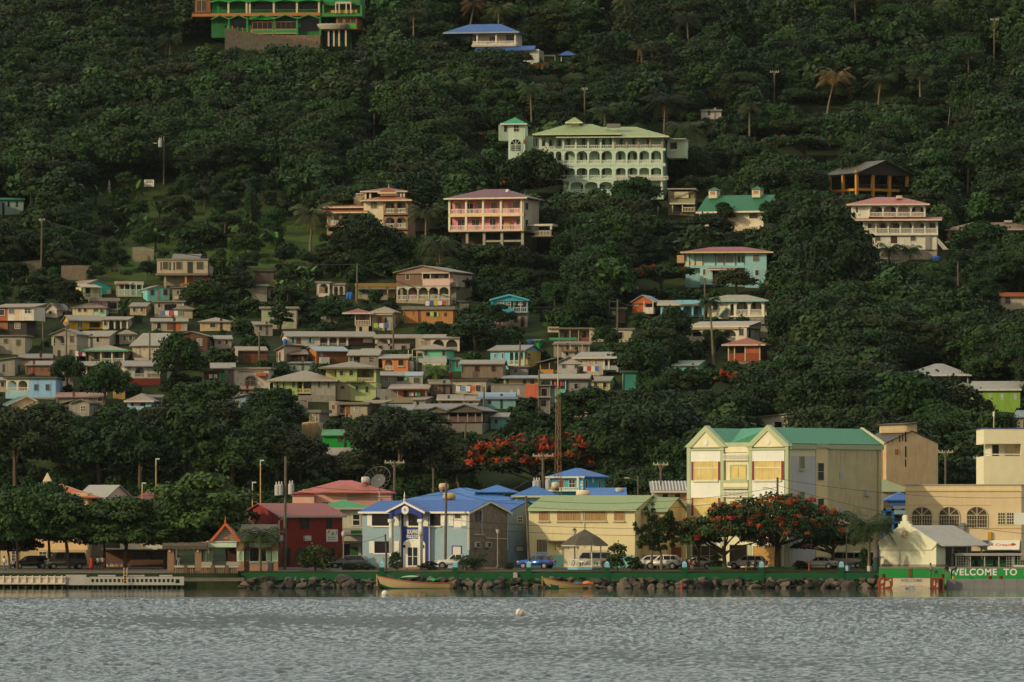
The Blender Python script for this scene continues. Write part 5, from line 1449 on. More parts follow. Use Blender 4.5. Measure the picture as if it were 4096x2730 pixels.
h.wall('8f7d60',1262,1378,1132,1188,1.4,5,deep=0);h.arc(1270,1318,1133,1152,1178,1,0,'bdb4a2',.25,.2,.9);h.arc(1330,1378,1142,1154,1180,2,.3,'aca392',.2,.2,.9);h.rail(1274,1316,1174,1188,.04,'bdb4a2',True);h.roof('flat','a59c8a',1262,1324,1133,1127,-.1,5,.1);h.roof('flat','948a78',1326,1380,1142,1137,.2,5,.1);h.wall('6a3a30',1260,1380,1188.3,1200,0,5);h.win(1296,1152,1308,1172,1.4,None);h.win(1336,1158,1346,1178,1.4,None);h.done()
h=hut('small grey roofless block hut with white doorway among bushes',1006,1068,1146,1205,0,'837c6b',('flat','8f9484',1138),(),4,keep=False);h.wall('a39a88',1070,1120,1150,1200,1.5,4);h.roof('flat','857f6e',1068,1122,1148,1143,1,4,.1);h.door(1083,1160,1100,1196,'1f1c17',1.5);h.done()
h=hut('beige box house with flat overhanging roof behind a dark leafy tree',1046,1186,1236,1316,0,'a39780',('flat','a3a184',1227),[(1054,1252,1082,1312),(1140,1252,1166,1312)],6,gl='9aa878',fr=None);h.done()
h=House('house','orange timber house with red hip roof and white railed balcony',1420,1336,0,keep=(1368,1486,1233,1335))
h.wall('a2693a',1428,1484,1254,1302,1.2,5,deep=0);h.wall('b3a688',1424,1474,1303,1336,0,5);h.roof('hip','a3493f',1375,1488,1252,1233,-.3,5.3,.2,fascia='bdb49c',rust=.1);h.rail(1420,1482,1282,1302,0,'c4b9a0');h.slab(1420,1484,1301,1305,0,1.2,'a59c88');h.cols((1421,1481),1252,1302,0,.12,'c4b9a0');h.win(1440,1258,1460,1284,1.2,'8a5a34');h.win(1437,1308,1448,1326,0,None);h.done()
h=hut('grey house with tan hip roof and open orange shutters',1488,1570,1248,1325,-10,'968d76',('hip','a5947a',1226),[(1512,1268,1526,1298)],6,fr=None,fascia='a59c84');h.box('shutter','a8602f',1505,1512,1265,1293,-.1,-.01);h.box('shutter','a8602f',1526,1532,1265,1293,-.1,-.01);h.slab(1484,1572,1256,1262,-.4,0,'9d947e','awning');h.done()
h=hut('long orange timber house with grey slab roof and light green shutters',1616,1812,1240,1292,-6,wood('b0783f'),('flat','8f8878',1228),[(1705,1250,1720,1266),(1737,1250,1747,1268),(1776,1252,1788,1267),(1652,1246,1656,1260)],6,fr=None);h.box('shutter','9ac46a',1721,1735,1248,1267,-.1,-.01);h.box('shutter','9ac46a',1748,1755,1250,1268,-.1,-.01);h.done()
h=House('house','teal gable house with washing hung on its corner porch',1964,1312,-2,keep=(1960,2115,1176,1312))
TL='3f96a0'
h.wall(TL,1964,2054,1199,1250,0,6,deep=0);h.wall(TL,2054.3,2108,1199,1250,1.6,6,deep=0);h.wall('b08c84',1964,2052,1253,1312,.2,6);h.wall('8a8272',2052.3,2108,1253,1312,.6,6);h.roof('gy','6f7f78',1964,2110,1199,1178,-.2,6,.25,TL,'4aa2ac',.1);h.slab(1962,2110,1249,1253,0,6,'5f8a8c');h.rail(2055,2108,1230,1249,.05,'a8a294',step=.3);h.cols((2055,2083,2108),1199,1250,.02,.1,'bdb6a4')
h.win(1991,1200,2013,1229,0,'cfc4ae','7a5048',4,2);h.win(2029,1200,2042,1229,0,'cfc4ae','2a2a2a',2,3);h.door(2043,1200,2053,1230,'2c241e');h.win(2056,1268,2070,1290,.6,None);h.door(2082,1268,2097,1308,'3a2e22',.6)
for a,b,c_ in((2057,2064,'7fd42f'),(2072,2079,'cfb4b4'),(2081,2092,'cf8a84')):h.box('laundry',c_,a,b,1206,1222,.3,.33)
h.done()
h=House('house','orange boarded gable house with white balcony and pale metal roof',2530,1262,-14,keep=(2525,2640,1178,1258))
h.wall('a8592f',2530,2598,1210,1262,0,6);h.roof('gy','9aa2a0',2530,2612,1209,1180,-.3,6,.25,'a8592f',None,.1);h.box('balcony','c9bda2',2580,2620,1232,1258,-1.3,0);h.win(2534,1207,2553,1222,0,'bfae8c','948a78');h.hole(2584,1206,2610,1231);h.cols((2582,2618),1205,1232,-1.2,.12,'c4b896');h.done()
h=House('house','light blue arched veranda house with cream striped roof',2640,1268,-3,keep=(2640,2820,1193,1262))
h.wall('5f8a90',2642,2815,1222,1268,1.5,6);h.arc(2642,2815,1218,1240,1262,4,0,'7fb4bc',.28,.22,.9);h.roof('sf','b3a68a',2632,2815,1218,1196,0,6,.3,None,'c4b898',.1);h.box('parapet','7fb8c0',2706,2818,1202,1214,-1.0,-.75);h.wins([(2660,1228,2676,1258),(2700,1228,2716,1258),(2770,1228,2790,1258)],d=1.5,fr=None);h.done()
h=House('house','white hip roofed house with round arches and turquoise steps',2826,1272,-14,keep=(2780,3070,1176,1275))
h.wall('c4b898',2828,2912,1206,1272,.3,7);h.wall('b4a98c',2912,3055,1206,1272,1.7,7);h.roof('hip','a99b80',2790,3066,1204,1178,-.3,7.3,.3,fascia='7fa89c',rust=.05);h.arc(2912,2944,1206,1226,1268,1,.1,'d0c6ac',.3,.22,1);h.arc(2934,3055,1206,1228,1268,2,0,'d3c9b0',.42,.25,1);h.rail(2938,3050,1240,1262,.06,'bfb8a6',step=.2);h.slab(2912,3056,1264,1270,-.05,1.7,'cfc5ac');h.wall(stone('8d8472'),2934,3055,1270.3,1285,.05,1.6)
h.win(2851,1212,2868,1240,.3,'a39a84');h.wins([(2918,1214,2928,1238),(2966,1212,2984,1236),(3000,1212,3012,1238),(3030,1212,3044,1240)],d=1.7,fr='7faaa0')
m=MB()
for q in range(6):m.box(h.X(2878+q*5),h.X(2882+q*5),-1.0,.2,h.Z(1262-q*6)-.3,h.Z(1262-q*6))
m.build('stair',h.pm('86b0a6'),h.root);h.done()
h=House('house','wide white house with cream slab roof and arched lower veranda',2740,1382,-16,keep=(2738,3080,1278,1375))
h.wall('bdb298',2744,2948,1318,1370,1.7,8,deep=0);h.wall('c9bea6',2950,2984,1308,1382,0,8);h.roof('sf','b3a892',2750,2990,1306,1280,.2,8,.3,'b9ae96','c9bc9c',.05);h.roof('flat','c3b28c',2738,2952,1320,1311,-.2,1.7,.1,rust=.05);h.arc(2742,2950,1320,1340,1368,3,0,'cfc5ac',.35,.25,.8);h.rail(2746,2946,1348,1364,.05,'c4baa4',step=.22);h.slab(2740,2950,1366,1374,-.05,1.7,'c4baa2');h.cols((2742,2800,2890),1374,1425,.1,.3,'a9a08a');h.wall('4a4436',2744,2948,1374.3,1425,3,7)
h.win(2955,1318,2970,1344,0,'a39a84','2f2a22',2,1);h.wins([(2760,1330,2800,1350),(2840,1330,2864,1352),(2896,1328,2906,1356),(2926,1328,2936,1356)],d=1.7,fr=None,gl='4a3c30');h.win(2993,1318,3002,1352,gl='2a2e34',face='R',xc=2984,fr=None);h.done()
h=hut('small pale flat roofed annex right of the wide white house',3022,3078,1297,1350,0,'8f8878',('flat','a9b8a4',1286),(),4,keep=False);h.hole(3026,1304,3040,1348);h.box('panel','8a4030',3028,3036,1300,1340,-.08,-.04);h.done()
h=House('house','brick red house with orange hip roof and white corner posts',2914,1452,-12,keep=(2895,3090,1348,1450))
h.wall('a85c36',2980,3040,1382,1414,.02,6,deep=0);h.wall('4a382c',2914,2979.5,1382,1414,1.2,6,deep=0);h.wall('8f4428',2914,3040,1414.3,1446,0,6);h.wall(stone('7d7260'),2916,3038,1446.3,1460,.05,6);h.roof('hip','a8512f',2900,3052,1379,1350,-.2,6.4,.4,fascia='b9ab88',rust=.1);h.cols((2914,2938,2980,3038),1380,1446,-.05,.16,'bda884');h.done()
h=hut('mint green house with pale roof above the red flowering bush',2692,2790,1462,1512,-10,'5fa48c',('sf','8f9c80',1438),[(2703,1468,2718,1490),(2742,1468,2760,1488)],6,fr='8fb8a4');h.rail(2696,2788,1484,1504,-.3,'8fb0a0');h.done()
h=House('house','long whitewashed row house with brick red lower wall below the grass bank',2195,1368,0,keep=(2190,2536,1306,1362))
h.wall('b9ac8c',2360,2534,1322,1368,0,6);h.wall('8a7c62',2236,2359.5,1320,1368,1.2,6);h.wall('7d4a3a',2236,2359.5,1352,1370,.3,1.1);h.roof('flat','8a8068',2196,2365,1318,1311,0,6,.1);h.roof('flat','a59a80',2360,2536,1320,1313,-.1,6,.1);h.wall('bdae8a',2192,2236,1308,1330,.1,3);h.cols((2236,2280,2314,2358),1318,1368,.1,.12,'a39474')
for a in(2256,2284,2300,2330):h.win(a,1326,a+14,1350,1.2,None)
h.wins([(2400,1332,2420,1352),(2470,1330,2490,1350)],fr='a39a80');h.done()
h=hut('rusty roofed shed with green awning in front of the long row house',2215,2358,1378,1430,-4,'8a806c',('sf','93826a',1362),[(2300,1386,2314,1410)],5,keep=False,rust=.7);h.box('awning','3a8a5c',2198,2308,1352,1362,-.6,1);h.cols((2232,2282,2330),1378,1430,-.5,.12,'a39a80');h.done()
h=hut('bright green shed beside a dark blue water tank',2112,2156,1362,1395,-10,'1f8a44',('sf','5a8a5c',1355),(),4,keep=False);h.box('panel','8fa090',2128,2142,1366,1380,-.06,-.01);h.done()
h=House('house','light blue house with grey roof and arched cream porch',1962,1470,-20,keep=(1956,2137,1378,1470))
h.wall('6fa9ae',1962,2034,1403,1470,0,7);h.wall('a98c4a',2034.3,2098,1403,1470,1.4,7);h.roof('gx','928b78',1960,2098,1402,1379,0,7,.45,'6694a6',None,.15);h.arc(2034,2098,1404,1418,1462,3,0,'7fb4b4',.2,.2,.9);h.rail(2036,2096,1443,1460,.06,'bda98a',step=.2);h.slab(2030,2098,1460,1468,-.1,1.4,'a9a088');h.wins([(1977,1416,1984,1432),(2007,1414,2015,1434)],fr='c4b794',gl='6a5a4c');h.win(2108,1414,2121,1440,gl='4a3f44',face='R',xc=2098,fr='a9a490',nx=2,ny=2);h.win(2056,1412,2064,1434,1.4,None);h.done()
h=House('house','whitewashed grey gable house with two barred windows',2228,1498,-8,keep=(2140,2330,1424,1497))
h.wall('a5a094',2230,2328,1451,1498,0,7);h.roof('gy','7d7768',2228,2330,1451,1427,-.2,7,.25,'a5a094',None,.1);h.roof('sl','8a8472',2142,2227,1452,1428,.1,6,.2);h.wall('6a5c48',2160,2229,1452,1498,1.5,6);h.rail(2158,2212,1478,1496,.3,'b07f3c',True);h.wins([(2249,1454,2261,1472),(2299,1455,2313,1473)],gl='4f4a46',fr='8a857a',);h.cols((2160,2196),1453,1496,.3,.12,'a98a50');h.done()
h=House('house','beige block house with grey roof and white arched corner porch',2328,1502,-18,keep=(2292,2482,1402,1500))
h.wall('a39a84',2328,2412,1432,1502,0,7);h.wall('7d7668',2412.3,2470,1432,1490,1.5,7);h.roof('gx','a19a86',2300,2472,1431,1406,-.2,7,.4,'8f8876','b0a894',.1);h.arc(2412,2438,1432,1446,1480,1,0,'b9b09c',.25,.2,1);h.rail(2414,2468,1464,1482,.05,'7d8a84',True);h.col(2468,1432,1490,.1,.2,'a39a84');h.wins([(2357,1441,2366,1458),(2379,1441,2390,1457)],fr='cfc6ae',gl='5a3a34',nx=2,ny=2);h.done()
h=House('house','mint green upper storey house over grey and cream lower floors',1688,1484,-10,keep=(1650,1790,1376,1482))
h.wall('5fae84',1690,1786,1398,1427,0,6,deep=0);h.wall('9aa098',1668,1787,1427.3,1452,-.05,6,deep=0);h.wall('b9aa82',1688,1784,1452.3,1484,0,6);h.wall('7d7562',1640,1687,1452.3,1484,.5,5);h.roof('hip','a09078',1660,1790,1397,1376,-.3,6.3,.25);h.wins([(1697,1404,1711,1423),(1769,1405,1783,1424),(1703,1462,1720,1478),(1747,1464,1757,1480)],gl='4a3028',fr='8ab094');h.cols((1634,1650,1668),1400,1484,-.2,.1,'b3aa94');h.slab(1632,1690,1427,1431,-.2,3,'857e6c','balcony');h.done()
h=House('house','cream house with two tall half round arches behind the mint green house',1690,1412,-3,keep=(1690,1840,1332,1405))
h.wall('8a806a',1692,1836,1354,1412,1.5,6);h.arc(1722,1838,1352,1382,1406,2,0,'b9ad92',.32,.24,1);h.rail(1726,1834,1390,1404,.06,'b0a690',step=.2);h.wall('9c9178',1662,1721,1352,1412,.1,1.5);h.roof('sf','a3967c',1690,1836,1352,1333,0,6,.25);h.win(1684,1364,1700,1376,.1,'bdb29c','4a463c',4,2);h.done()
h=House('house','long white row house with turquoise shutters, arches and a stone gable end',1148,1384,9,keep=(1098,1440,1324,1382))
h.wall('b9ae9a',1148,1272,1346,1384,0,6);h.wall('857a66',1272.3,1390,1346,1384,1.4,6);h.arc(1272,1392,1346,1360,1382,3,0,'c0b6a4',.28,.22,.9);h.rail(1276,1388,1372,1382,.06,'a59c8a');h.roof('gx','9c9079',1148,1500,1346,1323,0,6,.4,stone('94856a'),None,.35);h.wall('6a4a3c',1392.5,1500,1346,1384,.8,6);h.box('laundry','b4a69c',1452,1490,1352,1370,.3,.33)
for a in(1161,1229):h.win(a+7,1350,a+15,1372,0,'a9a090','1f1d18');h.box('shutter','6fae9c',a,a+6,1349,1372,-.08,-.01);h.box('shutter','6fae9c',a+16,a+23,1349,1372,-.08,-.01)
h.door(1186,1351,1203,1376,'6a4432');h.wins([(1290,1356,1300,1378),(1328,1354,1340,1378),(1360,1354,1374,1376)],d=1.4,fr=None);h.done()
h=House('house','grey terrace with a wide low arch under a patched rusty roof',1498,1402,0,keep=(1496,1690,1332,1400))
h.wall('857c6a',1500,1660,1356,1402,1.2,6);h.arc(1500,1560,1352,1372,1384,1,0,'ada28c',.3,.2,.9);h.wall('93897a',1500,1640,1376,1402,0,1.2);h.roof('sf','96846a',1498,1690,1352,1333,0,6,.25,rust=.6);h.wins([(1515,1384,1528,1400),(1560,1384,1572,1398),(1606,1384,1622,1400)],fr='7d7464');h.done()
h=House('shed','brown slatted shed with patched rusty roof sheets',1160,1452,6,'shed',keep=(1155,1235,1390,1450))
h.wall(wood('4a3526'),1160,1232,1418,1452,1.2,5);h.roof('sf','9a8062',1156,1232,1416,1394,0,5,.2,rust=.9);h.cols((1162,1196,1230),1416,1450,.05,.1,'6a4a34');h.rail(1160,1232,1434,1450,.1,'4f382a');h.done()
h=hut('pinkish plaster hut with slanted brown boarded side',1108,1136,1402,1452,-22,'ab9a82',('sl','8d806a',1378),[(1117,1410,1122,1444)],6,fr=None,keep=False);h.done()
h=House('house','brown boarded house with orange gable end and pale blue metal roof',1266,1456,16,keep=(1238,1392,1382,1456))
h.wall(wood('6f4426'),1266,1390,1404,1456,0,7);h.roof('gx','9aa4a4',1266,1390,1404,1383,0,7,.4,wood('a9682f'),None,.2);m=MB();m.box(h.X(1266)-.05,h.X(1266),.05,6.9,-2,h.Z(1404));m.build('side_panel',wood('a9682f'),h.root);h.box('balcony','b9b4a8',1277,1314,1430,1456,-.6,-.05);h.win(1282,1408,1292,1428,0,None,'5f7078');h.door(1296,1406,1304,1430,'7a3a34');h.done()
h=House('house','grey house with tan roof, corner porch and one blue curtained window',1394,1472,-6,keep=(1392,1515,1396,1470))
h.wall('857e6e',1440,1514,1422,1472,0,6);h.wall('5f574a',1394,1439.5,1422,1472,1.4,6);h.roof('gx','a2957e',1392,1514,1421,1397,0,6,.3,'857e6e',None,.4);h.cols((1395,1412),1421,1470,.1,.14,'a99f88');h.win(1477,1430,1492,1449,0,'a39a88','2f2f30',2,2);h.win(1404,1428,1412,1450,1.4,None);h.rail(1394,1438,1458,1470,.1,'8a7f6c');h.done()
h=House('house','orange plastered house with arched white railed porch',1532,1484,-4,keep=(1512,1634,1412,1483))
h.wall('c37a3f',1576,1632,1434,1484,0,6);h.wall('7d5a34',1532,1575.5,1434,1484,1.3,6);h.arc(1530,1578,1433,1452,1482,1,0,'c98648',.3,.22,.7);h.rail(1535,1574,1464,1482,.05,'cbc2ae',step=.2);h.roof('sf','9f967f',1516,1632,1433,1413,0,6,.3);h.win(1594,1441,1613,1463,0,'b3703a','2f241c',sill='a9a494');h.win(1545,1442,1568,1462,1.3,None,'8a948a');h.done()
h=House('house','large pale green two storey house with broad tan hip roof',1346,1600,-4,keep=(1278,1510,1442,1600))
PG='9aa767'
h.wall(PG,1346,1428,1470,1530,0,8,deep=0);h.wall('78804a',1428.3,1500,1470,1530,1.5,8,deep=0);h.wall('b3b074',1300,1345.5,1474,1530,1.2,8,deep=0);h.wall('a0ab70',1400,1504,1530.3,1600,.05,8);h.wall('aaa27c',1346,1399.5,1530.3,1600,.3,8);h.roof('hip','93866b',1284,1506,1471,1443,-.2,8.4,.4,fascia='6d6650');h.rail(1428,1502,1512,1528,.04,'b9b183',step=.2);h.col(1500,1470,1530,.02,.3,'a5b070');h.slab(1428,1504,1527,1531,-.1,1.5,'a9a373');h.slab(1386,1458,1526,1532,-1.2,0,'5c5a40','canopy')
h.wins([(1358,1483,1374,1503),(1397,1483,1413,1503)],fr='b3b586',gl='3a382c');h.win(1336,1482,1343,1502,1.2,None);h.door(1445,1480,1462,1520,'5c4426',1.5);h.win(1464,1478,1474,1508,1.5,None);h.wins([(1422,1544,1433,1562),(1462,1547,1474,1571)],d=.05,fr='a9ad80',gl='3f3f38');h.win(1362,1545,1376,1556,.3,None);h.done()
h=House('house','wide green and grey house with tan roof and small yellow porch',1076,1608,-3,keep=(1070,1346,1481,1606))
h.wall('93a25c',1096,1190,1521,1582,0,8,deep=0);h.wall('7a7a4a',1190.3,1245,1521,1570,1.3,8,deep=0);h.wall('8d8878',1245.3,1342,1521,1582,0,8,deep=0);h.wall('2f6f7c',1080,1184,1582.3,1608,.6,8);h.wall(stone('857c6c'),1184.3,1342,1582.3,1640,-.1,8);h.roof('hip','a0917a',1078,1344,1521,1481,-.4,8.2,.3,fascia='a59c88',rust=.3)
h.arc(1074,1097,1522,1538,1578,1,.2,'bdb48a',.16,.2,1);h.rail(1076,1096,1560,1578,.25,'c4a89c',True);h.rail(1190,1244,1556,1572,.05,'b9ad72',step=.2);h.col(1211,1521,1572,.05,.2,'b9ad72');h.slab(1188,1246,1571,1576,-.1,1.3,'9a946c');h.wins([(1107,1526,1113,1550),(1132,1526,1138,1550),(1168,1526,1181,1549),(1271,1526,1281,1550),(1310,1526,1319,1552)],fr='9aa06c',gl='46443c');h.door(1198,1528,1208,1568,'2a261f',1.3);h.win(1216,1526,1236,1552,1.3,None,'5a6470');h.done()
h=hut('white concrete house with dark arched doorway under a grey roof',936,1075,1478,1545,-6,'b5ab99',('flat','9a937f',1470),(),6);arch_window(h,1003,22,1504,1522,1545,'8f8674','15130f');h.box('band','2f2b24',954,1054,1487,1490,-.05,-.01);h.box('canopy','a0512f',1030,1070,1494,1507,-1.4,-.02);h.done()
h=hut('long grey roofed house with bright green arch trim left of the white concrete house',846,938,1474,1535,3,'857d6a',('sf','9a9079',1447),[(910,1479,926,1497,3,2)],6);h.hole(850,1474,898,1500);h.box('panel','2fa06a',880,900,1492,1520,-.1,-.05);h.box('panel','b5502c',871,880,1474,1488,-.1,-.05);h.done()
hut('dark brown shed with two white shutters in front of the green arch',815,880,1487,1548,2,'4a352a',('flat','5c5040',1482),[(836,1498,849,1514),(856,1498,869,1514)],4,gl='c9c2b4',fr=None,name='shed',cat='shed').done()
h=hut('brown timber house with rusty tan roof behind a tall pole',950,1066,1402,1450,8,wood('6a3f26'),('gx','9c8a70',1384),(),6);h.box('post','bdb4a0',940,950,1400,1450,-.8,-.5);h.door(952,1405,972,1445,'3a352e');h.done()
hut('pale green plaster shed with a round edged window',1156,1240,1452,1484,-5,'84947c',('sf','7d8a80',1444),[(1172,1462,1184,1480)],4,gl='5a4038',fr='b4b4a4',keep=False,name='shed',cat='shed').done()
h=House('house','weathered timber upper storey with rust edged roof above a plain beige house',1845,1515,-4,keep=(1838,2015,1436,1515))
h.wall(wood('7a6a54'),1845,2012,1456,1512,0,6);h.roof('gx','9b8f78',1842,2012,1456,1438,0,6,.4,wood('8a7862'),None,.5);h.wins([(1900,1466,1915,1485),(1968,1466,1980,1485)],gl='3a211c',fr='5a4632');h.win(1848,1466,1853,1490,0,None,'4a3a2c');h.door(1890,1486,1912,1510,'5f5040');h.slab(1838,2014,1512,1517,-.3,6,'4a463a');h.done()
h=House('house','plain beige house with two windows, a brown door and a flat dark roof edge',1808,1574,-10,keep=(1806,1948,1518,1574))
h.wall('a3987e',1808,1944,1524,1574,0,6);h.roof('flat','5f584a',1806,1946,1524,1518,-.1,6,.25);h.wins([(1830,1541,1848,1562),(1903,1541,1921,1563)],gl='565044',fr='c0b596');h.door(1869,1541,1886,1572,'6a3a30');h.done()
h=hut('turquoise cottage with green edged roof left of the timber storey',1796,1846,1437,1488,8,'43b094',('sf','6a8a70',1425),[(1799,1449,1805,1474),(1824,1446,1832,1472)],5,fr='b9a98c',gl='5a4a40');h.done()
h=House('house','long low house with half tan and half pale blue metal roof',1500,1552,0,keep=(1480,1700,1480,1548))
h.wall('958d7a',1504,1582,1504,1552,0,6);h.wall('b0a890',1583,1690,1505,1552,.3,6);h.roof('sf','9d907a',1485,1612,1503,1482,0,6,.2);h.roof('sf','a6b2b8',1604,1690,1503,1483,.4,6,.2,rust=.1,name='roof');h.win(1538,1507,1552,1524,0,'c9c2ae','3a3a38',2,2);h.hole(1588,1506,1614,1526,.3);h.win(1655,1512,1678,1532,.3,'9a917c','5c584c');h.box('laundry','7fd43a',1618,1628,1508,1520,.1,.13);h.done()
h=House('house','orange walled house with rusty pink roof and washing on the line',1556,1614,-3,keep=(1553,1718,1530,1612))
h.wall('b0673a',1590,1704,1556,1592,1.0,6);h.wall('7d7a70',1505,1589,1556,1600,1.2,6);h.roof('sf','a8937a',1556,1712,1555,1533,0,6,.3,rust=.8);h.rail(1556,1704,1590,1612,0,'857a62',True);h.door(1612,1564,1628,1590,'3a2c20',1.0);h.cols((1590,1704),1555,1612,.05,.12,'6f8a90')
for a,c_ in((1636,'5f9a9a'),(1645,'cfc4b4'),(1660,'86a8d0'),(1671,'1fae2f')):h.box('laundry',c_,a,a+8,1570,1584,.4,.43)
h.done()
h=House('house','vivid green house peeping out beneath a grey sheet roof',1520,1682,-4,keep=(1515,1650,1612,1650))
h.wall('1f9a4c',1565,1645,1642,1682,.5,6);h.wall('3a7a6a',1520,1564,1642,1682,1,6);h.roof('sf','8d8674',1512,1650,1640,1614,-.4,6,.2);h.door(1588,1644,1602,1672,'a39a8c',.5);h.done()
h=House('house','dark grey double gabled house with a long shaded balcony',1694,1730,-14,keep=(1690,1932,1612,1730))
h.wall('5c574c',1700,1790,1640,1730,.4,8);h.wall('4a463e',1790.5,1925,1640,1690,2,8,deep=0);h.wall('6f695c',1790.5,1925,1692,1760,.6,8);h.roof('gy','7d776a',1700,1792,1646,1626,-.2,8,.3,'5c574c',None,.1);h.roof('gy','746e61',1794,1930,1644,1618,-.2,8,.3,'4f4a40',None,.1);h.roof('gx','827b6c',1640,1870,1634,1612,3,9,.3,'5c574c',None,.1);h.rail(1794,1926,1668,1690,.3,'5a463a',True);h.cols((1794,1830,1868,1900,1926),1644,1690,.3,.14,'857e70');h.win(1746,1655,1760,1680,.4,'8a8474','2a2a28');h.win(1720,1660,1732,1676,.4,None);h.wins([(1880,1650,1890,1668),(1908,1650,1918,1668)],d=2,fr='8f8878');h.done()
h=House('house','beige rubble house with a white barred window under a ragged roof',1352,1680,-14,keep=(1300,1532,1598,1675))
h.wall('968a70',1380,1470,1622,1680,0,6);h.wall('5f5546',1340,1379.5,1622,1660,1,6);h.roof('flat','8d8068',1350,1475,1620,1610,-.3,6,.2,rust=.6);h.roof('sf','948466',1430,1530,1612,1598,.5,6,.1,rust=.7);h.win(1420,1627,1435,1645,0,'cfc8b4','2f2c26',3,3);h.door(1352,1628,1366,1652,'2f241c',1);h.door(1384,1626,1400,1660,'7a4a2c',-.0);h.wall('958a72',1304,1340,1605,1665,1.5,5);h.door(1316,1620,1326,1636,'7a3f34',1.5);h.done()
h=hut('tiny grey hut with an arched window above the tan water tank',1236,1278,1652,1705,-18,'827b6e',('flat','8a8274',1640),(),4,keep=False);arch_window(h,1252,12,1656,1666,1690,'b4aa80','1c1a15');h.done()
h=House('water_tank','round tan concrete water tank beside the tiny grey hut',1206,1765,0,'water tank',keep=(1205,1275,1690,1755))
m=MB();r_=35/h.k;m.lathe([(r_,-2),(r_,h.Z(1694)),(r_*.96,h.Z(1694)+.1),(.1,h.Z(1694)+.25)],28);o_=m.build('tank',h.pm('9a7f58'),h.root,True);o_.location=(r_,r_,0)
m=MB()
for q in(0,.28):m.box(r_*2+.1+q,r_*2+.16+q,.6,.66,-1,h.Z(1690))
for q in range(9):m.box(r_*2+.1,r_*2+.44,.61,.65,.25*q,.25*q+.04)
m.build('ladder',h.pm('b4b09c'),h.root);h.done()
hut('emerald green low house half buried in trees below the water tank',1290,1438,1742,1795,0,'1f8a2f',('sf','3a8a3a',1716),[(1350,1750,1370,1770)],6,fr=None,rust=0).done()
hut('low pale roofed shed at the foot of the emerald house',1270,1395,1822,1880,-6,'857a62',('gx','a3957a',1790),[(1310,1830,1330,1850)],7,fr=None).done()
h=hut('small barrel roofed pale blue shed between grey block walls',1915,2062,1598,1635,-2,'6f958e',('flat','8ba2b4',1590),[(1950,1603,1965,1616)],5,fr=None,keep=True);m=MB();m.prism_x([(-.3+2.8*(1-math.cos(PI*q/8)),h.Z(1596)+.95*math.sin(PI*q/8))for q in range(9)],h.X(1913),h.X(2064));m.build('barrel_roof',h.rm('8ea5ba',.05),h.root);h.done()
h=House('house','row of cream rooms under grey blue roof sheets above a coral red wall',2012,1545,-3,keep=(2010,2165,1498,1540))
h.wall('b09a68',2014,2160,1514,1545,.6,6);h.roof('sf','8d979a',2008,2164,1512,1498,0,6,.2,rust=.3);h.wins([(2022,1518,2034,1536),(2090,1518,2104,1536),(2120,1518,2136,1536)],d=.6,fr=None);h.done()
h=House('house','unpainted grey block house with a coral red end bay',1962,1598,-2,keep=(1960,2160,1538,1596))
h.wall('857e6e',1964,2100,1540,1598,0,6);h.wall('bd6246',2100.5,2154,1538,1598,-.1,6);h.roof('flat','8d8676',1962,2104,1540,1536,0,6,.1);h.wins([(2040,1558,2052,1576),(2068,1558,2080,1582)],gl='b4ae9c',fr=None);h.roof('flat','9a8a74',2075,2135,1595,1589,-1.5,0,.1,name='porch_roof');h.done()
h=House('house','mint green boarded house with red washing under a tan roof',2202,1610,-6,keep=(2155,2352,1490,1605))
h.wall('5a5a50',2204,2268,1515,1560,1.2,6,deep=0);h.wall('5fa88a',2200,2262,1560.3,1610,0,6);h.wall('7f7b72',2269,2350,1515,1610,.4,6);h.roof('gx','a39a84',2155,2355,1514,1494,0,6,.3,'8d8678',None,.2);h.cols((2204,2232,2262),1514,1560,.1,.1,'a9c4b0');h.slab(2200,2264,1558,1562,0,1.2,'6fae94');h.win(2296,1535,2310,1556,.4,'9a9484')
for a,c_ in((2216,'c9503c'),(2226,'a83a34'),(2240,'b8443c'),(2250,'4a5a8a')):h.box('laundry',c_,a,a+8,1524,1545,.2,.23)
h.done()
h=hut('narrow stack of grey unfinished concrete rooms behind a pole',2160,2200,1545,1660,-8,'6f695d',('flat','857e70',1540),(),5,keep=False);h.hole(2166,1556,2186,1584);h.hole(2164,1602,2184,1626);h.slab(2150,2206,1586,1592,-.6,0,'857e70');h.done()
hut('low beige house with a small dark window beside the barrel roofed shed',1852,1915,1602,1645,-4,'b3a074',('sf','9d9078',1580),[(1876,1607,1891,1618)],5,fr=None).done()
hut('low brown veranda house with pale edged roof left of the beige house',1752,1850,1597,1640,0,'6f6250',('sf','948874',1575),[(1768,1606,1782,1616),(1810,1602,1845,1614)],5,fr=None,fascia='b9ad90').done()
h=House('house','bright lime green house with pale grey roof at the right edge',3905,1640,-12,keep=(3800,4090,1520,1635))
h.wall('7a9c3a',3905,4078,1560,1640,0,8);h.roof('gx','a9a594',3880,4078,1558,1523,0,8,.4,'86a83f','bdb8a4',.05);h.wall('86a83f',3800,3904,1556,1640,1.2,8);h.roof('gy','a9a594',3795,3904,1558,1530,1.0,8,.3,'8db04a',None,.05);h.wins([(4002,1576,4013,1600),(4053,1578,4065,1600),(3955,1574,3966,1592)],gl='a4b09c',fr=None);h.done()
h=House('house','white house with pale grey hip roof seen through bare branches',3625,1545,-8,keep=(3615,3875,1450,1520))
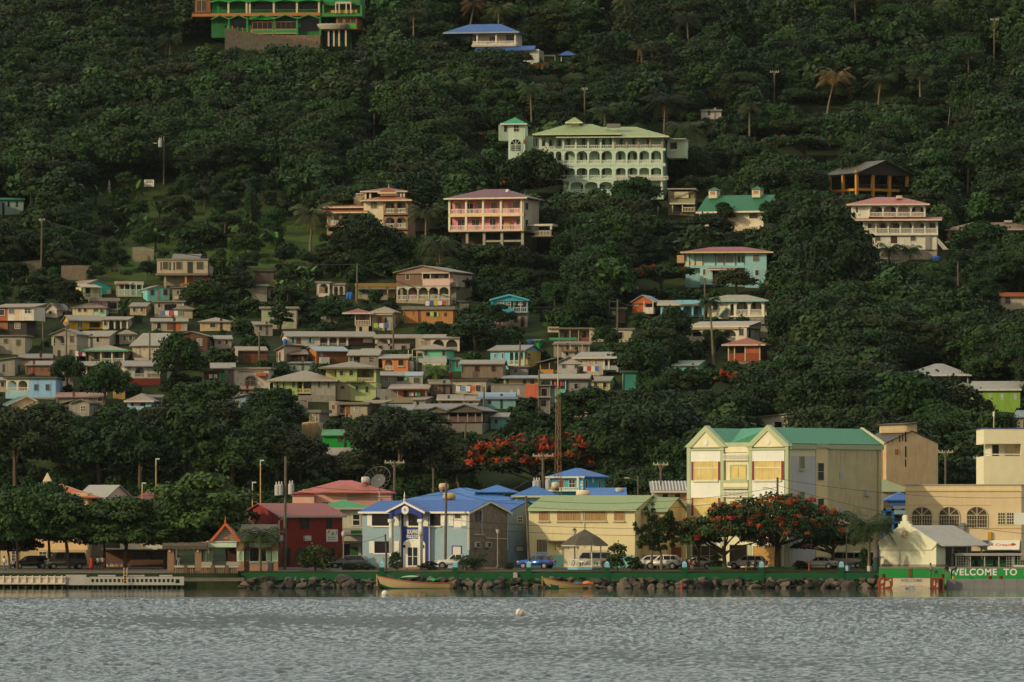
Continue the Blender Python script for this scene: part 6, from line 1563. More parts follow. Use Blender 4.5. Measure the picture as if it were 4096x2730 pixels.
h.wall('a99c88',3640,3790,1500,1545,1,8);h.wall('8f8878',3790.5,3868,1502,1545,1.5,8);h.roof('hip','b4b2ac',3620,3874,1500,1453,0,8,.4,fascia='bdb9ae',rust=.02);h.cols((3796,3868),1500,1545,.1,.16,'bdb49c');h.hole(3840,1506,3862,1530,1.5);h.wins([(3660,1506,3680,1526),(3720,1506,3740,1526)],d=1);h.done()
h=hut('grey house with pale blue roof cut by the right edge',4062,4190,1668,1720,-10,'8d8676',('gx','98abb2',1640),[(4092,1680,4110,1712)],7);h.done()
h=hut('white house with orange roof at the right edge of the slope',4005,4200,1185,1240,6,'cbbf9c',('gx','b9653a',1166),[(4020,1190,4042,1215)],8);h.done()
h=House('house','long tan house with brown roof behind a round tree at the right edge',3790,968,-3,keep=(3785,4120,884,960))
h.wall('b08a50',3792,3850,918,968,0,8);h.wall('948464',3850.5,4150,920,968,.6,8);h.roof('hip','8f7760',3786,4150,918,886,-.2,8.2,.4,fascia='a99c80');h.wins([(3806,922,3818,944),(4066,926,4082,944)],fr='857455');h.win(3960,926,3980,946,.6);h.wall('d0c6a8',3848,3866,930,960,-.5,-.05);m=MB();m.box(h.X(4018),h.X(4050),3,4,h.Z(888),h.Z(879));m.build('solar_heater',h.pm('a39e90'),h.root);h.done()
h=House('gazebo','small open pavilion with red hip roof below the long tan house',3785,998,0,'gazebo',keep=(3780,3880,945,1000))
h.roof('hip','a1483c',3784,3876,968,948,0,4,.15,fascia='c4b494',rust=0);h.cols((3808,3850),967,1000,.2,.25,'cfc4a8');h.wall('3a3226',3800,3862,975,998,3.5,4);h.slab(3786,3874,997,1003,0,4,'a39a84');h.done()
h=hut('white modern villa gable peeping over the cream building',3030,3148,1668,1770,-38,'a9a08c',('sl','8f8874',1655),[(3098,1689,3124,1713)],9,fr=None,gl='191712',keep=True);h.done()
hut('small white hut almost swallowed by the forest',2805,2885,442,478,0,'b4aca0',('sf','a9a49a',430),[(2830,446,2842,462)],4,fr=None).done()
h=hut('half hidden teal house among trees left of the mint green house',2492,2545,1490,1560,0,'3f8a7a',('flat','5f8a78',1484),(),5,keep=False);h.done()
hut('roofless weathered timber hut on posts on the grass bank',1020,1094,1086,1128,0,wood('5f4a38'),('flat','6a5a48',1082),[(1040,1090,1052,1120)],4,fr=None,name='hut',cat='hut',keep=False).done()
hut('little grey block hut behind the teal house',1838,1876,1208,1240,0,'6f6858',('flat','7d7462',1204),(),4,keep=False,name='hut',cat='hut').done()
h=hut('thin roadside shelter with a small green sign beneath the double pole',2448,2500,1238,1290,0,'5c4a38',('flat','8a8a80',1230),(),3,keep=False,name='shelter',cat='shelter');h.box('sign_board','a4b84a',2450,2463,1246,1262,-.1,-.05);h.done()
for a in[('narrow cream porch house at the left edge above the teal roof',-15,24,1520,1568,5,'b3a27c',('sf','9a8f76',1505),[(4,1530,16,1548)],5),('little white gabled hut between the yellow bungalow and the boarded house',184,228,1240,1268,-18,'b9b09c',('gy','a59c88',1213),[(196,1246,208,1258)],5),('grey board shack behind the light blue boarded house',230,292,1498,1545,6,'8a8272',('sf','968b76',1484),[(246,1506,262,1526)],5),('small ochre plaster house between the red based house and the dark tree',452,500,1552,1596,4,'a98a4f',('gx','948a74',1536),[(464,1560,478,1578)],5),('blue grey boarded shed below the dark brown shed',925,985,1592,1642,-12,'7a8f98',('sl','8f8a7a',1576),[(944,1602,958,1620)],5),('rusty lean to house on stilts below the white concrete house',940,1012,1556,1586,4,'8f7f66',('sf','a07a58',1542),[(960,1562,974,1578)],4),('grey plaster cottage right of the porch house with green fascia',478,540,1336,1378,8,'938b78',('hip','9b9078',1318),[(492,1344,504,1362),(516,1344,528,1362)],6),('beige cottage right of the white arch house',520,585,1226,1262,-6,'a8997a',('gx','8f8670',1208),[(532,1232,544,1248),(562,1232,574,1248)],6),('pale pink cottage above the brown timber house',858,925,1356,1392,5,'b39c8c',('gx','9c917c',1340),[(872,1362,884,1378),(900,1362,912,1378)],5),('grey block house left of the long row house gable',1018,1090,1298,1342,6,'8c8573',('sf','9a8f78',1282),[(1036,1306,1050,1324)],5),('mustard plaster house under the patched grey terrace',1440,1505,1404,1446,-4,'b0904a',('sf','9a8a6c',1390),[(1456,1412,1470,1430)],5),('grey house squeezed under the light blue arched porch house',2040,2110,1470,1502,-4,'8f8a80',('flat','99917f',1464),[(2056,1476,2070,1492)],5),('pale yellow cottage right of the red washing house',2360,2440,1524,1568,-8,'b5a878',('gx','938a76',1504),[(2376,1532,2390,1550),(2412,1532,2426,1550)],6),('grey cottage below the red washing house',2280,2352,1622,1666,-8,'87806f',('hip','978c76',1602),[(2296,1630,2310,1648)],6),('brown board house left of the plain beige house',1722,1800,1536,1580,5,'75604a',('gx','968a74',1516),[(1738,1544,1752,1562)],6),('grey rendered house beside the vivid green house',1652,1700,1598,1640,-10,'8d8677',('sf','9b917c',1584),[(1664,1606,1678,1622)],5),('white shack with rusty roof above the red washing house',2250,2300,1404,1440,4,'b4ab98',('sf','a0805e',1390),[(2262,1410,2274,1424)],4),('tan cottage between the grey block house and the beige cottage',700,770,1236,1276,4,'a6977a',('hip','988d77',1218),[(714,1244,728,1260)],5),('green boarded cottage left of the dark boarded house',600,668,1478,1522,-6,'7f9270',('gx','948b76',1458),[(616,1486,630,1504)],6),('cream cottage with rusty roof beneath the beige house with tan roof',545,606,1442,1480,5,'bba985',('sf','a2805f',1428),[(558,1450,572,1466)],5),('grey cottage with red door left of the orange timber house',1290,1352,1252,1298,6,'918a78',('gx','9a8f79',1234),[(1304,1262,1318,1280)],5),('turquoise board cottage under the dark tree by the double gabled house',1962,2030,1668,1716,-6,'5f9a94',('gx','8d8572',1650),[(1978,1678,1992,1696)],5),('pale cottage half hidden among the trees under the pale blue porch house',470,540,1700,1748,4,'b0a68c',('gx','a09680',1682),[(486,1710,500,1726)],5),('white walled house glimpsed in the grove left of the water tank',930,1010,1772,1820,-5,'b9b29e',('gx','a59c88',1752),[(950,1782,964,1800)],6),]:
 hut(*a).done()
for i,(lb,px,yb,r_,h_,col)in enumerate([('black plastic water tank beside the tall grey concrete house',318,1440,.55,1.3,'26251f'),('blue water barrel by the white arched veranda house',1392,1196,.3,.9,'2f5f9a'),('second blue water barrel by the yellow fascia house',1404,1197,.3,.9,'2f5f9a'),('dark blue water tank beside the bright green shed',2122,1396,.6,1.2,'27406a'),('black water tank left of the beige block house',2322,1504,.5,1.2,'24231e'),('grey water tank right of the pale green two storey house',1512,1602,.5,1.3,'8a877c'),('white water tank beside the orange plastered house',1642,1484,.5,1.2,'b9b5a6'),('black water tank beside the beige and orange house',838,1154,.6,1.3,'26251f'),('blue barrel beside the long white row house',1140,1386,.3,.9,'2f5f9a'),('green water tank right of the wide white house',3086,1380,.6,1.3,'2f5a40'),('black water tank beside the pink villa columns',2108,1020,.7,1.4,'26251f'),('white water tank next to the white hip roofed house',3066,1276,.55,1.2,'b9b5a6'),('red oil drum beside the weathered timber house',1800,1516,.3,.9,'8a3326'),('blue tarpaulin covered tank below the white arched villa',3745,1052,.9,.9,'2f4f94')]):
 p=on_ground(px,yb);t=thing('water_tank',lb,'water tank',p);m=MB();m.lathe([(r_,-.4),(r_,h_),(r_*.9,h_+.06),(r_*.3,h_+.2),(.03,h_+.22)],16);m.build('tank',paint(col,'h',.3),t,True);m=MB();m.lathe([(r_*1.03,h_*.45),(r_*1.03,h_*.52)],16);m.build('band',paint(col,'h',.3),t)
for i,(lb,x0,x1,yb,cols_)in enumerate([('washing line in front of the grey house with purple railing',640,735,1288,'5a6a9a c9c0b4 b04a3a d0c8b8 4a7a5a'),('washing line beside the tan hip roofed porch house',300,345,1450,'d0c8b8 8a3a4a c9c0b4'),('washing line under the brown three storey house',1700,1790,1248,'c9c0b4 3a5a8a b5a43a c9c0b4 a04a4a'),('washing line before the beige house with brown door',1820,1930,1592,'c9c0b4 5a8ab0 c9c0b4 b5562c 3a3a3a'),('washing line by the grey house with orange shutters',1490,1565,1338,'8ab04a c9c0b4 4a5a8a'),('washing line beside the whitewashed grey gable house',2332,2400,1512,'c9c0b4 b04a3a d0c8b8 4a6a9a')]):
 p=on_ground(x0,yb);k=F/p.y;t=thing('washing_line',lb,'washing line',p);L=(x1-x0)/k;cs_=cols_.split()
 m=MB();m.tube([(0,0,1.75),(L/2,0,1.65),(L,0,1.75)],.015,4);m.build('line',paint('8a8474','h',.2),t)
 for s_ in(0,L):m=MB();m.tube([(s_,0,-.8),(s_,0,1.8)],.045,5);m.build('post',wood('6a5f4c'),t)
 for q,c_ in enumerate(cs_):x=L*(q+.6)/(len(cs_)+.4);m=MB();m.prism_y([(x-.3,.95+.1*(q%2)),(x+.26,.9),(x+.3,1.66),(x-.3,1.67)],-.015,.015);m.build('garment',paint(c_,'h',.2),t)
def stone_wall(label,x0,x1,yt,yb,col='6f6552',dip=0):
 h=House('retaining_wall',label,x0,yb,0,'wall')
 m=MB();m.prism_y([(0,-2.5),(h.X(x1),-2.5),(h.X(x1),h.Z(yt+dip)),(h.X(x1)*.5,h.Z(yt-2)),(0,h.Z(yt))],0,.6);m.build('wall',stone(col),h.root)
stone_wall('low brown stone retaining wall at the far left of the slope',-10,165,1050,1090,'6a5f4c',-10)
stone_wall('rough brown stone wall above the turquoise gable house',245,375,1064,1118,'6f6350')
stone_wall('pale concrete retaining wall remnant above the beige and orange house',530,615,990,1050,'857a60')
stone_wall('brown roadside retaining wall behind the light blue house',2600,2915,982,1010,'675847',-14)
stone_wall('stone garden wall right of the light blue house',3068,3185,1040,1085,'7a7062',4)
stone_wall('grey stepped retaining wall under the wide green and grey house',1075,1232,1602,1645,'7d7464',6)
stone_wall('dark stone wall under the brown three storey house',1560,1700,1226,1250,'70664f')
stone_wall('dark road bank wall under the forest at upper left',800,1090,722,760,'3f392c',-18)
# --- trees on the hill
random.seed(21)
KIND={'B':BROAD,'R':ROUND,'T':TALL,'S':SPREAD,'F':FINE,'C':COARSE}
PLACED=[]
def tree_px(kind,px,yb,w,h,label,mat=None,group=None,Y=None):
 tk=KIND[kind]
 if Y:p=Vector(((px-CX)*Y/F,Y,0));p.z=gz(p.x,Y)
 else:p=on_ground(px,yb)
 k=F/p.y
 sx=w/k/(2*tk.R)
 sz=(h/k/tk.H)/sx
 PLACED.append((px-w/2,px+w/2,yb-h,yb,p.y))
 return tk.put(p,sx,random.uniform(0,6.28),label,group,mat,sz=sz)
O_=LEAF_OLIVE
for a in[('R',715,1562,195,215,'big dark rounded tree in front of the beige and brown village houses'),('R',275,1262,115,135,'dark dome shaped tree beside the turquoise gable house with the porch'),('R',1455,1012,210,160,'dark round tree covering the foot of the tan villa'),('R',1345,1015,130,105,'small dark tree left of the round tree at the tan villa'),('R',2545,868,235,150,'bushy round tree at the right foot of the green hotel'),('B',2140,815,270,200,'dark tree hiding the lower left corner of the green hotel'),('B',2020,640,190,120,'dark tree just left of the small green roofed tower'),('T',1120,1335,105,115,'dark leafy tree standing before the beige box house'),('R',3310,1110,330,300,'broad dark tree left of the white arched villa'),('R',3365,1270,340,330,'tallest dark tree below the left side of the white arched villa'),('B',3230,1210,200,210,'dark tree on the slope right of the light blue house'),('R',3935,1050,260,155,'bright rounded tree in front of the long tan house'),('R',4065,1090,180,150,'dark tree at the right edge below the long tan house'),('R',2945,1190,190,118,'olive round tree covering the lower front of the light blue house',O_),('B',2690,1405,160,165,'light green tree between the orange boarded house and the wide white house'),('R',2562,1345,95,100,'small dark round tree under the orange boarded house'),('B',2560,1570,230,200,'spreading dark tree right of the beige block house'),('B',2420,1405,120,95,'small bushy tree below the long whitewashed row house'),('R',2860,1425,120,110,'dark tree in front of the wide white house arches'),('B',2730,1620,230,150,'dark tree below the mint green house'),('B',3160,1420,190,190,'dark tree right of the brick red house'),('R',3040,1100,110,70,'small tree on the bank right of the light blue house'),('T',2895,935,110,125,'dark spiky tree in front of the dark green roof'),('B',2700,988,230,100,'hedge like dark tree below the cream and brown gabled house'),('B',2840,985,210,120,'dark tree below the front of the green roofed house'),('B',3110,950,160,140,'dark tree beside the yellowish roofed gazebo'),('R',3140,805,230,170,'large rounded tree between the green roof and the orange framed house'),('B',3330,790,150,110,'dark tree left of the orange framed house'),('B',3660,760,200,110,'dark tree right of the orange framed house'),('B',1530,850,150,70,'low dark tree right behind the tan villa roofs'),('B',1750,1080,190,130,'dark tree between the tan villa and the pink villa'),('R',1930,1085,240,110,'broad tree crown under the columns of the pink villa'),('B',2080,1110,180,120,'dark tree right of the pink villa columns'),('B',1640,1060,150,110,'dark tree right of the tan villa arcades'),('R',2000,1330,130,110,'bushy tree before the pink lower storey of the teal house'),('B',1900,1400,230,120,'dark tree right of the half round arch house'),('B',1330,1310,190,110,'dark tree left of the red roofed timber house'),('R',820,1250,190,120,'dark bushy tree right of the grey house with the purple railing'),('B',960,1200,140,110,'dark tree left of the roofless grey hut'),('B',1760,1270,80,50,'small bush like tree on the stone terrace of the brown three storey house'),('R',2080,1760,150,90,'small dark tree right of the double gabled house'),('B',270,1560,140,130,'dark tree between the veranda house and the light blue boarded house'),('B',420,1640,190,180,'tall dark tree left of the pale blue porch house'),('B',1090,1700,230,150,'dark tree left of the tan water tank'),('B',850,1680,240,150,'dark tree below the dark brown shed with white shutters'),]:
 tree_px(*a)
lower=[('B',60,1960,330,300),('R',235,1930,260,230),('B',400,1950,320,250),('B',560,1990,330,290),('B',745,1960,350,330),('R',930,1990,330,250),('B',1075,1930,300,250),('B',1200,1960,260,200),('B',180,1780,270,160),('B',30,1790,230,150),('B',480,1790,260,160),('R',660,1760,240,140),('B',900,1770,260,160),('B',1060,1780,230,150),('B',330,1800,200,130),('B',800,1850,250,160)]
for i,a in enumerate(lower):
 tree_px(*a,'dense dark tree in the grove behind the left shore roofs',random.choice([None,O_]),'trees of the grove behind the left shore roofs')
mid=[('B',1500,1870,280,190),('B',1600,1930,350,260),('R',1755,1900,260,190),('B',1830,1960,240,170),('B',1430,1960,230,150),('B',1690,1760,200,110),('R',1560,1760,220,130)]
for a in mid:tree_px(*a,'dark tree in the clump between the village and the blue roofs',random.choice([None,O_]),'trees between the village and the blue roofs')
mid2=[('R',2350,1730,300,170),('B',2480,1990,350,330),('R',2660,1960,330,330),('B',2560,1800,300,200),('B',2750,1800,260,200),('R',2440,1720,240,150),('B',2880,1760,280,200),('B',3000,1720,250,180),('B',2680,1700,230,130),('B',2430,1890,180,200)]
for a in mid2:tree_px(*a,'leafy green tree in the clump left of the cream commercial building',None,'trees left of the cream commercial building')
rgt=[('B',3330,1760,360,280),('R',3500,1740,330,260),('B',3640,1800,400,300),('R',3830,1790,330,230),('B',3260,1900,300,260),('B',3430,1880,330,220),('B',3760,1900,330,230),('R',3940,1880,300,250),('B',3860,1960,280,170),('B',3640,1660,300,160),('R',3200,1640,270,210),('B',3420,1600,300,190),('R',3060,1600,250,150)]
for a in rgt:tree_px(*a,'dark tree on the wooded slope behind the tan warehouse',random.choice([None,None,O_]),'trees behind the tan warehouse')
for(px,yt,yb,w)in[(1240,800,960,150),(1702,800,960,130),(1762,950,1060,140),(2655,340,540,170),(2745,460,600,150),(3305,250,470,150),(3512,265,420,130),(2895,690,780,90),(2855,1160,1460,60),(3555,970,1060,80),(3640,970,1060,80),(1870,-20,150,100),(680,110,220,100),(597,712,760,60),(437,720,760,20),(655,545,738,40),(165,876,1080,20),(1427,1054,1230,20),(1496,445,540,16),(1391,625,730,16),(2338,352,500,40),(3096,284,430,50),(3976,74,250,50),(2630,828,975,16),(2818,1112,1270,18),(2469,1198,1380,20),(3871,672,785,16),(3833,1050,1175,16),(3790,428,530,24),(2150,1750,1960,420),(2645,1065,1160,220),(2835,1480,1590,260),(2235,260,330,220),(3220,550,640,280),(2075,725,790,180),(1960,530,600,140)]:
 KEEP.append((px-w/2,px+w/2,yt,yb,ground_Y(px,yb)))
def zone(px,py):
 if py<270:return 'around the bright green guest house' if px<1450 else('in the forest above the blue roofed house' if px<2500 else 'in the forest at the upper right corner')
 if py<720:
  return 'in the forest above the roadside sign' if px<1250 else 'in the forest above the pink villa' if px<2000 else 'in the forest around the green hotel' if px<2800 else 'in the forest above the orange framed house'
 if py<1060:
  return 'on the banana slope at the left' if px<1250 else 'near the pink villa' if px<2250 else 'near the green roofed house' if px<3100 else 'near the white arched villa'
 if py<1500:return 'between the village houses' if px<2200 else 'near the light blue house' if px<3120 else 'on the right hand slope below the white arched villa'
 return 'in the lower belt of trees under the village'
def clash(x0,x1,yt,yb,Y,slack=.10):
 for(a,b,c,d,Yh)in KEEP:
  if x1<a or x0>b:continue
  if Y<Yh+1.5:
   ox,oy=min(x1,b)-max(x0,a),min(yb,c+(d-c)*.92)-max(yt,c)
   if ox>0 and oy>0 and(ox*oy>min(slack*.5*(b-a)*(d-c),1400)):return True
  elif Y<Yh+9 and a-20<(x0+x1)/2<b+20:return True
 return False
CELL=40
cover=np.zeros((2100//CELL+2,4300//CELL+2),np.int16)
def mark(x0,x1,yt,yb,n=1):
 a,b,c,d=int(max(0,x0)//CELL),int(min(4250,x1)//CELL),int(max(0,yt)//CELL),int(min(2060,yb)//CELL)
 cover[c:d+1,a:b+1]+=n
for(x0,x1,yt,yb,Y)in PLACED:mark(x0+20,x1-20,yt+15,yb-30)
for(a,b,c,d,Y)in KEEP:mark(a,b,c,d)
n_auto,tries=0,0
while n_auto<205 and tries<20000:
 tries+=1
 px=random.uniform(-40,4140)
 yb=random.uniform(60,1250)if random.random()<.85 else random.uniform(1250,1640)
 if 1120<yb<1640 and px<2330 and random.random()<.45:continue
 big=random.random()
 w,h=random.uniform(120,250),0
 if yb>1050 and px<2350:w=random.uniform(70,130)
 if 740<yb<1060 and 300<px<1250:w=random.uniform(80,150)
 kind=random.choice('BBRRSTFFC')
 h=w*{'B':.85,'R':.85,'S':.72,'T':1.35,'F':.8,'C':.9}[kind]*random.uniform(.85,1.15)
 if kind=='T':w*=.75
 x0,x1,yt=px-w/2,px+w/2,yb-h
 a,b,c,d=int(max(0,x0+10)//CELL),int(max(0,min(4200,x1-10))//CELL),int(max(0,yt+5)//CELL),int(max(0,yb-h*.35)//CELL)
 sub=cover[c:d+1,a:b+1]
 if sub.size==0 or(sub==0).mean()<.45:continue
 p=on_ground(px,yb)
 if clash(x0,x1,yt,yb,p.y):continue
 tone=random.choice([('mid green',None),('mid green',None),('dark',LEAF_DEEP),('olive',LEAF_OLIVE),('fresh green',LEAF_FRESH)])
 if tone[0]=='fresh green' and random.random()<.45:tone=('mid green',None)
 sh={'B':'broad crowned','R':'round crowned','S':'flat topped','T':'tall slender','F':'feathery','C':'big leaved'}[kind]
 lb=f'{tone[0]} {sh} tree {zone(px, yb)}'
 tree_px(kind,px,yb,w,h,lb,tone[1],f'{tone[0]} {sh} trees {zone(px, yb)}')
 mark(x0+12,x1-12,yt+8,yb-h*.35)
 n_auto+=1
LEAF_COCO=foliage('coconut',(.030,.042,.012),(.075,.085,.024))
# ---- palms, bananas, flowering trees
for i,(px,yb,yc,label,lean,cr,sc,mat,dead)in enumerate([(1240,1010,862,'coconut palm with yellowing fronds left of the tan villa',(.4,0),0,1.15,None,4),(1702,1010,850,'coconut palm with drooping fronds between the tan and pink villas',(.1,0),1,.95,None,2),(1762,1100,985,'low coconut palm with a dead hanging frond under the pink villa',(-.2,0),2,1.0,None,5),(2655,560,405,'tall drooping coconut palm right of the hotel roof',(.3,0),0,1.25,O_,4),(2745,620,520,'coconut palm with brownish fronds right of the hotel annex',(-.3,0),1,1.1,O_,3),(3305,480,312,'leaning coconut palm with golden fronds in the upper right forest',(1.5,0),2,1.05,LEAF_DRY,5),(3512,430,318,'coconut palm with olive fronds beside the golden leaning palm',(.6,0),0,.95,O_,3),(2895,800,728,'small green palm behind the dark green roof',(0,0),1,.75,LEAF_LIME,0),(2855,1475,1205,'thin tall palm with a small dark crown before the wide white house',(-.6,0),2,.55,LEAF_HILL,0),(3555,1080,1000,'small dark palm in front of the white arched villa',(.1,0),0,.62,LEAF_HILL,0),(3640,1075,1002,'second small dark palm right of the first before the white arched villa',(0,0),1,.6,LEAF_HILL,0),(1870,190,20,'tall thin palm rising past the blue roof at the top',(1.2,0),1,.8,LEAF_DRY,2),(680,240,160,'palm with orange dead fronds below the green guest house',(0,0),2,.8,O_,7),(1745,1560,1480,'small green palm beside the rusty roofed orange house',(0,0),1,.6,LEAF_LIME,0),]):
 p=on_ground(px,yb)
 palm(p,(yb-yc)*p.y/F,label,lean,cr,sc*1.4,mat or LEAF_COCO,dead)
gb='banana plants on the slope under the roadside sign'
n=0
while n<30:
 px,yb=random.uniform(300,1230),random.uniform(810,1030)
 if clash(px-20,px+20,yb-70,yb,ground_Y(px,yb),.02):continue
 banana(on_ground(px,yb),random.uniform(.8,1.25),'bright green banana plant on the slope under the roadside sign',gb);n+=1
n=0
while n<26:
 px,yb=random.choice([(random.uniform(860,1080),random.uniform(1300,1400)),(random.uniform(480,620),random.uniform(1230,1330)),(random.uniform(1040,1260),random.uniform(1120,1220)),(random.uniform(1700,1800),random.uniform(1500,1600)),(random.uniform(3560,4050),random.uniform(1330,1500))])
 if clash(px-20,px+20,yb-60,yb,ground_Y(px,yb),.04):continue
 banana(on_ground(px,yb),random.uniform(.7,1.1),'green banana plant growing among the village houses' if px<2000 else 'green banana plant on the slope above the lime green house','banana plants among the village houses' if px<2000 else 'banana plants above the lime green house');n+=1
def flame_px(px,yb,w,h,label,seed,red=.5,cl=26,**k):
 k.setdefault('fr',(.025,.07))
 p=on_ground(px,yb)
 kk=F/p.y
 Rr,H=w/kk/2,h/kk
 cf=k.pop('cf',.62)
 flame_tree(p,Rr,H*cf,H*(1-cf),label,seed,leaf=k.pop('leaf',.42),red=red,clusters=cl,mat=k.pop('mat',LEAF_HILL),**k)
flame_px(2150,1990,520,250,'wide flame tree covered in red blossom behind the lattice mast',61,1.1,150,nb=110,fr=(.025,.07),fl=RED_FLOWER,cf=.86,flat=.62)
flame_px(2835,1610,310,130,'low flame tree with orange red blossom below the wide white house',62,.8,22)
flame_px(2645,1175,260,110,'flame tree with red blossom beside the satellite dish',63,.7,24)
flame_px(2235,345,260,90,'flame tree with faint red blossom below the blue roofed house',64,.5,18)
flame_px(3220,655,330,110,'flat flame tree with dull red blossom above the orange framed house',65,.3,12,fr=(.015,.04))
flame_px(2075,800,220,80,'flame tree with red blossom behind the pink villa roof',66,.6,18)
flame_px(1960,610,170,80,'flame tree with a red patch left of the small green roofed tower',67,.7,14)
n=0
while n<16:
 px,yb=random.uniform(1300,4050),random.uniform(120,640)
 p=on_ground(px,yb)
 k=F/p.y
 if clash(px-50,px+50,yb-9.5*k,yb,p.y,.02):continue
 KEEP.append((px-45,px+45,yb-9.5*k,yb-3.5*k,p.y))
 palm(p,random.uniform(6.5,9),'coconut palm scattered through the forest on the upper slope',(random.uniform(-.9,.9),0),n%3,random.uniform(.95,1.25),random.choice([LEAF_COCO,LEAF_COCO,O_,LEAF_PALM]),random.choice([0,0,3]),'coconut palms scattered through the upper forest')
 n+=1
# ---- the rest of the wood and the scrub: masses nobody could count
pts,siz,rot,var=[],[],[],[]
random.seed(5)
for _ in range(17000):
 Y=random.uniform(785,1290)if random.random()<.93 else random.uniform(1290,1330)
 hw=2750*Y/F
 x=random.uniform(-hw,hw)
 z=gz(x,Y)
 px,py=CX+x*F/Y,HY-(z-CAMZ)*F/Y
 if py>1090 and px<2330:continue
 if 750<py<1090 and 250<px<1230:continue
 s=random.choice((random.uniform(.45,.75),random.uniform(.6,1.0),random.uniform(.8,1.2)))
 k=F/Y
 w,h=9.2*s*k,7.5*s*k
 if any(abs(x-a)<2.7 and abs(Y-b)<2.7 for a,b in pts[-500:]):continue
 if clash(px-w*.42,px+w*.42,py-h,py,Y,.07):continue
 pts.append((x,Y));siz.append(s);rot.append(random.uniform(0,6.28));var.append(random.randrange(7))
FPT=[(x,y,gz(x,y)-.5)for x,y in pts]
def scatter(name,label,cat,points,size,rotz,variant,meshes,mats=None):
 """one object whose geometry nodes set one of the meshes on each of its points"""
 me=bpy.data.meshes.new(name)
 me.from_pydata(points,[],[])
 for nm,tp,data in(('size','FLOAT',size),('turn','FLOAT',rotz),('variant','INT',variant)):
  at=me.attributes.new(nm,tp,'POINT')
  at.data.foreach_set('value',data)
 o=bpy.data.objects.new(name,me)
 C.objects.link(o)
 ng=bpy.data.node_groups.new(name+'_nodes','GeometryNodeTree')
 ng.interface.new_socket('Geometry',in_out='INPUT',socket_type='NodeSocketGeometry')
 ng.interface.new_socket('Geometry',in_out='OUTPUT',socket_type='NodeSocketGeometry')
 N=ng.nodes.new
 gi,go,jn=N('NodeGroupInput'),N('NodeGroupOutput'),N('GeometryNodeJoinGeometry')
 def attr(nm,tp):
  a=N('GeometryNodeInputNamedAttribute');a.data_type=tp;a.inputs['Name'].default_value=nm
  return a.outputs['Attribute']
 cx=N('ShaderNodeCombineXYZ');ng.links.new(attr('turn','FLOAT'),cx.inputs['Z'])
 va,sa=attr('variant','INT'),attr('size','FLOAT')
 for i,ob in enumerate(meshes):
  oi=N('GeometryNodeObjectInfo');oi.inputs['Object'].default_value=ob;oi.inputs['As Instance'].default_value=True
  cp=N('FunctionNodeCompare');cp.data_type='INT';cp.operation='EQUAL'
  ng.links.new(va,cp.inputs[2]);cp.inputs[3].default_value=i
  ip=N('GeometryNodeInstanceOnPoints')
  ng.links.new(gi.outputs[0],ip.inputs['Points']);ng.links.new(cp.outputs[0],ip.inputs['Selection'])
  ng.links.new(oi.outputs['Geometry'],ip.inputs['Instance']);ng.links.new(cx.outputs[0],ip.inputs['Rotation']);ng.links.new(sa,ip.inputs['Scale'])
  ng.links.new(ip.outputs[0],jn.inputs[0])
 ng.links.new(jn.outputs[0],go.inputs[0])
 md=o.modifiers.new('scatter','NODES');md.node_group=ng
 return tag(o,label,cat,kind='stuff')
def crown_of(kind,i):
 me=kind.var[i][0]
 for o in bpy.data.objects:
  if o.data==me:return o
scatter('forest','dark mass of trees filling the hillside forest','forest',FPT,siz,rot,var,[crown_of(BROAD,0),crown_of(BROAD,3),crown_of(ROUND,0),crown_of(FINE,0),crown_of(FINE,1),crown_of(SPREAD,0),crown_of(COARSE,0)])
bprot=BUSHH.put(on_ground(1230,1245),1.0,0,'dark little bush beside the beige box house',None,i=0)
bprot2=BUSHH.put(on_ground(1500,1215),1.0,0,'little bush under the yellow fascia house',None,i=1)
gp=MB()
rg=random.Random(4)
for _ in range(90):
 a,r=rg.uniform(0,6.28),rg.uniform(0,.9)
 x,y,h_=r*math.cos(a),r*math.sin(a),rg.uniform(.3,.75)
 dx,dy=rg.uniform(-.25,.25),rg.uniform(-.25,.25)
 gp.add([(x-.07,y,-.1),(x+.07,y,-.1),(x+dx+.02,y+dy,h_),(x+dx-.02,y+dy,h_)],[(0,1,2,3)])
tuft=gp.build('grass_tuft',LEAF_LIME)
tuft.location=on_ground(640,905)
tag(tuft,'clump of tall grass near the middle of the banana slope','grass clump')
bp,bs,br_,bv=[],[],[],[]
for _ in range(16000):
 Y=random.uniform(775,1260)
 hw=2500*Y/F
 x=random.uniform(-hw,hw)
 z=gz(x,Y)
 px,py=CX+x*F/Y,HY-(z-CAMZ)*F/Y
 s=random.uniform(.45,1.15)
 bad=False
 hb_,wb_=2.0*s*F/Y,1.4*s*F/Y
 for(a,b,c,d,Yh)in KEEP:
  if a-wb_<px<b+wb_ and((Y<Yh and c<py and py-hb_<d-9 and Y>Yh-40)or(Yh-.8<Y<Yh+9.5)):bad=True;break
 if bad:continue
 meadow=760<py<1100 and 200<px<1300
 if meadow and random.random()<.25:continue
 grass=(meadow and random.random()<.75)or random.random()<.15
 bp.append((x,Y,z-.1));bs.append(s*(1.2 if grass else 1));br_.append(random.uniform(0,6.28));bv.append(2 if grass else random.randrange(2))
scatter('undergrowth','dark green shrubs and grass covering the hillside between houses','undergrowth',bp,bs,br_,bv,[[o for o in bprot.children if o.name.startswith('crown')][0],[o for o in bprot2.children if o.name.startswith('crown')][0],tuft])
print('AUTO TREES',n_auto,'tries',tries,'forest',len(FPT),'bushes',len(bp))
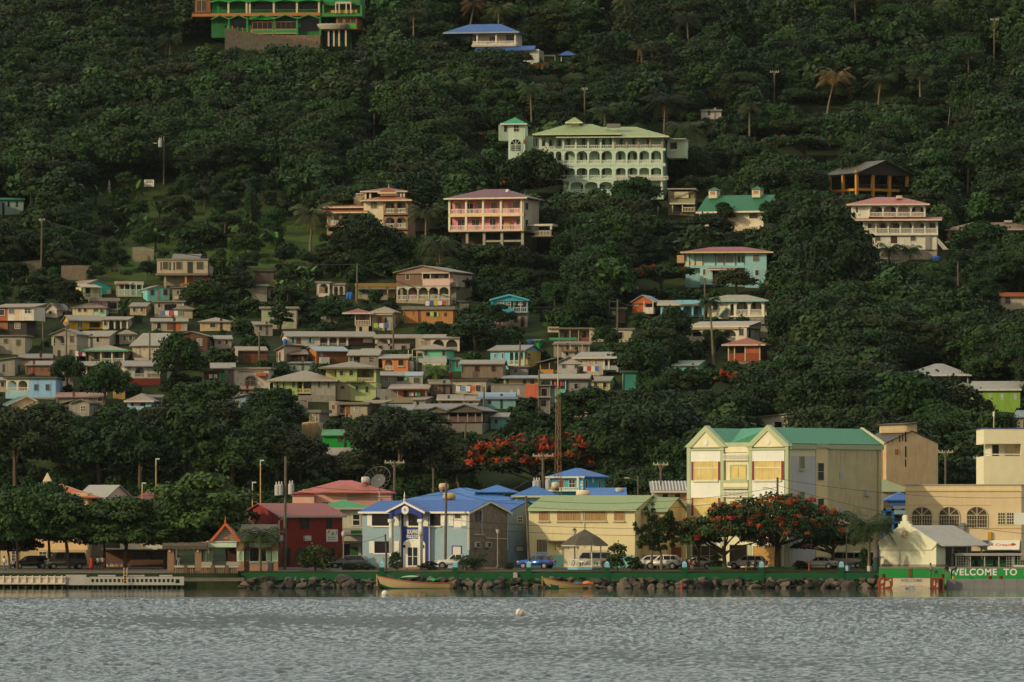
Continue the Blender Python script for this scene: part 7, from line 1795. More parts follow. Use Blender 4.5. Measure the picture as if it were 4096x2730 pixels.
# --- waterfront ground and walls
random.seed(11)
def X_at(px,Y):return(px-CX)*Y/F
def Z_at(py,Y):return CAMZ-(py-HY)*Y/F
def at_ground(px,Y):x=X_at(px,Y);return Vector((x,Y,gz(x,Y)))
def sheet(name,x0,x1,y0,y1,dz,mat):
 xs_=np.linspace(x0,x1,24);ys_=np.array([q for q in np.unique(np.concatenate([np.linspace(y0,y1,6),[703,712,745]]))if y0<=q<=y1])
 v=np.array([[(x,y,gz(x,y)+dz)for x in xs_]for y in ys_]).reshape(-1,3)
 i=np.arange(len(xs_)*len(ys_)).reshape(len(ys_),-1)
 f=np.stack([i[:-1,:-1],i[:-1,1:],i[1:,1:],i[1:,:-1]],-1).reshape(-1,4)
 tag(link_mesh(name,np_mesh(name,v,f),mat),kind='structure')
sheet('grass_verge',X_at(960,705),X_at(3540,705),703.2,709.5,.012,foliage('verge',(.05,.06,.012),(.09,.085,.02)))
sheet('road',-140,140,710.2,717.5,.02,stone('55504a','',.6))
sheet('pavement',-140,140,717.7,720.5,.05,stone('8a8272','',.8))
sheet('plaza',-140,X_at(955,705),700.6,710,.03,stone('6d6355','',.8))
GRN='1f7f45'
W0=702.55
t=thing('sea_wall','long low dark green sea wall along the waterfront','sea wall',(X_at(965,W0),W0,0))
L_=X_at(3522,W0)-X_at(965,W0)
m=MB()
m.box(0,L_,0,.35,.7,Z_at(2293,W0))
m.build('wall',paint('155c34','w',.6),t)
for px in(1527,1821,2115,2428,2738,3046,3366):
 x=X_at(px,W0)-X_at(965,W0)
 m=MB();m.box(x-.3,x+.3,-.06,.5,.6,Z_at(2270,W0));m.box(x-.38,x+.38,-.12,.56,Z_at(2281,W0),Z_at(2279,W0));p_=m.build('pillar',paint('14552f','w',.4),t)
 m=MB();zc=Z_at(2270,W0);m.add([(x-.26,-.03,zc),(x+.26,-.03,zc),(x+.26,.47,zc),(x-.26,.47,zc),(x-.26,-.03,zc+.5),(x+.26,-.03,zc+.5),(x+.26,.47,zc+.5),(x-.26,.47,zc+.5),(x,.22,zc+.72)],[(0,3,2,1),(0,1,5,4),(1,2,6,5),(2,3,7,6),(3,0,4,7),(4,5,8),(5,6,8),(6,7,8),(7,4,8)])
 m.build('cap',paint('8fc4d4','w',.3),p_)
# ---- boulders
ROCKM=[stone('464036','w',1.2),stone('544c40','w',1.2),stone('2f2c27','w',1.2),stone('6a5f4c','w',1.2)]
ROCKS=[]
for sd in range(7):
 bm=bmesh.new()
 bmesh.ops.create_icosphere(bm,subdivisions=3,radius=1)
 rg=random.Random(sd+40)
 o3=Vector((rg.uniform(0,99),rg.uniform(0,99),0))
 cuts=[(Vector((rg.gauss(0,1),rg.gauss(0,1),rg.gauss(0,1))).normalized(),rg.uniform(.42,.78))for _ in range(13)]
 for v in bm.verts:
  for n_,d_ in cuts:
   q=v.co.dot(n_)-d_
   if q>0:v.co-=n_*q*.98
  v.co*=1+.22*noise.noise(v.co*1.6+o3)
  v.co.z*=.8
 me=bpy.data.meshes.new('boulder');bm.to_mesh(me);bm.free()
 me.materials.append(ROCKM[0]);ROCKS.append(me)
n=0
for row,(Y,zb)in enumerate(((699.7,-.05),(700.5,.2),(701.3,.55),(702.0,.85))):
 px=945+row*9
 while px<3500:
  r=.24+.62*random.random()**1.6*(1.0,1.0,.95,.7)[row]
  if random.random()<.12:r*=1.35
  step=max(r,.36)*2*35*random.uniform(.75,1.3)
  px+=step*.5
  if not(row==0 and(1500<px<1830 or 2180<px<2390)and r>.5):
   o=bpy.data.objects.new('boulder',random.choice(ROCKS));C.objects.link(o)
   o.location=(X_at(px,Y),Y+random.uniform(-.2,.2),zb+r*random.uniform(.1,.45))
   o.scale=(r*random.uniform(.9,1.25),r*random.uniform(.8,1.1),r*random.uniform(.7,1.1))
   o.rotation_euler=(random.uniform(-.4,.4),random.uniform(-.4,.4),random.uniform(0,6.28))
   o.material_slots[0].link='OBJECT';o.material_slots[0].material=random.choice(ROCKM)
   tag(o,'weathered boulder in the rock bank below the green sea wall','boulder','boulders below the green sea wall');n+=1
  px+=step*.5
print('boulders',n)
bp,bs,br_,bv=[],[],[],[]
for _ in range(170):
 px=random.choice([random.gauss(1490,60),random.gauss(2150,60),random.gauss(2370,60),random.uniform(1000,3500),random.gauss(3480,30),random.gauss(3250,70)])
 Y=random.uniform(701.3,702.4)
 bp.append((X_at(px,Y),Y,gz(0,Y)+.05));bs.append(random.uniform(.25,.6));br_.append(random.uniform(0,6));bv.append(0)
scatter('shore_weeds','tufts of green weeds growing along the rock bank','weeds',bp,bs,br_,bv,[tuft])
# --- jetty on the left
Yj=699.2
x0,x1=X_at(-60,Yj),X_at(262,Yj)
WJ=paint('cfc3ae','w',.5)
t=thing('jetty','white concrete jetty wall with panelled railing at the left edge','jetty',(x0,Yj,0))
m=MB();m.box(0,x1-x0,0,4,Z_at(2334,Yj)-.12,Z_at(2334,Yj)+.06);m.box(0,x1-x0,.1,.16,Z_at(2334,Yj)+.061,Z_at(2312,Yj));m.build('deck',paint('e0cfb4','w',.4),t)
m=MB();m.box(0,x1-x0,0,.22,Z_at(2311.5,Yj),Z_at(2306,Yj))
for i in range(11):x=(x1-x0)*(i+.5)/11;m.box(x-.08,x+.08,-.05,.2,Z_at(2334,Yj)+.07,Z_at(2303,Yj))
m.build('railing',paint('ead9c0','w',.4),t)
for i in range(11):x=(x1-x0)*(i+.5)/11;m=MB();m.box(x-.1,x+.1,.3,.5,-2,Z_at(2334,Yj)-.121);m.build('pile',paint('3f5a38','w',.8),t)
x0,x1=X_at(262,Yj),X_at(735,Yj)
t=thing('jetty','lattice walled jetty painted shade grey right of the white panelled jetty','jetty',(x0,Yj+.3,0))
GJ=paint('b9b5a8','w',.6)  # grey instead of white: this segment's shade is put into the paint
k_=F/Yj
def jx(px):return(px-262)/k_
m=MB();m.box(0,x1-x0,0,3.6,Z_at(2338,Yj)-.1,Z_at(2334,Yj));m.build('deck',GJ,t)
m=MB()
for a,b in((262,345),(345,358)):m.box(jx(a),jx(b)-.02,.02,.2,Z_at(2334,Yj)+.002,Z_at(2300 if a==262 else 2310,Yj))
for a,b in((358,495),(505,520),(520,700)):
 m.box(jx(a),jx(b),0,.22,Z_at(2317,Yj),Z_at(2308,Yj));m.box(jx(a),jx(b),.01,.2,Z_at(2334,Yj)+.003,Z_at(2330,Yj))
 q=a
 while q<b:m.box(jx(q),jx(q+7),.015,.19,Z_at(2330,Yj)+.001,Z_at(2317,Yj)-.001);q+=17.5
m.box(jx(700),jx(735),0,.22,Z_at(2318,Yj),Z_at(2308,Yj));m.box(jx(718),jx(735),.002,.4,Z_at(2342,Yj),Z_at(2318,Yj)-.002)
for a,b in((262,334),(390,460),(512,576),(636,688)):m.box(jx(a),jx(b),.5,.62,Z_at(2307,Yj),Z_at(2301,Yj))
m.build('railing',GJ,t)
for i in range(24):x=(x1-x0)*(i+.5)/24;m=MB();m.box(x-.08,x+.08,.3,.46,-2,Z_at(2338,Yj)-.101);m.build('pile',paint('3f5a38','w',.8),t)
t=thing('ladder','pale curved boat ladder on the lattice jetty','ladder',(X_at(500,Yj),Yj-.1,0))
m=MB()
for s in(-.12,.22):m.tube([(s,0,.6),(s,0,1.9),(s,.06,2.25),(s,.3,2.35),(s,.5,2.2),(s,.52,1.5)],.045,6)
for z in(.9,1.2,1.5):m.tube([(-.12,0,z),(.22,0,z)],.03,5)
m.build('ladder_frame',glossy('d9b98a','w',.3),t)
t=thing('quay_edge','low shaded concrete quay edge under the pavilion','quay',(X_at(735,700),700.4,0))
m=MB();m.box(0,X_at(975,700)-X_at(735,700),0,3,Z_at(2326,700),Z_at(2312,700));m.box(0,6.6,.6,3,-2,Z_at(2326,700)-.01);m.build('slab',paint('756f5f','w',.8),t)
# --- quay at the right
Yq=699.0
t=thing('wharf','grey concrete wharf edge at the right corner of the bay','wharf',(X_at(3790,Yq),Yq,0))
m=MB();L_=X_at(4260,Yq)-X_at(3790,Yq);m.box(0,L_,0,3.2,Z_at(2362,Yq),Z_at(2318,Yq));m.build('wall',paint('8f8e88','w',.8),t)
for i in range(6):m=MB();m.box(.3+i*2.6,.8+i*2.6,.5,1,-2,Z_at(2362,Yq)-.002);m.build('pile',paint('5f5c52','w',.8),t)
for px in(3962,4005):
 m=MB();m.lathe([(.22,0),(.2,.15),(.16,.22),(.26,.3),(.24,.38),(.05,.4)],12);o_=m.build('bollard',paint('7a2f22','w',.7),t);o_.location=(X_at(px,Yq)-X_at(3790,Yq),.6,Z_at(2318,Yq))
t=thing('welcome_wall','bright green wall with white welcome lettering at the right edge','wall',(X_at(3516,702.3),702.25,0))
m=MB();L_=X_at(4400,702.3)-X_at(3516,702.3);m.box(0,L_,0,.3,-.5,Z_at(2275,702.3));m.build('wall',paint('2f9a44','w',.45),t)
m=MB();m.box(0,L_,-.03,.33,Z_at(2275,702.3),Z_at(2268,702.3));m.build('coping',paint('8d8876','w',.6),t)
m=MB();x=X_at(3640,702.3)-X_at(3516,702.3);m.box(x-.18,x+.18,-.08,-.002,.8,Z_at(2276,702.3));m.build('buttress',paint('7d5238','w',.6),t)
tx=text_mesh('WELCOME  TO  SOUFRIERE',1.0,paint('efe9d6','w',.2),'lettering',t,(0,-.02,Z_at(2290.5,702.3)),bold=.03,spacing=1.12)
bx=[v.co.x for v in tx.data.vertices]
w_=max(bx)-min(bx)
sc=1.05
tx.scale=(sc,sc,1)
tx.location.x=X_at(3795,702.3)-X_at(3516,702.3)-min(bx)*sc
for px,wd in((3880,0),):
 pass
t=thing('barge','rusty red and white painted steel barge with a hand lettered welcome panel','barge',(X_at(3516,697.5),697.2,0))
def bxx(px):return X_at(px,697.5)-X_at(3516,697.5)
m=MB();m.prism_y([(bxx(3516),Z_at(2362,697)),(bxx(3776),Z_at(2364,697)),(bxx(3776),Z_at(2313,697)),(bxx(3520),Z_at(2313,697)),(bxx(3514),Z_at(2330,697))],0,3);m.build('hull',paint('8f4a30','w',.95),t)
m=MB();m.box(bxx(3571),bxx(3720),-.04,-.002,Z_at(2361,697),Z_at(2314,697));p_=m.build('sign_panel',paint('ddcfae','w',.6),t)
for a,b,y0,y1 in((3522,3536,2318,2336),(3540,3560,2322,2350),(3524,3532,2342,2356),(3733,3740,2320,2345),(3744,3752,2330,2352),(3552,3566,2316,2328)):
 m=MB();m.prism_y([(bxx(a),Z_at(y1,697)),(bxx(b),Z_at(y1-5,697)),(bxx(b-3),Z_at(y0,697)),(bxx(a+2),Z_at(y0+4,697))],-.03,-.002);m.build('paint_patch',paint('d8c39a','w',.8),t)
m=MB();m.box(bxx(3756),bxx(3768),-.05,-.002,Z_at(2360,697),Z_at(2318,697));m.build('fender',paint('1f1c17','w',.4),t)
for body,y in(('WELCOME',2323),('· SOUFRIERE ·',2350)):
 tx=text_mesh(body,.46,paint('7f8fae','w',.6),'lettering',t,(bxx(3645),-.05,Z_at(y,697)),bold=.006,spacing=1.15)
for px in(3535,3772):m=MB();m.lathe([(.22,0),(.2,.3),(.26,.42),(.05,.45)],12);o_=m.build('bollard',paint('6d2c1f','w',.7),t);o_.location=(bxx(px),.7,Z_at(2313,697))
for i,px in enumerate((3595,3690)):
 m=MB();m.lathe([(.1,0),(.16,.12),(.16,.2),(.1,.3)],10,axis='x');m2=MB();m2.box(-.75,.75,-.15,.15,-.1,.18)
 o_=m2.build('float',paint('cfc4a4','w',.5),None);o_.location=(X_at(px,696.6),696.8,.1);tag(o_,('pale float lying against the left of the barge','pale float lying against the right half of the barge')[i],'float','pale floats against the barge')
t=thing('quay_shelter','open white lattice shelter with a flat grey roof on the quay','shelter',(X_at(3815,706),706,gz(0,706)))
def qx(px):return X_at(px,706)-X_at(3815,706)
g0=gz(0,706)
m=MB();m.box(qx(3820),qx(4240),-.3,3,Z_at(2224,706)-g0,Z_at(2214,706)-g0);m.build('roof',paint('a9a594','w',.5),t)
for px in range(3822,4240,57):m=MB();m.box(qx(px),qx(px)+.12,-.1,.02,-.3,Z_at(2224,706)-g0);m.build('post',paint('bdb8a0','w',.3),t)
m=MB()
for a,b in((3822,3875),(4026,4062),(4070,4110)):
 x=qx(a)
 while x<qx(b):m.box(x-.02,x+.02,-.06,-.03,.2,Z_at(2226,706)-g0);x+=.3
 for q in range(6):z=.3+q*.3;m.box(qx(a),qx(b),-.065,-.028,z,z+.035)
m.build('lattice',paint('bdb8a0','w',.3),t)
m=MB()
for px,w_ in((3880,20),(3915,60),(3985,60),(4060,50)):m.box(qx(px),qx(px+w_),.8,1.3,.6,1.25)
m.build('counter',paint('3f7a4f','w',.5),t)
m=MB();m.box(qx(4055),qx(4096),-.2,-.12,Z_at(2272,706)-g0,Z_at(2261,706)-g0);m.build('sign_board',paint('e6e0d0','w',.3),t)
# --- pavilion, pergola, gazebo
h=House('pavilion','open waterfront pavilion with steep slate roof and orange trimmed lattice gable',835,2290,0,'pavilion','w',705.2)
PAL='d6e6c4';BRN='a37c5e'
h.roof('gy','5a5448',846,958,2166,2095,.1,5.5,.35,None,None,.1);h.attic(paint('d3c4a6','w',.3),[(h.X(850),h.Z(2166)),(h.X(952),h.Z(2166)),(h.X(902),h.Z(2106))],'y',.2,.35)
for s in(-1,1):m=MB();xa,xm=h.X(902+s*66),h.X(902);m.prism_y([(xa,h.Z(2168)),(xa-s*.38,h.Z(2168)),(xm,h.Z(2104)),(xm,h.Z(2090))],-.36,-.2);m.build('barge_board',h.pm('d8683a'),h.root)
m=MB()
for q in range(-8,9):
 for r_ in range(7):
  x,z=h.X(902)+q*.19,h.Z(2163)+r_*.24
  if abs(q*.19)<1.5*(1-r_*.24/1.85):m.box(x-.05,x+.05,.14,.195,z,z+.12)
m.build('lattice',h.pm('5a4a38'),h.root)
m=MB();m.prism_y([(h.X(902)+.34*math.cos(PI*q/8),h.Z(2158)+.34*math.sin(PI*q/8))for q in range(9)],.05,.13);m.build('fan_light',h.pm('d8785a'),h.root)
m=MB();m.lathe([(.08,0),(.1,.15),(.02,.85)],8);o_=m.build('finial',h.pm('d8683a'),h.root);o_.location=(h.X(902),-.3,h.Z(2094))
h.box('fascia',PAL,830,946,2168,2190,-.1,.2);h.box('cornice','d9cbb0',826,950,2165,2169,-.2,.3)
def pav_post(a,b,d):
 h.box('post_base',BRN,a,b,2246,2300,d,d+.7);h.box('post',PAL,a+1,b-1,2206,2246,d+.02,d+.68);h.box('post_top',BRN,a,b,2168,2206,d,d+.7)
 m=MB();xm=h.X((a+b)/2);m.prism_y([(xm-.17,h.Z(2242)),(xm+.17,h.Z(2242)),(xm+.17,h.Z(2212))]+[(xm+.17*math.cos(PI*q/6),h.Z(2212)+.17*math.sin(PI*q/6))for q in range(1,7)],d-.03,d+.019);m.build('niche',h.pm('9fb88f'),h.root)
for a,b,d in((803,828,0),(829,848,1.2),(946,976,0),(978,996,2.5),(1062,1082,1.0),(1086,1112,0)):pav_post(a,b,d)
h.roof('sf','5a5448',960,1100,2166,2098,1.0,5,.2,None,None,.1);h.box('fascia',PAL,996,1092,2172,2190,.8,1.0);h.box('fascia','b06a40',996,1092,2191,2194,.8,.98)
h.box('counter','9fc4ae',996,1092,2246,2252,-.1,.5);h.box('low_wall','b08a74',998,1090,2253,2300,0,.4);h.box('back_wall','5a3324',905,1000,2192,2250,4.6,4.8);h.hole(1004,2196,1060,2244,2.4);h.box('mural','5a86a8',1072,1080,2262,2284,-.04,-.004)
h.box('low_wall','8a8474',850,935,2246,2258,1.0,1.3)
h.done()
h=House('pergola','rustic pergola with a shaggy thatched top on brown pillars',668,2310,0,'pergola','w',704)
TH=stone('5a5040','w',6)
m=MB();n_=26;L_=h.X(830)-h.X(650)
rg=random.Random(3)
prev=None
for i in range(n_+1):
 x=h.X(650)+L_*i/n_;dz=rg.uniform(-.05,.06);e_=.55 if i in(0,n_)else 1
 ring=[(x,-.55,h.Z(2198)+rg.uniform(-.1,.06)),(x,-.5,h.Z(2184)),(x,0,h.Z(2172)*1+dz-(1-e_)*.2),(x,1.0,h.Z(2172)+dz),(x,1.5,h.Z(2184)),(x,1.55,h.Z(2198)+rg.uniform(-.1,.05))]
 if prev:
  vs=prev+ring
  m.add(vs,[(k,k+1,7+k,6+k)for k in range(5)]+[(5,0,6,11)])
 else:m.add(ring,[tuple(range(6))])
 prev=ring
m.add(prev,[tuple(reversed(range(6)))])
m.build('thatch',TH,h.root)
for a in(670,780):h.box('pillar','97785a',a,a+26,2198,2312,-.2,.5)
for a in(670,780):h.box('pillar','7d6248',a+10,a+30,2198,2312,1.1,1.6)
for a in(675,788):h.box('wall_lamp','e3d9b0',a,a+7,2202,2208,-.35,-.202)
h.done()
h=House('balustrade','brown stone balustrade wall with patterned openings beneath the pavilion',697,2312,0,'balustrade','w',702.4)
for a,b in((697,735),(750,778),(805,843),(860,899),(914,953)):
 h.box('coping','bdb39a',a,b,2263,2271,-.05,.3);h.box('grille_sill','6d5f4a',a,b,2303,2313,0,.25)
 m=MB();x=h.X(a)+.1
 while x<h.X(b)-.1:m.box(x,x+.07,.08,.16,h.Z(2303),h.Z(2271));x+=.21
 m.build('grille',h.pm('a38a66'),h.root)
for a in(735,843,899):h.box('pillar','6a5540',a,a+15,2262,2313,-.08,.33)
for a,b in((805,848),(905,960)):h.box('cover','a59e8c',a,b,2248,2262,.2,.3)
for a in(862,880,918):h.box('block','b8ae98',a,a+12,2300,2314,-.5,-.1)
h.done()
h=House('gazebo','octagonal white bandstand gazebo with dark shingle roof and blue base',2340,2288,0,'gazebo','w',706.5)
c0=(0,3.0)
def octa(r,z,ph=PI/8):return[(r*math.cos(ph+PI/4*k),c0[1]+r*math.sin(ph+PI/4*k),z)for k in range(8)]
k=F/706.5
def prism8(name,r0,r1,z0,z1,mat):
 m=MB();m.add(octa(r0,z0)+octa(r1,z1),[tuple(reversed(range(8))),tuple(range(8,16))]+[(i,(i+1)%8,8+(i+1)%8,8+i)for i in range(8)]);return m.build(name,mat,h.root)
prism8('base',72/k,72/k,-.5,h.Z(2280),h.pm('2a7a4a'));prism8('floor',74/k,74/k,h.Z(2280),h.Z(2271),h.pm('79b4c9'))
prism8('roof',103/k,62/k,h.Z(2181),h.Z(2150),stone('57503f','w',5));prism8('roof',62/k,3/k,h.Z(2150)+.002,h.Z(2119),stone('57503f','w',5));prism8('fascia',100/k,102/k,h.Z(2186),h.Z(2181)-.003,h.pm('e0d6ba'))
ring=octa(70/k,0)
for x,y,_ in ring:
 m=MB();m.box(x-.06,x+.06,y-.06,y+.06,h.Z(2271),h.Z(2186));m.build('post',h.pm('efe3c4',.2),h.root)
for i in range(8):
 a,b=Vector(ring[i]),Vector(ring[(i+1)%8])
 if i==1:continue
 m=MB();z0,z1=h.Z(2268),h.Z(2240)
 for z in(z0,z1):m.tube([a+Vector((0,0,z)),b+Vector((0,0,z))],.045,5)
 for q in range(1,8):
  p_=a.lerp(b,q/8)
  if q in(3,4,5):continue
  m.tube([p_+Vector((0,0,z0)),p_+Vector((0,0,z1))],.03,4)
 p_,q_=a.lerp(b,.28),a.lerp(b,.72)
 m.tube([p_+Vector((0,0,z0)),q_+Vector((0,0,z1))],.03,4);m.tube([q_+Vector((0,0,z0)),p_+Vector((0,0,z1))],.03,4)
 m.build('railing',h.pm('efe3c4',.2),h.root)
h.done()
# --- poles, lamps, wires
POLE=stone('6a5f4c','w',3)
POLEH=stone('5f5644','h',3)
HEADS={}
def pole(label,px,yt,yb,Y=None,hill=False,r=.15,arm=0,trans=0,lean=0,lamp=0,key=None):
 p=on_ground(px,yb)if hill else at_ground(px,Y)
 h_=Z_at(yt,p.y)-p.z
 t=thing('utility_pole',label,'utility pole',p)
 m=MB();m.tube([(0,0,-1),(0,0,0),(lean,0,h_)],[r,r,r*.75],8);m.build('pole',POLEH if hill else POLE,t)
 if arm:
  m=MB();m.box(lean-arm,lean+arm,-.08,.08,h_-.35,h_-.15);m.tube([(lean-arm*.4,0,h_-.3),(lean,0,h_-1.0)],.035,4);m.tube([(lean+arm*.4,0,h_-.3),(lean,0,h_-1.0)],.035,4);m.build('crossarm',paint('a39a7c','w',.4),t)
  m=MB()
  for q in(-.9,-.4,.4,.9):m.lathe([(.05,0),(.07,.08),(.03,.2)],6,(lean+arm*q,0,h_-.15))
  m.build('insulator',paint('b8b4a4','w',.2),t)
 for q in range(trans):
  m=MB();x=lean+(-.62,.62,-.95)[q];z=h_-trans*1.3+(0,.1,-.05)[q];m.lathe([(.05,-.65),(.34,-.6),(.34,.55),(.3,.62),(.1,.66)],14,(x,-.1,z));o_=m.build('transformer',paint('b4b2a8','w',.4),t)
  m=MB();m.lathe([(.07,.66),(.09,.8),(.04,1.0)],6,(x-.15,-.1,z));m.lathe([(.07,.66),(.09,.8),(.04,1.0)],6,(x+.15,-.1,z));m.build('bushing',paint('c4c0b0','w',.2),o_)
 if lamp:
  m=MB();z=h_-1.6 if not lamp==2 else h_-.6;m.tube([(lean,0,z),(lean-1.1,-.3,z+.35)],.035,5);m.build('lamp_arm',paint('8a8678','w',.3),t);m=MB();m.box(lean-1.75,lean-1.1,-.42,-.2,z+.3,z+.42);m.build('lamp_head',paint('b9b6a6','w',.3),t)
 HEADS[key or label]=Vector((p.x+lean,p.y,p.z+h_-.15))
 return t
pole('tall wooden pole with grey transformers before the dark red house',1138,1826,2290,711,r=.2,arm=0,trans=3,lean=.15,key='a')
pole('leaning dark pole standing before the light blue police station',1781,1928,2262,713,r=.17,lean=.12,key='b')
pole('slanted pole at the left corner of the yellow building',2117,1985,2280,711,r=.17,lean=-.36,key='c')
pole('crossarm pole with three grey transformers by the lattice mast',2172,1816,2262,757,arm=1.3,trans=3,r=.2,key='d')
pole('crossarm pole behind the ridge of the police station',1578,1843,2262,757,arm=1.25,r=.2,key='e')
pole('crossarm pole behind the green roofed yellow building',2643,1851,2262,757,arm=.95,r=.17,key='f')
pole('brown pole with a street lamp arm before the cream commercial building',3110,1910,2265,713,r=.16,lamp=1,key='g')
pole('crossarm pole behind the arched cream building',3782,1802,2240,770,arm=.95,r=.16,key='i')
pole('distant double armed pole left of the tower block',3916,1826,2200,790,arm=.7,r=.12,key='j')
pole('short grey pole rising behind the blue roofs',1733,1873,2240,775,r=.14,key='k')
pole('pole with a street lamp behind the blue shed roof',2552,1905,2240,772,r=.13,lamp=2,key='l')
for px in(1834,):pole('short pole stub over the big blue roof',px,1930,2240,778,r=.12)
for label,px,yt,yb,arm,lamp,key in[('pole with street lamp and transformer above the roadside sign',655,545,738,0,1,'h1'),('tall pole at the far left above the village',165,876,1092,.45,0,'h2'),('tall grey pole beside the yellow fascia house',1427,1054,1240,0,0,'h3'),('thin pole in the forest left of the hotel',1496,445,548,0,0,'h4'),('thin pole above the tan villa',1391,625,740,0,0,'h5'),('crossarm pole behind the hotel roof',2338,352,510,.5,0,'h6'),('crossarm pole in the forest right of the hotel',3096,284,440,.8,0,'h7'),('crossarm pole on the upper right ridge',3976,74,262,.75,0,'h8'),('pole with a lamp below the cream and brown gabled house',2630,828,988,0,0,'h9'),('pole before the white hip roofed house',2818,1112,1276,0,0,'h10'),('tall pole standing over the long whitewashed row house',2469,1198,1392,0,0,'h11'),('pole right behind the tall pole at the row house',2436,1200,1296,0,0,'h12'),('dark pole in front of the brown timber house',1037,1328,1470,0,0,'h13'),('pole in front of the patched rusty grey terrace',1573,1280,1410,0,0,'h14'),('pole before the light blue house with arched porch',2078,1368,1500,0,0,'h15'),('grey pole beside the narrow concrete stack',2156,1478,1660,0,0,'h16'),('pale pole in front of the rubble house',1546,1585,1650,0,0,'h17'),('pole beside the barrel roofed shed',1936,1548,1700,0,0,'h18'),('pole before the double gabled house',1860,1690,1800,0,0,'h19'),('pole near the pale blue porch house',598,1330,1480,0,0,'h20'),('short pole left of the tall grey concrete house',172,1285,1400,0,0,'h21'),('pole in front of the tall grey concrete house',264,1300,1460,0,0,'h22'),('pole among trees at the right above the lime green house',3871,672,792,0,0,'h23'),('pole on the right slope above the orange roofed white house',3833,1050,1182,0,0,'h24'),('left one of two short pale posts on the far left slope',50,1112,1176,0,0,'h25'),('right one of two short pale posts on the far left slope',105,1112,1184,0,0,'h26'),('leaning white trunk like pole in the upper right forest',3790,428,535,0,0,'h27'),('thin pole right of the two houses with white posts',388,1490,1600,0,0,'h28')]:
 pole(label,px,yt,yb,hill=True,arm=arm,r=.15,lamp=lamp,key=key,lean=.5 if key=='h27' else random.uniform(-.1,.1),trans=1 if key=='h1' else 0)
def wire(label,a,b,sag=1.0,off=0.0,r=.022,n=20):
 a,b=(HEADS[a]if isinstance(a,str)else a)+Vector((off,0,0)),(HEADS[b]if isinstance(b,str)else b)+Vector((off,0,0))
 m=MB();pts=[a.lerp(b,i/n)-Vector((0,0,4*sag*(i/n)*(1-i/n)))for i in range(n+1)]
 m.tube([p-a for p in pts],r,4,False)
 o=m.build('power_cable',MATS.setdefault('wire',glossy('22201c','',.6)),None)
 o.location=a
 tag(o,label,'cable')
EL=lambda px,py,Y:P(px,py,Y)
wire('cable from the left edge to the far left hill pole',EL(-60,868,ground_Y(165,1092)),'h2',.6,r=.05)
wire('long cable from the far left hill pole to the pole at the yellow fascia house','h2','h3',2.2,r=.055,n=40)
wire('cable from the yellow fascia house pole to the row house poles','h3','h12',3.2,r=.055,n=40)
wire('short cable between the two row house poles','h12','h11',.2,r=.05)
wire('cable from the row house pole towards the orange boarded house','h11',EL(2535,1222,ground_Y(2530,1262)),.3,r=.05)
wire('cable from the left forest to the roadside sign pole',EL(-40,620,ground_Y(655,738)),'h1',1.0,r=.04)
wire('cable across the forest from the roadside sign pole to the thin pole','h1','h4',1.6,r=.04,n=40)
wire('cable across the forest right of the hotel','h6','h7',2.2,r=.04,n=30)
wire('cable climbing to the upper right ridge pole','h7','h8',2.2,r=.04,n=30)
for i,(dz,c_)in enumerate(((0,'upper'),(-.8,'lower'))):
 wire(f'{c_} cable from the transformer pole to the police station pole',HEADS['a']+Vector((0,0,dz-3)),HEADS['b']+Vector((0,0,dz-.5)),.6)
 wire(f'{c_} cable from the police station pole to the slanted pole',HEADS['b']+Vector((0,0,dz)),HEADS['c']+Vector((0,0,dz)),.4)
 wire(f'{c_} cable from the slanted pole to the commercial building pole',HEADS['c']+Vector((0,0,dz-.3)),HEADS['g']+Vector((0,0,dz-1)),1.0)
 wire(f'{c_} cable from the commercial building pole to the right edge',HEADS['g']+Vector((0,0,dz)),EL(4150,1990+i*150,713),.8)
 wire(f'{c_} cable from the left edge to the transformer pole',EL(-60,1990+i*30,711),HEADS['a']+Vector((0,0,dz-3)),.7)
wire('slack cable sagging from the red house to the police station',EL(1146,2130,712),EL(1545,2142,716),1.2)
for i,py in enumerate((2100,2128)):wire(f'{("upper", "lower")[i]} service cable in front of the yellow building',EL(1800,py-20,714),EL(3110,py,714),.7)
wire('cable between the crossarm poles behind the police station','e','d',.8,.5);wire('second cable between the crossarm poles behind the police station','e','d',1.2,-.5)
wire('cable from the mast pole to the pole behind the yellow building','d','f',.9,.5)
wire('cable rising from the police station roof to the transformer crossarm',EL(1955,2005,722),HEADS['d']+Vector((0,0,-2)),.2)
def lamp_post(label,px,yt,Y,kind):
 p=at_ground(px,Y);h_=Z_at(yt,Y)-p.z
 t=thing('lamp_post',label,'lamp post',p)
 m=MB();m.lathe([(.16,-.3),(.16,.4),(.09,.5),(.07,h_-.75)],10);m.build('post',paint('8a8272' if kind!='rust' else 'c9a05a','w',.4),t)  # the warm post tone is orange sunlight put into the colour
 m=MB()
 if kind=='globe':m.lathe([(.08,-.75),(.2,-.62),(.26,-.4),(.22,-.16),(.08,-.02)],14,(0,0,h_));m.build('globe',paint('b9b3a0','w',.2),t)
 elif kind=='lantern':
  m.lathe([(.1,-.75),(.24,-.35),(.24,-.3),(.03,-.31)],6,(0,0,h_));m.build('lantern_glass',paint('c9c2ac','w',.2),t)
  m=MB();m.lathe([(.28,-.3),(.12,-.1),(.05,-.05),(.02,.1)],6,(0,0,h_));m.build('lantern_cap',paint('4a4438','w',.3),t)
 else:m.box(-.05,.45,-.12,.12,-.1+h_,.06+h_);m.tube([(0,0,h_-.76),(0,0,h_)],.07,6);m.build('lamp_head',paint('cfd4cc','w',.2),t)
lamp_post('grey globe lamp post in front of the police station door',1683,2122,708,'globe')
lamp_post('lantern lamp post in front of the dark stone gable',1991,2108,709,'lantern')
lamp_post('lantern lamp post rising behind the bandstand roof',2298,2112,712,'lantern')
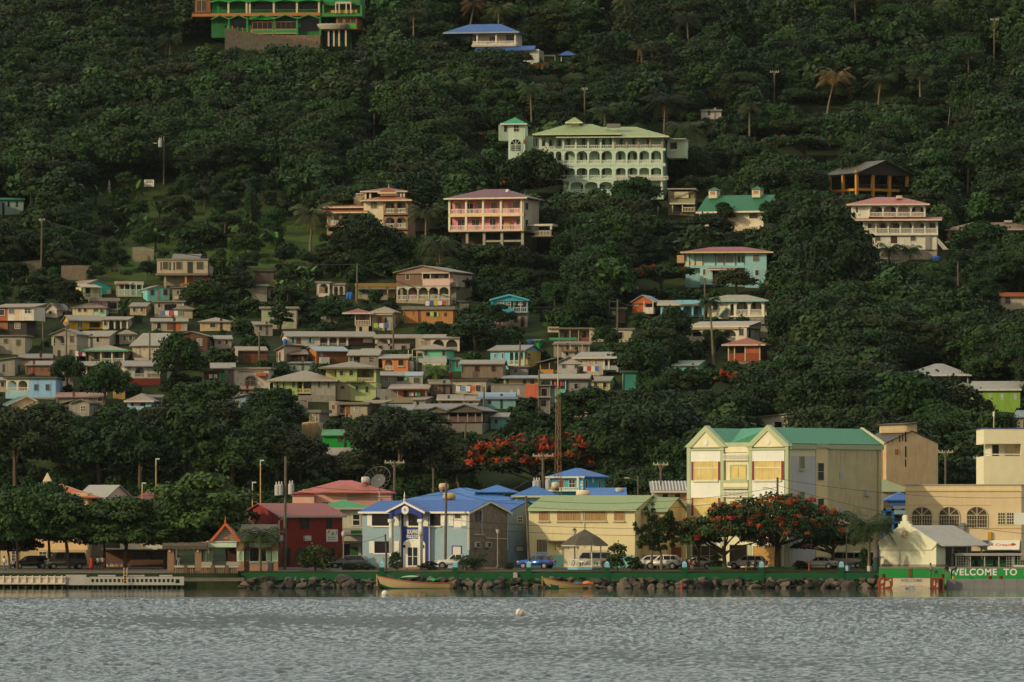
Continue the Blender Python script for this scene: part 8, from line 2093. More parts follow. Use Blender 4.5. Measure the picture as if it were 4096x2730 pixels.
lamp_post('slim globe lamp post left of the police station',1374,2124,709,'globe')
lamp_post('slim pale lamp post left of the royal palm',3386,2114,708,'globe')
lamp_post('tall floodlight pole painted as orange lit, above the dark red hip roof',624,1836,748,'rust')
lamp_post('tall floodlight pole painted as orange lit, left of the transformer pole',1042,1842,742,'rust')
lamp_post('short lamp pole painted as orange lit, above the red house roof',1010,1930,740,'rust')
lamp_post('short lamp pole painted as orange lit, above the dark red hip roof',569,1933,744,'rust')
for label,px,yt,yb,col in(('rotten grey mooring post by the round topiary',1545,2142,2280,'5a4f3f'),('red painted pipe post at the waterline',2727,2328,2364,'b5432a'),('red fire hydrant post under the flame tree',3237,2252,2285,'9a4430')):
 Y=706 if yb<2300 else 699
 t=thing('post',label,'post',(X_at(px,Y),Y,Z_at(yb,Y)-.2));h_=Z_at(yt,Y)-Z_at(yb,Y)+.2
 m=MB();m.tube([(0,0,-.8),(0,0,h_*.6),(-.12 if yb<2283 else.03,0,h_)],[.13,.12,.09],8);m.build('shaft',paint(col,'w',.6),t);m=MB();m.lathe([(.12,0),(.14,.06),(.05,.12)],8,(-.12 if yb<2283 else.03,0,h_));m.build('post_top',paint(col,'w',.6),t)
# ---- lattice mast
p=at_ground(2232,757)
t=thing('lattice_mast','tall rusty lattice radio mast with a thin white whip top','mast',p)
zt,z1=Z_at(1545,757)-p.z,Z_at(1385,757)-p.z
m=MB();w0,w1=.62,.26
def cr(i,z):w_=w0+(w1-w0)*z/zt;a=i*2*PI/3+.5;return Vector((w_*math.cos(a),w_*math.sin(a),z))
for i in range(3):m.tube([cr(i,-.5),cr(i,zt)],.042,5)
nb=15
for j in range(nb):
 za,zb_=zt*j/nb,zt*(j+1)/nb
 for i in range(3):
  m.tube([cr(i,za),cr((i+1)%3,zb_)]if j%2 else[cr((i+1)%3,za),cr(i,zb_)],.024,4);m.tube([cr(i,zb_),cr((i+1)%3,zb_)],.02,4)
m.build('lattice',paint('86694a','w',.5),t)
m=MB();m.tube([(0,0,zt-.3),(0,0,z1)],[.09,.05],6);m.build('whip',paint('c9bfa0','w',.3),t)
# ---- big mesh dish
t=thing('satellite_dish','large open mesh satellite dish on a pole over the roofs','satellite dish',at_ground(1518,741))
z0=Z_at(1918,741)-t.location.z
m=MB();m.tube([(0,0,0),(0,0,z0)],.09,8);m.build('pole',paint('b9b4a4','w',.3),t)
m=MB();m.lathe([(.05,0),(.5,.06),(.95,.2),(.95,.24),(.5,.1),(.05,.04)],20);d1=m.build('dish',paint('5f5e58','w',.4),t)
m=MB()
for q in range(16):a=q*PI/8;m.tube([(.9*math.cos(a),.9*math.sin(a),.2),(1.75*math.cos(a),1.75*math.sin(a),.7)],.022,4)
m.tube([(1.75*math.cos(q*PI/16),1.75*math.sin(q*PI/16),.7)for q in range(33)],.03,4)
d2=m.build('rim',paint('77766c','w',.3),t)
for d_ in(d1,d2):d_.location=(-.1,-.1,z0-.3);d_.rotation_euler=(R(52),R(-32),0)
for label,px,py,Y,L,col,rz in(('rusty cream drum tank on the big blue roof',1797,1987,757.5,1.6,'c9a874',0),('pale drum tank on the ridge of the big blue roof',1775,1948,763,1.1,'d3ae82',.5),('white drum tank on the pink building roof',1462,1922,759,1.0,'cfc6b4',.3),('brown drum tank by the pink wall',1228,1972,757,1.2,'9a7c50',.2),('white tank above the blue shed roof',2478,1966,766,1.0,'b4ad9c',.4),('shiny half barrel tank behind the green roof',2332,1976,745,1.7,'e3d0ac',0),('cream tank on the turquoise house balcony',2222,1944,752,.8,'d3c096',.6)):
 t=thing('drum_tank',label,'water tank',P(px,py,Y),rz);m=MB();m.lathe([(.05,-L/2),(.42,-L/2+.06),(.45,0),(.42,L/2-.06),(.05,L/2)],16,(0,0,0),'x');m.build('drum',paint(col,'w',.5),t,True);m=MB()
 for s in(-.3,.3):m.box(s*L-.05,s*L+.05,-.35,.35,-.62,-.3)
 m.build('cradle',paint('7d6f5a','w',.5),t)
# ---- roadside billboard on the hill
h=House('billboard','small white roadside billboard with dark lettering on the hill road',575,752,-4,'billboard')
h.box('board','cfcbb4',577,616,720,747,-.04,.04)
for y,a,b in((724,584,610),(729,582,612),(742,590,606)):
 for q in range(7):x=a+(b-a)*q/7;h.box('lettering','34322e',x,x+(b-a)/9,y-1.3,y+(2.2 if y==729 else.8),-.06,-.042)
h.cols((580,613),747,760,-.02,.08,'8a8674');h.done()
h=House('statue','small white statue on a plinth beside the hill road',437,758,0,'statue');m=MB();m.lathe([(.3,-.5),(.3,.3),(.14,.35),(.2,.8),(.17,1.2),(.07,1.28),(.11,1.42),(.02,1.6)],10);m.build('figure',h.pm('a9aa9c'),h.root);h.done()
t=thing('pillar_stump','tall two tone dark stump pillar beside the kiosk','pillar',at_ground(3505,704));m=MB();m.lathe([(.36,-.3),(.36,1.6),(.35,1.61)],10);m.build('base',paint('2f4a3a','w',.6),t);m=MB();m.lathe([(.35,1.6),(.34,2.9),(.2,3.2),(.1,3.6)],10);m.build('shaft',paint('6d665a','w',.7),t)
for label,px,Y,col in(('small white planter box beside the royal palm',3478,703.8,'bdb8a0'),('light blue bin beside the slim pale lamp post',3392,705.5,'86b4c4')):
 t=thing('bin',label,'bin',at_ground(px,Y));m=MB();m.lathe([(.24,0),(.3,.6),(.3,.62),(.22,.6)],4);m.build('tub',paint(col,'w',.4),t)
t=thing('marker_stone','grey painted plaque stone on the green sea wall','plaque',(X_at(2061,702.4),702.4,Z_at(2312,702.4)));m=MB();m.prism_y([(-.24,0),(.24,0),(.24,.5),(.15,.62),(-.15,.62),(-.24,.5)],-.12,0.1);m.build('plaque',paint('b4b09c','w',.5),t)
h=House('planter_wall','low pinkish brick planter walls in front of the police station',1405,2282,0,'planter','w',709.5)
for a,b in((1405,1450),(1453,1480),(1485,1522),(1584,1625),(1630,1690),(1737,1762),(1925,1995)):h.box('wall','a57f66' if a!=1925 else 'c99a7c',a,b,2269,2286,0,.3)
h.done()
h=House('tree_planter','long low green kerb planters under the flame trees',2830,2278,0,'planter','w',709.8)
for a,b in((2832,2915),(3075,3180)):h.box('kerb','2f6a44',a,b,2268,2282,0,2.0)
h.done()
# --- plants along the shore
random.seed(5)
def shore_tree(px,Y,w,yt,label,i,mat=None,kind=SHORE):
 p=at_ground(px,Y);k=F/Y
 sx=w/k/(2*kind.R);h_=Z_at(yt,Y)-p.z
 kind.put(p,sx,random.uniform(0,6.28),label,None,mat,i,sz=h_/kind.H/sx)
for a in[(70,709,330,1960,'leftmost shade tree by the white jetty',0),(40,715,260,2090,'low shade tree behind the leftmost one',1,LEAF_OLIVE),(275,710.5,400,1985,'shade tree spreading over the parked dark vans',1),(200,718,300,1940,'dark tree behind the vans reaching the orange roof',2,LEAF_HILL),(500,711,420,1995,'bright shade tree over the blue poster',2),(420,720,260,2010,'dark tree behind the bright shade tree',0,LEAF_HILL),(660,715,360,2010,'shade tree left of the pergola',0),(805,716,470,1905,'largest shade tree rising behind the pavilion roof',1),(700,720,340,1990,'dark tree hiding the wall of the dark red roofed house',2,LEAF_HILL),(910,722,250,2000,'dark tree between the pavilion and the red house',1,LEAF_HILL)]:
 shore_tree(*a)
for px,Y,w,yt,label,i in[(1262,706.5,160,2188,'round leafy bush in front of the dark red house',0),(1583,706,66,2212,'clipped round topiary by the police station door',1),(2470,706.5,100,2180,'loose dark shrub right of the bandstand',0),(2545,706,70,2232,'low dark bush beside the loose shrub',1),(3460,706,70,2200,'clipped dome hedge left of the royal palm',1),(2040,709,50,2252,'small yellow green bush by the blue car',0),(1715,708.5,90,2248,'low dark hedge left of the white pickup',1),(1400,708.5,90,2252,'low hedge at the left corner of the police station',0),(1472,708.6,70,2255,'low hedge before the police station wall',1),(2870,711,55,2222,'small potted bush under the left flame tree',0),(3195,711,60,2245,'low clipped bush near the white saloon',1)]:
 p=at_ground(px,Y);k=F/Y;sx=w/k/2;h_=Z_at(yt,Y)-p.z
 SHRUB.put(p,sx,random.uniform(0,6),label,None,LEAF_HILL if i and px!=1583 else None,i,'shrub',sz=h_/SHRUB.H/sx)
def flame_at(px,Y,w,yt,ym,label,seed,**k_):
 p=at_ground(px,Y);k=F/Y
 top,mid=Z_at(yt,Y)-p.z,Z_at(ym,Y)-p.z
 flame_tree(p,w/k/2,top-mid,mid,label,seed,**k_)
flame_at(3110,711,580,1985,2238,'wide flame tree with red blossom before the cream commercial building',81,nb=110,per=190,leaf=.28,red=.9,clusters=70,trunk_r=.42,flat=.55,mat=LEAF_SHORE)
flame_at(2900,710,390,2055,2240,'flame tree with red blossom left of the widest one',82,nb=70,per=180,leaf=.28,red=.7,clusters=26,trunk_r=.28,flat=.55,mat=LEAF_SHORE)
flame_at(2795,711.5,220,2060,2230,'small tree with orange blossom by the yellow building',83,nb=26,per=170,leaf=.28,red=.8,clusters=24,trunk_r=.16,flat=.5,fl=ORANGE_FLOWER,mat=LEAF_SHORE)
flame_at(3330,713,330,2095,2238,'dark flame tree right of the widest one',84,nb=60,per=170,leaf=.28,red=.3,clusters=10,trunk_r=.25,flat=.55,mat=LEAF_HILL)
p=at_ground(2610,708);k=F/708
t=thing('juniper_tree','ragged upright juniper with two pale stems before the yellow building','tree',p)
rng=np.random.default_rng(77)
cs,rs=[],[]
for(px,py,r_)in[(2586,2040,8),(2590,2062,10),(2600,2085,13),(2610,2020,6),(2613,2045,9),(2618,2075,12),(2540,2100,8),(2545,2120,10),(2560,2135,12),(2580,2120,15),(2600,2115,16),(2625,2110,17),(2650,2095,18),(2675,2075,18),(2680,2060,12),(2685,2095,18),(2690,2125,18),(2660,2125,20),(2630,2145,20),(2600,2150,18),(2570,2160,14),(2560,2180,12),(2590,2175,16),(2620,2175,18),(2650,2165,18),(2680,2155,16),(2700,2165,11),(2712,2140,9),(2655,2195,13),(2690,2185,11),(2605,2195,12),(2630,2200,11),(2560,2192,8)]:
 cs.append(np.array([(px-2610)/k,rng.uniform(-.7,.7),Z_at(py,708)-p.z]));rs.append(r_/k*1.05)
v,f=clump_leaves(rng,cs,rs,260,.17,1.3)
link_mesh('crown',np_mesh('crown',v,f),LEAF_HILL,t)
m=MB();m.tube([(-.05,0,-.3),(-.1,0,1.6),(.1,0,3)],[.2,.14,.1],7);m.tube([(1.05,.1,-.3),(1.0,.1,1.6),(.7,.1,3.4)],[.2,.15,.1],7)
for c in cs[3:20:2]:m.tube([(.1,0,2.4),tuple(c)],[.07,.025],5)
m.build('trunk',BARK_PALE,t)
palm(at_ground(3476,704.5),Z_at(2118,704.5)-gz(0,704.5)-1.0,'royal palm with a green crownshaft beside the white kiosk',(.05,0),0,1.5,LEAF_PALM,royal=True,name='royal_palm')
palm(at_ground(1040,704.5),Z_at(2150,704.5)-gz(0,704.5),'short palm with drooping fronds in front of the pavilion',(.05,0),1,1.15,LEAF_PALM,name='palm_tree')
palm(at_ground(1862,707),1.0,'low cycad palm left one of the pair before the stone gable',(0,0),2,.62,LEAF_HILL,name='cycad',group=None)
palm(at_ground(1898,707.6),1.1,'low cycad palm right one of the pair before the stone gable',(0,0),0,.62,LEAF_HILL,name='cycad',group=None)
# --- cars
TYRE=glossy('1a1917','',.8)
RIM=glossy('9a9a96','',.35,.6)
CGL=glass_dark('20231f')
CARS={'suv':(4.3,1.8,[(0,.45),(.02,.75),(.25,.95),(1.25,1.05),(3.9,1.08),(4.25,1.0),(4.3,.6),(4.25,.4),(.1,.35)],[(1.2,1.04),(1.85,1.58),(2.3,1.66),(3.7,1.62),(4.12,1.07)],(.82,3.45),.35),'sedan':(4.5,1.72,[(0,.42),(.03,.65),(.3,.78),(1.35,.9),(3.8,.94),(4.4,.9),(4.5,.6),(4.45,.35),(.1,.3)],[(1.25,.89),(2.0,1.36),(2.4,1.43),(3.2,1.4),(3.95,.93)],(.85,3.6),.31),'wagon':(4.5,1.75,[(0,.42),(.03,.68),(.3,.84),(1.3,.98),(4.1,1.02),(4.45,.95),(4.5,.6),(4.45,.36),(.1,.32)],[(1.15,.97),(1.85,1.47),(2.3,1.54),(3.9,1.5),(4.32,1.01)],(.85,3.6),.32),'van':(4.8,1.8,[(0,.45),(.02,.85),(.3,1.08),(.6,1.15),(4.7,1.15),(4.8,1.0),(4.8,.4),(.1,.35)],[(.55,1.14),(1.15,1.85),(1.5,1.95),(4.6,1.93),(4.76,1.14)],(.85,3.9),.33),'pickup':(5.1,1.8,[(0,.5),(.03,.85),(.35,1.0),(1.5,1.1),(5.0,1.1),(5.1,.95),(5.1,.5),(5.0,.42),(.1,.4)],[(1.4,1.09),(2.1,1.66),(2.45,1.72),(3.2,1.7),(3.45,1.09)],(.95,4.05),.37),}
def car(kind,label,px,Y,heading,col,py=None,spare=False,dark=False):
 """heading: direction of the nose in degrees, 180 = towards the left"""
 L,W,body,house,(a1,a2),wr=CARS[kind]
 p=at_ground(px,Y)
 t=thing('parked_car' if kind not in('van','pickup')else{'van':'parked_van','pickup':'pickup_truck'}[kind],label,{'van':'van','pickup':'pickup truck'}.get(kind,'car'),p,R(heading)+PI)
 pm=glossy(col,'w',.22,0,.6)
 s=lambda x:x-L/2
 bm=bmesh.new()
 def section(poly,y0,y1,in0=0.0):
  n=len(poly)
  A=[bm.verts.new((s(x),y0,z))for x,z in poly];B=[bm.verts.new((s(x),y1,z))for x,z in poly]
  bm.faces.new(A);bm.faces.new(list(reversed(B)))
  for i in range(n):bm.faces.new((A[(i+1)%n],A[i],B[i],B[(i+1)%n]))
 section(body,-W/2,W/2)
 bmesh.ops.recalc_face_normals(bm,faces=bm.faces)
 bmesh.ops.bevel(bm,geom=[e for e in bm.edges],offset=.07,segments=2,affect='EDGES')
 me=bpy.data.meshes.new('body');bm.to_mesh(me);bm.free();link_mesh('body',me,pm,t,True)
 m=MB();n=len(house);zb=house[0][1];zm=max(z for _,z in house)
 def half(z):return W/2-.06-.22*(z-zb)/(zm-zb)
 A=[(s(x),-half(z),z)for x,z in house];B=[(s(x),half(z),z)for x,z in house]
 m.add(A+B,[tuple(range(n)),tuple(reversed(range(n,2*n)))]+[((i+1)%n,i,n+i,n+(i+1)%n)for i in range(n)])
 me=m.mesh('cabin');bm=bmesh.new();bm.from_mesh(me);bmesh.ops.recalc_face_normals(bm,faces=bm.faces);bmesh.ops.bevel(bm,geom=list(bm.edges),offset=.05,segments=2,affect='EDGES');bm.to_mesh(me);bm.free();link_mesh('cabin',me,pm,t,True)
 z0,z1=zb+.06,zm-.12
 fx=lambda z:house[0][0]+(house[1][0]-house[0][0])*(z-house[0][1])/(house[1][1]-house[0][1])
 bx=lambda z:house[-1][0]+(house[-2][0]-house[-1][0])*(z-house[-1][1])/(house[-2][1]-house[-1][1])
 xa,xb=fx(z0)+.2,bx(z0)-.18
 cuts=[0,.36,.7,1]if kind!='pickup' else[0,.5,1]
 for sd in(-1,1):
  for q0,q1 in zip(cuts,cuts[1:]):
   lo0,lo1=xa+(xb-xa)*q0+.04,xa+(xb-xa)*q1-.04
   ta,tb=fx(z1)+.16,bx(z1)-.14
   hi0,hi1=max(lo0 if q0 else ta,ta),min(lo1 if q1<1 else tb,tb)
   if hi1<=hi0:hi1=hi0+.05
   m=MB();o0,o1=sd*(half(z0)+.008),sd*(half(z1)+.008)
   m.add([(s(lo0),o0,z0),(s(lo1),o0,z0),(s(hi1),o1,z1),(s(hi0),o1,z1),(s(lo0),o0-sd*.03,z0),(s(lo1),o0-sd*.03,z0),(s(hi1),o1-sd*.03,z1),(s(hi0),o1-sd*.03,z1)],[(0,1,2,3),(4,7,6,5),(0,4,5,1),(1,5,6,2),(2,6,7,3),(3,7,4,0)])
   m.build('side_window',CGL,t)
 for nm,fn,sg in(('windscreen',fx,-1),('rear_window',bx,1)):
  m=MB();q0,q1=fn(z0)+sg*.012,fn(z1)+sg*.012
  m.add([(s(q0),-half(z0)+.12,z0),(s(q0),half(z0)-.12,z0),(s(q1),half(z1)-.1,z1),(s(q1),-half(z1)+.1,z1),(s(q0)-sg*.03,-half(z0)+.12,z0),(s(q0)-sg*.03,half(z0)-.12,z0),(s(q1)-sg*.03,half(z1)-.1,z1),(s(q1)-sg*.03,-half(z1)+.1,z1)],[(0,1,2,3),(4,7,6,5),(0,4,5,1),(1,5,6,2),(2,6,7,3),(3,7,4,0)])
  m.build(nm,CGL,t)
 for x in(a1,a2):
  for sd in(-1,1):
   m=MB();m.lathe([(wr*.6,-.1),(wr,-.09),(wr,.09),(wr*.6,.1)],18,(0,0,0),'y');w=m.build('wheel',TYRE,t);w.location=(s(x),sd*(W/2-.07),wr)
   m=MB();m.lathe([(.03,0),(wr*.62,.0),(wr*.62,.03),(.06,.05)],12,(0,.085 if sd>0 else-.125,0),'y');m.build('rim',RIM,w)
   m=MB();m.lathe([(wr*1.18,-.02),(wr*1.18,.02)],18,(0,0,0),'y');ar=m.build('wheel_arch',TYRE,t);ar.location=(s(x),sd*(W/2-.012),wr+.02)
 for sd in(-1,1):
  m=MB();zf=body[2][1];m.box(s(.04),s(.3),sd*W*.44-.16,sd*W*.44+.1,zf-.2,zf-.04);m.build('headlight',glossy('c9c6b4','',.15),t)
  m=MB();zr=body[-4][1]if kind=='x' else house[-1][1];m.box(s(L-.2),s(L-.0),sd*W*.43-.1,sd*W*.43+.1,zr-.36,zr-.08);m.build('tail_light',glossy('8a1f18','',.2),t)
  m=MB();m.box(s(house[0][0]+.35),s(house[0][0]+.5),sd*(W/2+.02),sd*(W/2+.17),zb+.0,zb+.14);m.build('mirror',pm,t)
 m=MB();m.box(s(-.02),s(.12),-W*.4,W*.4,.36,.5);m.build('bumper',glossy('2a2a28','',.6)if kind in('suv','van','pickup')else pm,t)
 if spare:m=MB();m.lathe([(.1,0),(.36,.02),(.36,.2),(.1,.22)],18,(s(L)-.02,0,.95),'x');m.build('spare_wheel',pm,t,True)
 if kind=='pickup':m=MB();m.box(s(3.6),s(4.95),-W/2+.12,W/2-.12,1.06,1.12);m.build('load_bed',TYRE,t)
 return t
car('suv','bright blue small car parked before the yellow building',2146,713,158,'2f5fb0')
car('pickup','white pickup truck parked behind the low cycad palms',1828,713.5,172,'cfcabc')
car('suv','white off roader with a spare wheel on its tail behind the juniper',2652,711.5,166,'d9d3c2',spare=True)
car('wagon','white car half hidden behind the white off roader',2600,715.5,172,'d3cdbc')
car('sedan','cream saloon parked behind the seated people',2785,713,172,'c9bfa6')
car('wagon','white estate car parked between the flame trees',2990,712.5,165,'d0ccc0')
car('sedan','white saloon parked right of the widest flame tree',3275,712.5,164,'d0ccc0')
car('van','white minibus parked behind the white saloon',3385,716.5,168,'cfcabc')
car('van','white panel van partly hidden by the dome hedge',3445,720,175,'cbc6b8')
car('van','silver grey minibus parked under the left shade trees',262,711.5,194,'6f6d66')
car('wagon','black car parked at the far left beside the minibus',120,713,194,'24221f')
car('wagon','dark car in the alley beside the police station',1392,716,175,'3a3f40')
car('van','pale van seen through the bandstand',2370,716,175,'b4ac9c')
# --- boats and buoys
def boat(label,px,Y,L,B,H,bow,col,bottom,heading=0.0):
 """open fishing boat, bow towards -x"""
 t=thing('fishing_boat',label,'boat',(X_at(px,Y),Y,0),heading)
 n,q=18,9
 def ring(i,inner):
  u=i/n;x=-L/2+L*u
  half=B/2*min(1,(math.sin(PI*min(.5,u*.8+.02)))**.75)*(1-.35*max(0,u-.7)/.3)
  sheer=H+bow*(1-u)**2.6+.12*max(0,u-.6)
  keel=-.18+.5*max(0,.14-u)/.14
  pts=[]
  for j in range(q):
   a=-1+2*j/(q-1)
   y=half*(abs(a)**.75)*(1 if a>0 else-1)
   z=keel+(sheer-keel)*abs(a)**2.1
   pts.append((x-(.45*abs(a)**2*(1-u)**4),y*(.9 if inner else 1),z+(.07 if inner and abs(a)<.95 else 0)))
  return pts
 for inner in(False,True):
  m=MB();vs=[p for i in range(n+1)for p in ring(i,inner)]
  fs=[(i*q+j,i*q+j+1,(i+1)*q+j+1,(i+1)*q+j)for i in range(n)for j in range(q-1)]
  if not inner:fs.append(tuple(n*q+j for j in range(q)))
  m.add(vs,fs);o=m.build('interior' if inner else 'hull',paint(col if not inner else '8f7a50','w',.5),t,True)
  if not inner:
   o.data.materials.append(paint(bottom,'w',.4))
   for p_ in o.data.polygons:
    zc,xc=p_.center.z,p_.center.x
    if zc<.10+max(0,(-xc/L-.12))*1.1:p_.material_index=1
 for sd in(0,q-1):
  m=MB();m.tube([ring(i,False)[sd]for i in range(n+1)],.05,5);m.build('gunwale',paint('a35a38','w',.5),t)
 for u in(.3,.5,.7,.85):
  r_=ring(int(u*n),False);m=MB();y=abs(r_[0][1])*.9;m.box(r_[0][0]-.13,r_[0][0]+.13,-y,y,r_[0][2]-.2,r_[0][2]-.15);m.build('thwart',wood('9a8050','w'),t)
 m=MB();r_=ring(0,False);m.tube([(r_[0][0],0,r_[4][2]),(r_[0][0]-.04,0,r_[0][2]+.16)],.07,6);m.build('stem_post',paint(col,'w',.4),t)
 return t
boat('long pale yellow wooden boat with green stem moored by the rocks',1668,697.8,8.2,1.5,.62,.85,'bfa876','1f5f3a',R(-3))
t=boat('shorter ochre wooden boat with an orange tarpaulin in its stern',2280,698.0,5.4,1.35,.5,.8,'a3905c','1f4f36',R(-4))
for nm,lb,x,col,r_ in(('tarpaulin','crumpled orange tarpaulin in the stern of the ochre boat',2352,'d8743a',.52),('fishing_net','bundle of blue net amid the ochre boat',2312,'3a6076',.42)):
 bm=bmesh.new();bmesh.ops.create_icosphere(bm,subdivisions=3,radius=r_)
 for v in bm.verts:v.co*=1+.35*noise.noise(v.co*3.1+Vector((x,0,0)));v.co.z*=.62;v.co.x*=1.3
 me=bpy.data.meshes.new(nm);bm.to_mesh(me);bm.free();o=link_mesh(nm,me,paint(col,'w',.4),None,True);o.location=(X_at(x,698),698,.52);tag(o,lb,nm.replace('_',' '))
for lb,px,Y,z,col in(('green and white tarpaulin lying on the rocks above the long boat',1640,701.9,1.25,'9fbf9f'),('small bright green net on the rocks behind the long boat',1735,701.2,.95,'2f9a5c')):
 bm=bmesh.new();bmesh.ops.create_icosphere(bm,subdivisions=3,radius=.5)
 for v in bm.verts:v.co*=1+.4*noise.noise(v.co*2.4+Vector((px,0,0)));v.co.z*=.4;v.co.x*=2.0 if px==1640 else 1.0
 me=bpy.data.meshes.new('tarpaulin');bm.to_mesh(me);bm.free();o=link_mesh('tarpaulin',me,paint(col,'w',.4),None,True);o.location=(X_at(px,Y),Y,z);tag(o,lb,'tarpaulin')
def buoy(label,px,py,r_px,stripes):
 d=(py+r_px*.6-HY)/F
 Y=CAMZ/d;r=r_px*Y/F
 t=thing('mooring_buoy',label,'buoy',(X_at(px,Y),Y,r*.42))
 m=MB();m.lathe([(.02*r,-r)]+[(r*math.cos(a),r*math.sin(a))for a in np.linspace(-1.4,1.4,16)]+[(.02*r,r)],24);o=m.build('float',paint('e0d8c6','w',.45),t,True);o.rotation_euler=(.2,.3,0)
 m=MB();m.tube([(.12*r*math.cos(q),.12*r*math.sin(q),r*1.05)for q in np.linspace(0,6.28,9)],.03*r+.01,5);m.build('ring',glossy('5a5650','',.5),o)
 if stripes:
  for a in(-.05,.17):m=MB();m.tube([(r*1.006*math.sin(q)*math.sin(a-.45),-r*1.006*math.sin(q)*math.cos(a-.45),r*1.006*math.cos(q))for q in np.linspace(.2,2.2,14)],r*.045,5);m.build('stripe',paint('3a342c','w',.2),o)
buoy('round white mooring buoy at the edge of the calm water',1540,2374,14,False)
buoy('white mooring buoy with two dark stripes on the rippled sea',2081,2450,18,True)
# --- people
SKIN='5a3a28'
def person(label,px,Y,pose,shirt,trousers,facing=0.0,z=None,hat=None,dress=False,hold=None):
 """one skinned body; facing 0 looks at the camera"""
 p=at_ground(px,Y)
 if z is not None:p.z=z
 t=thing('person',label,'person',p,facing)
 if pose=='sit':
  J=dict(pel=(0,0,.5),ab=(0,-.02,.68),ch=(0,-.04,.9),nk=(0,-.05,1.06),hd=(0,-.09,1.16),ht=(0,-.08,1.3),ls=(.17,-.04,.98),le=(.22,-.16,.76),lh=(.12,-.36,.66),rs=(-.17,-.04,.98),re=(-.22,-.16,.76),rh=(-.12,-.36,.66),lk=(.11,-.44,.5),la=(.12,-.5,.09),lf=(.13,-.63,.04),rk=(-.11,-.44,.5),ra=(-.13,-.42,.09),rf=(-.14,-.56,.04),lp=(.09,0,.48),rp=(-.09,0,.48))
 else:
  s={'stand':0,'walk':.2,'bend':.0}[pose]
  J=dict(pel=(0,0,.93),ab=(0,0,1.08),ch=(0,-.01,1.28),nk=(0,-.01,1.45),hd=(0,-.04,1.56),ht=(0,-.02,1.71),ls=(.18,0,1.38),le=(.24,.03+s*.4,1.12),lh=(.24,-.06+s*.5,.88),rs=(-.18,0,1.38),re=(-.24,.03-s*.3,1.12),rh=(-.23,-.1-s*.5,.9),lk=(.10,-.03-s,.5),la=(.10,.02-s*.9,.09),lf=(.11,-.12-s,.03),rk=(-.10,-.02+s*.6,.5),ra=(-.10,.03+s*1.7,.1),rf=(-.11,-.1+s*1.5,.03),lp=(.09,0,.9),rp=(-.09,0,.9))
  if pose=='bend':
   J.update(ab=(0,-.1,1.05),ch=(0,-.28,1.17),nk=(0,-.42,1.24),hd=(0,-.52,1.27),ht=(0,-.6,1.37),ls=(.18,-.36,1.2),le=(.22,-.42,.95),lh=(.14,-.55,.75),rs=(-.18,-.36,1.2),re=(-.22,-.42,.95),rh=(-.14,-.55,.75))
 RAD=dict(pel=.135,ab=.12,ch=.14,nk=.055,hd=.085,ht=.075,ls=.062,le=.045,lh=.036,rs=.062,re=.045,rh=.036,lk=.062,la=.042,lf=.04,rk=.062,ra=.042,rf=.04,lp=.09,rp=.09)
 E=[('pel','ab'),('ab','ch'),('ch','nk'),('nk','hd'),('hd','ht'),('ch','ls'),('ls','le'),('le','lh'),('ch','rs'),('rs','re'),('re','rh'),('pel','lp'),('lp','lk'),('lk','la'),('la','lf'),('pel','rp'),('rp','rk'),('rk','ra'),('ra','rf')]
 names=list(J);verts=[J[k_]for k_ in names];rad=[RAD[k_]for k_ in names];edges=[(names.index(a),names.index(b))for a,b in E]
 for hd_,el_ in(('lh','le'),('rh','re')):
  hv,ev=Vector(J[hd_]),Vector(J[el_]);d_=(hv-ev).normalized();sd=d_.cross(Vector((0,1,0))).normalized()
  for q in range(5):
   base=names.index(hd_)
   tip=hv+d_*(.085 if q<4 else.045)+sd*((q-1.5)*.02 if q<4 else.06)+Vector((0,-.02,0))
   verts.append(tuple(tip));rad.append(.0095);edges.append((base,len(verts)-1))
 me=bpy.data.meshes.new('person');me.from_pydata(verts,edges,[])
 o=bpy.data.objects.new('skin_tmp',me);C.objects.link(o)
 md=o.modifiers.new('skin','SKIN');md.use_smooth_shade=True
 for i,sv in enumerate(me.skin_vertices[0].data):sv.radius=(rad[i],rad[i]);sv.use_root=(i==0)
 o.modifiers.new('sub','SUBSURF').levels=1
 dg=bpy.context.evaluated_depsgraph_get()
 me2=bpy.data.meshes.new_from_object(o.evaluated_get(dg));bpy.data.objects.remove(o);bpy.data.meshes.remove(me)
 me2.name='body'
 me2.materials.clear()
 for h_ in(SKIN,shirt,trousers,'1c1713'):me2.materials.append(paint(h_,'w',.3))
 zp,zn=J['pel'][2],J['nk'][2]
 for f_ in me2.polygons:
  c=f_.center;k_=0
  if pose=='bend':
   q=(Vector(c)-Vector(J['pel'])).dot((Vector(J['nk'])-Vector(J['pel'])).normalized());up=c.z>.8 and 0<q<.52 and abs(c.x)<.26
   k_=1 if up and c.z>.93 else 2 if c.z<.98 and c.z>.1 and abs(c.x)<.2 and c.y>-.3 else 0
  elif c.z>zn-.04:k_=0
  elif c.z>zp+.03 and(abs(c.x)<.215 or c.z>J['le'][2]+.06):k_=1
  elif abs(c.x)<.2 and c.z>.1 and not(pose=='sit' and c.z>.56 and c.y<-.2):k_=2
  elif c.z<=.1:k_=3
  f_.material_index=k_
 ob=link_mesh('body',me2,None,t,True)
 hd=Vector(J['hd']);up=(Vector(J['ht'])-hd).normalized()
 m=MB();m.lathe([(.088,.02),(.1,.06),(.098,.11),(.07,.16),(.01,.185)],12);hr=m.build('hair',paint(hat or '15120f','w',.2),t,True);hr.location=hd+Vector((0,.02,-.02));hr.rotation_euler=up.to_track_quat('Z','Y').to_euler()
 m=MB()
 for x in(-.032,.032):m.box(x-.011,x+.011,-.092,-.082,.045,.056)
 m.build('eyes',paint('d8d2c4','w',.1),t).location=hd
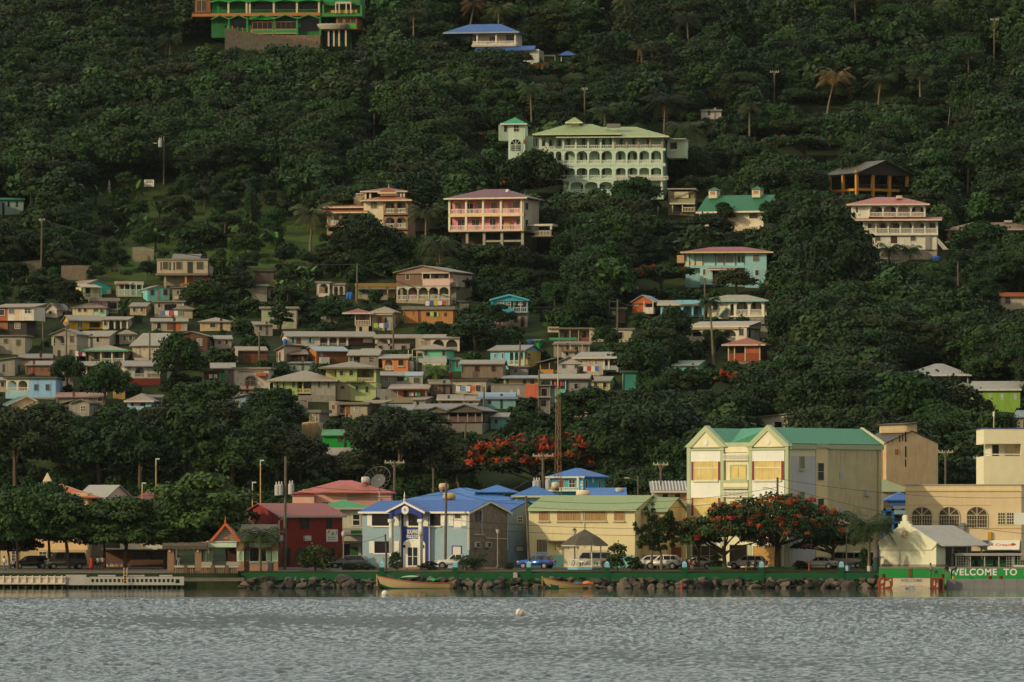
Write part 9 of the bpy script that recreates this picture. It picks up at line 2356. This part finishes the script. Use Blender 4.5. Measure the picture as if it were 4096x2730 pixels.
 m=MB();m.box(-.025,.025,-.094,-.084,-.015,-.005);m.prism_z([(-.014,-.085),(.014,-.085),(0,-.112)],.005,.045);m.build('nose_and_mouth',paint('4a2c20','w',.1),t).location=hd
 if dress:
  m=MB();m.lathe([(.3,.25),(.24,.7),(.17,1.05),(.19,1.3),(.12,1.43)],14);m.build('dress',paint(shirt,'w',.3),t,True)
 return t
def bench(label,px,Y,w=1.6):
 t=thing('bench',label,'bench',at_ground(px,Y));m=MB();m.box(-w/2,w/2,-.2,.2,.40,.45);m.build('seat',wood('5a4a38','w'),t)
 for s_ in(-1,1):m=MB();m.box(s_*w*.4-.05,s_*w*.4+.05,-.17,.17,-.2,.399);m.build('leg',stone('6d665a','w'),t)
person('person in a white shirt walking at the far left',17,706,'walk','cfcabc','5f6a86',-.6)
person('person in a long red dress beside the shop',366,707,'stand','b5382c','b5382c',.2,dress=True)
person('person in a white shirt and dark trousers beside the poster',393,706.5,'walk','d9d3c4','26231f',.8)
person('person in a pale top and dark red trousers beside the poster',411,707.5,'stand','b9b09c','7a2a28',.3)
person('person in white standing under the thatched pergola',714,709,'stand','c4c9c0','b4b8b0',.4)
bench('low bench under the three seated people',2762,707.5,2.2)
person('person in black seated at the left of the trio',2744,707.3,'sit','24211f','2f3540',.9)
person('person in a red shirt seated in the middle of the trio',2762,707.4,'sit','a3382f','8a877a',.4)
person('person in dark clothes seated at the right of the trio',2783,707.5,'sit','1f1d1c','3a3a3a',-.3)
bench('low bench under the two seated people by the estate car',3010,706.5,1.9)
person('person in black seated with their back to the sea',2994,706.4,'sit','1c1b1a','25231f',PI)
person('person in dark brown seated beside the one in black',3024,706.4,'sit','2f2622','2a2622',PI+.3)
person('person in white with a cap standing behind the loose shrub',2527,709,'stand','c9c2b0','3f4a44',.3,hat='a35a4a')
person('person in a pale shirt and grey trousers standing on the barge',3722,698.6,'stand','b9b096','7d786c',.5,z=Z_at(2313,697))
person('person in dark clothes standing on the wharf beside the barge',3787,700.5,'stand','24221f','8a826e',.2,z=Z_at(2318,Yq))
person('person in a dark shirt stooping over a yellow bucket on the wharf',3806,699.8,'bend','1f2426','2a2a28',1.2,z=Z_at(2318,Yq))
t=thing('bucket','yellow bucket on the wharf beside the stooping person','bucket',(X_at(3813,699.5),699.4,Z_at(2318,Yq)));m=MB();m.lathe([(.13,0),(.17,.32),(.15,.3),(.11,.03)],14);m.build('pail',paint('c9a83a','w',.3),t)
t=thing('folding_chair','dark folding chair on the barge','chair',(X_at(3745,698.5),698.4,Z_at(2313,697)));m=MB();m.box(-.22,.22,-.2,.2,.42,.46);m.build('seat',wood('4a4034','w'),t);m=MB();m.box(-.22,.22,.18,.22,.5,.85);m.build('backrest',wood('4a4034','w'),t)
for sx_ in(-.2,.2):
 for sy_ in(-.18,.18):m=MB();m.tube([(sx_,sy_,0),(sx_,-sy_*.2,.42)],.02,5);m.build('leg',glossy('3a3a38','',.4),t)
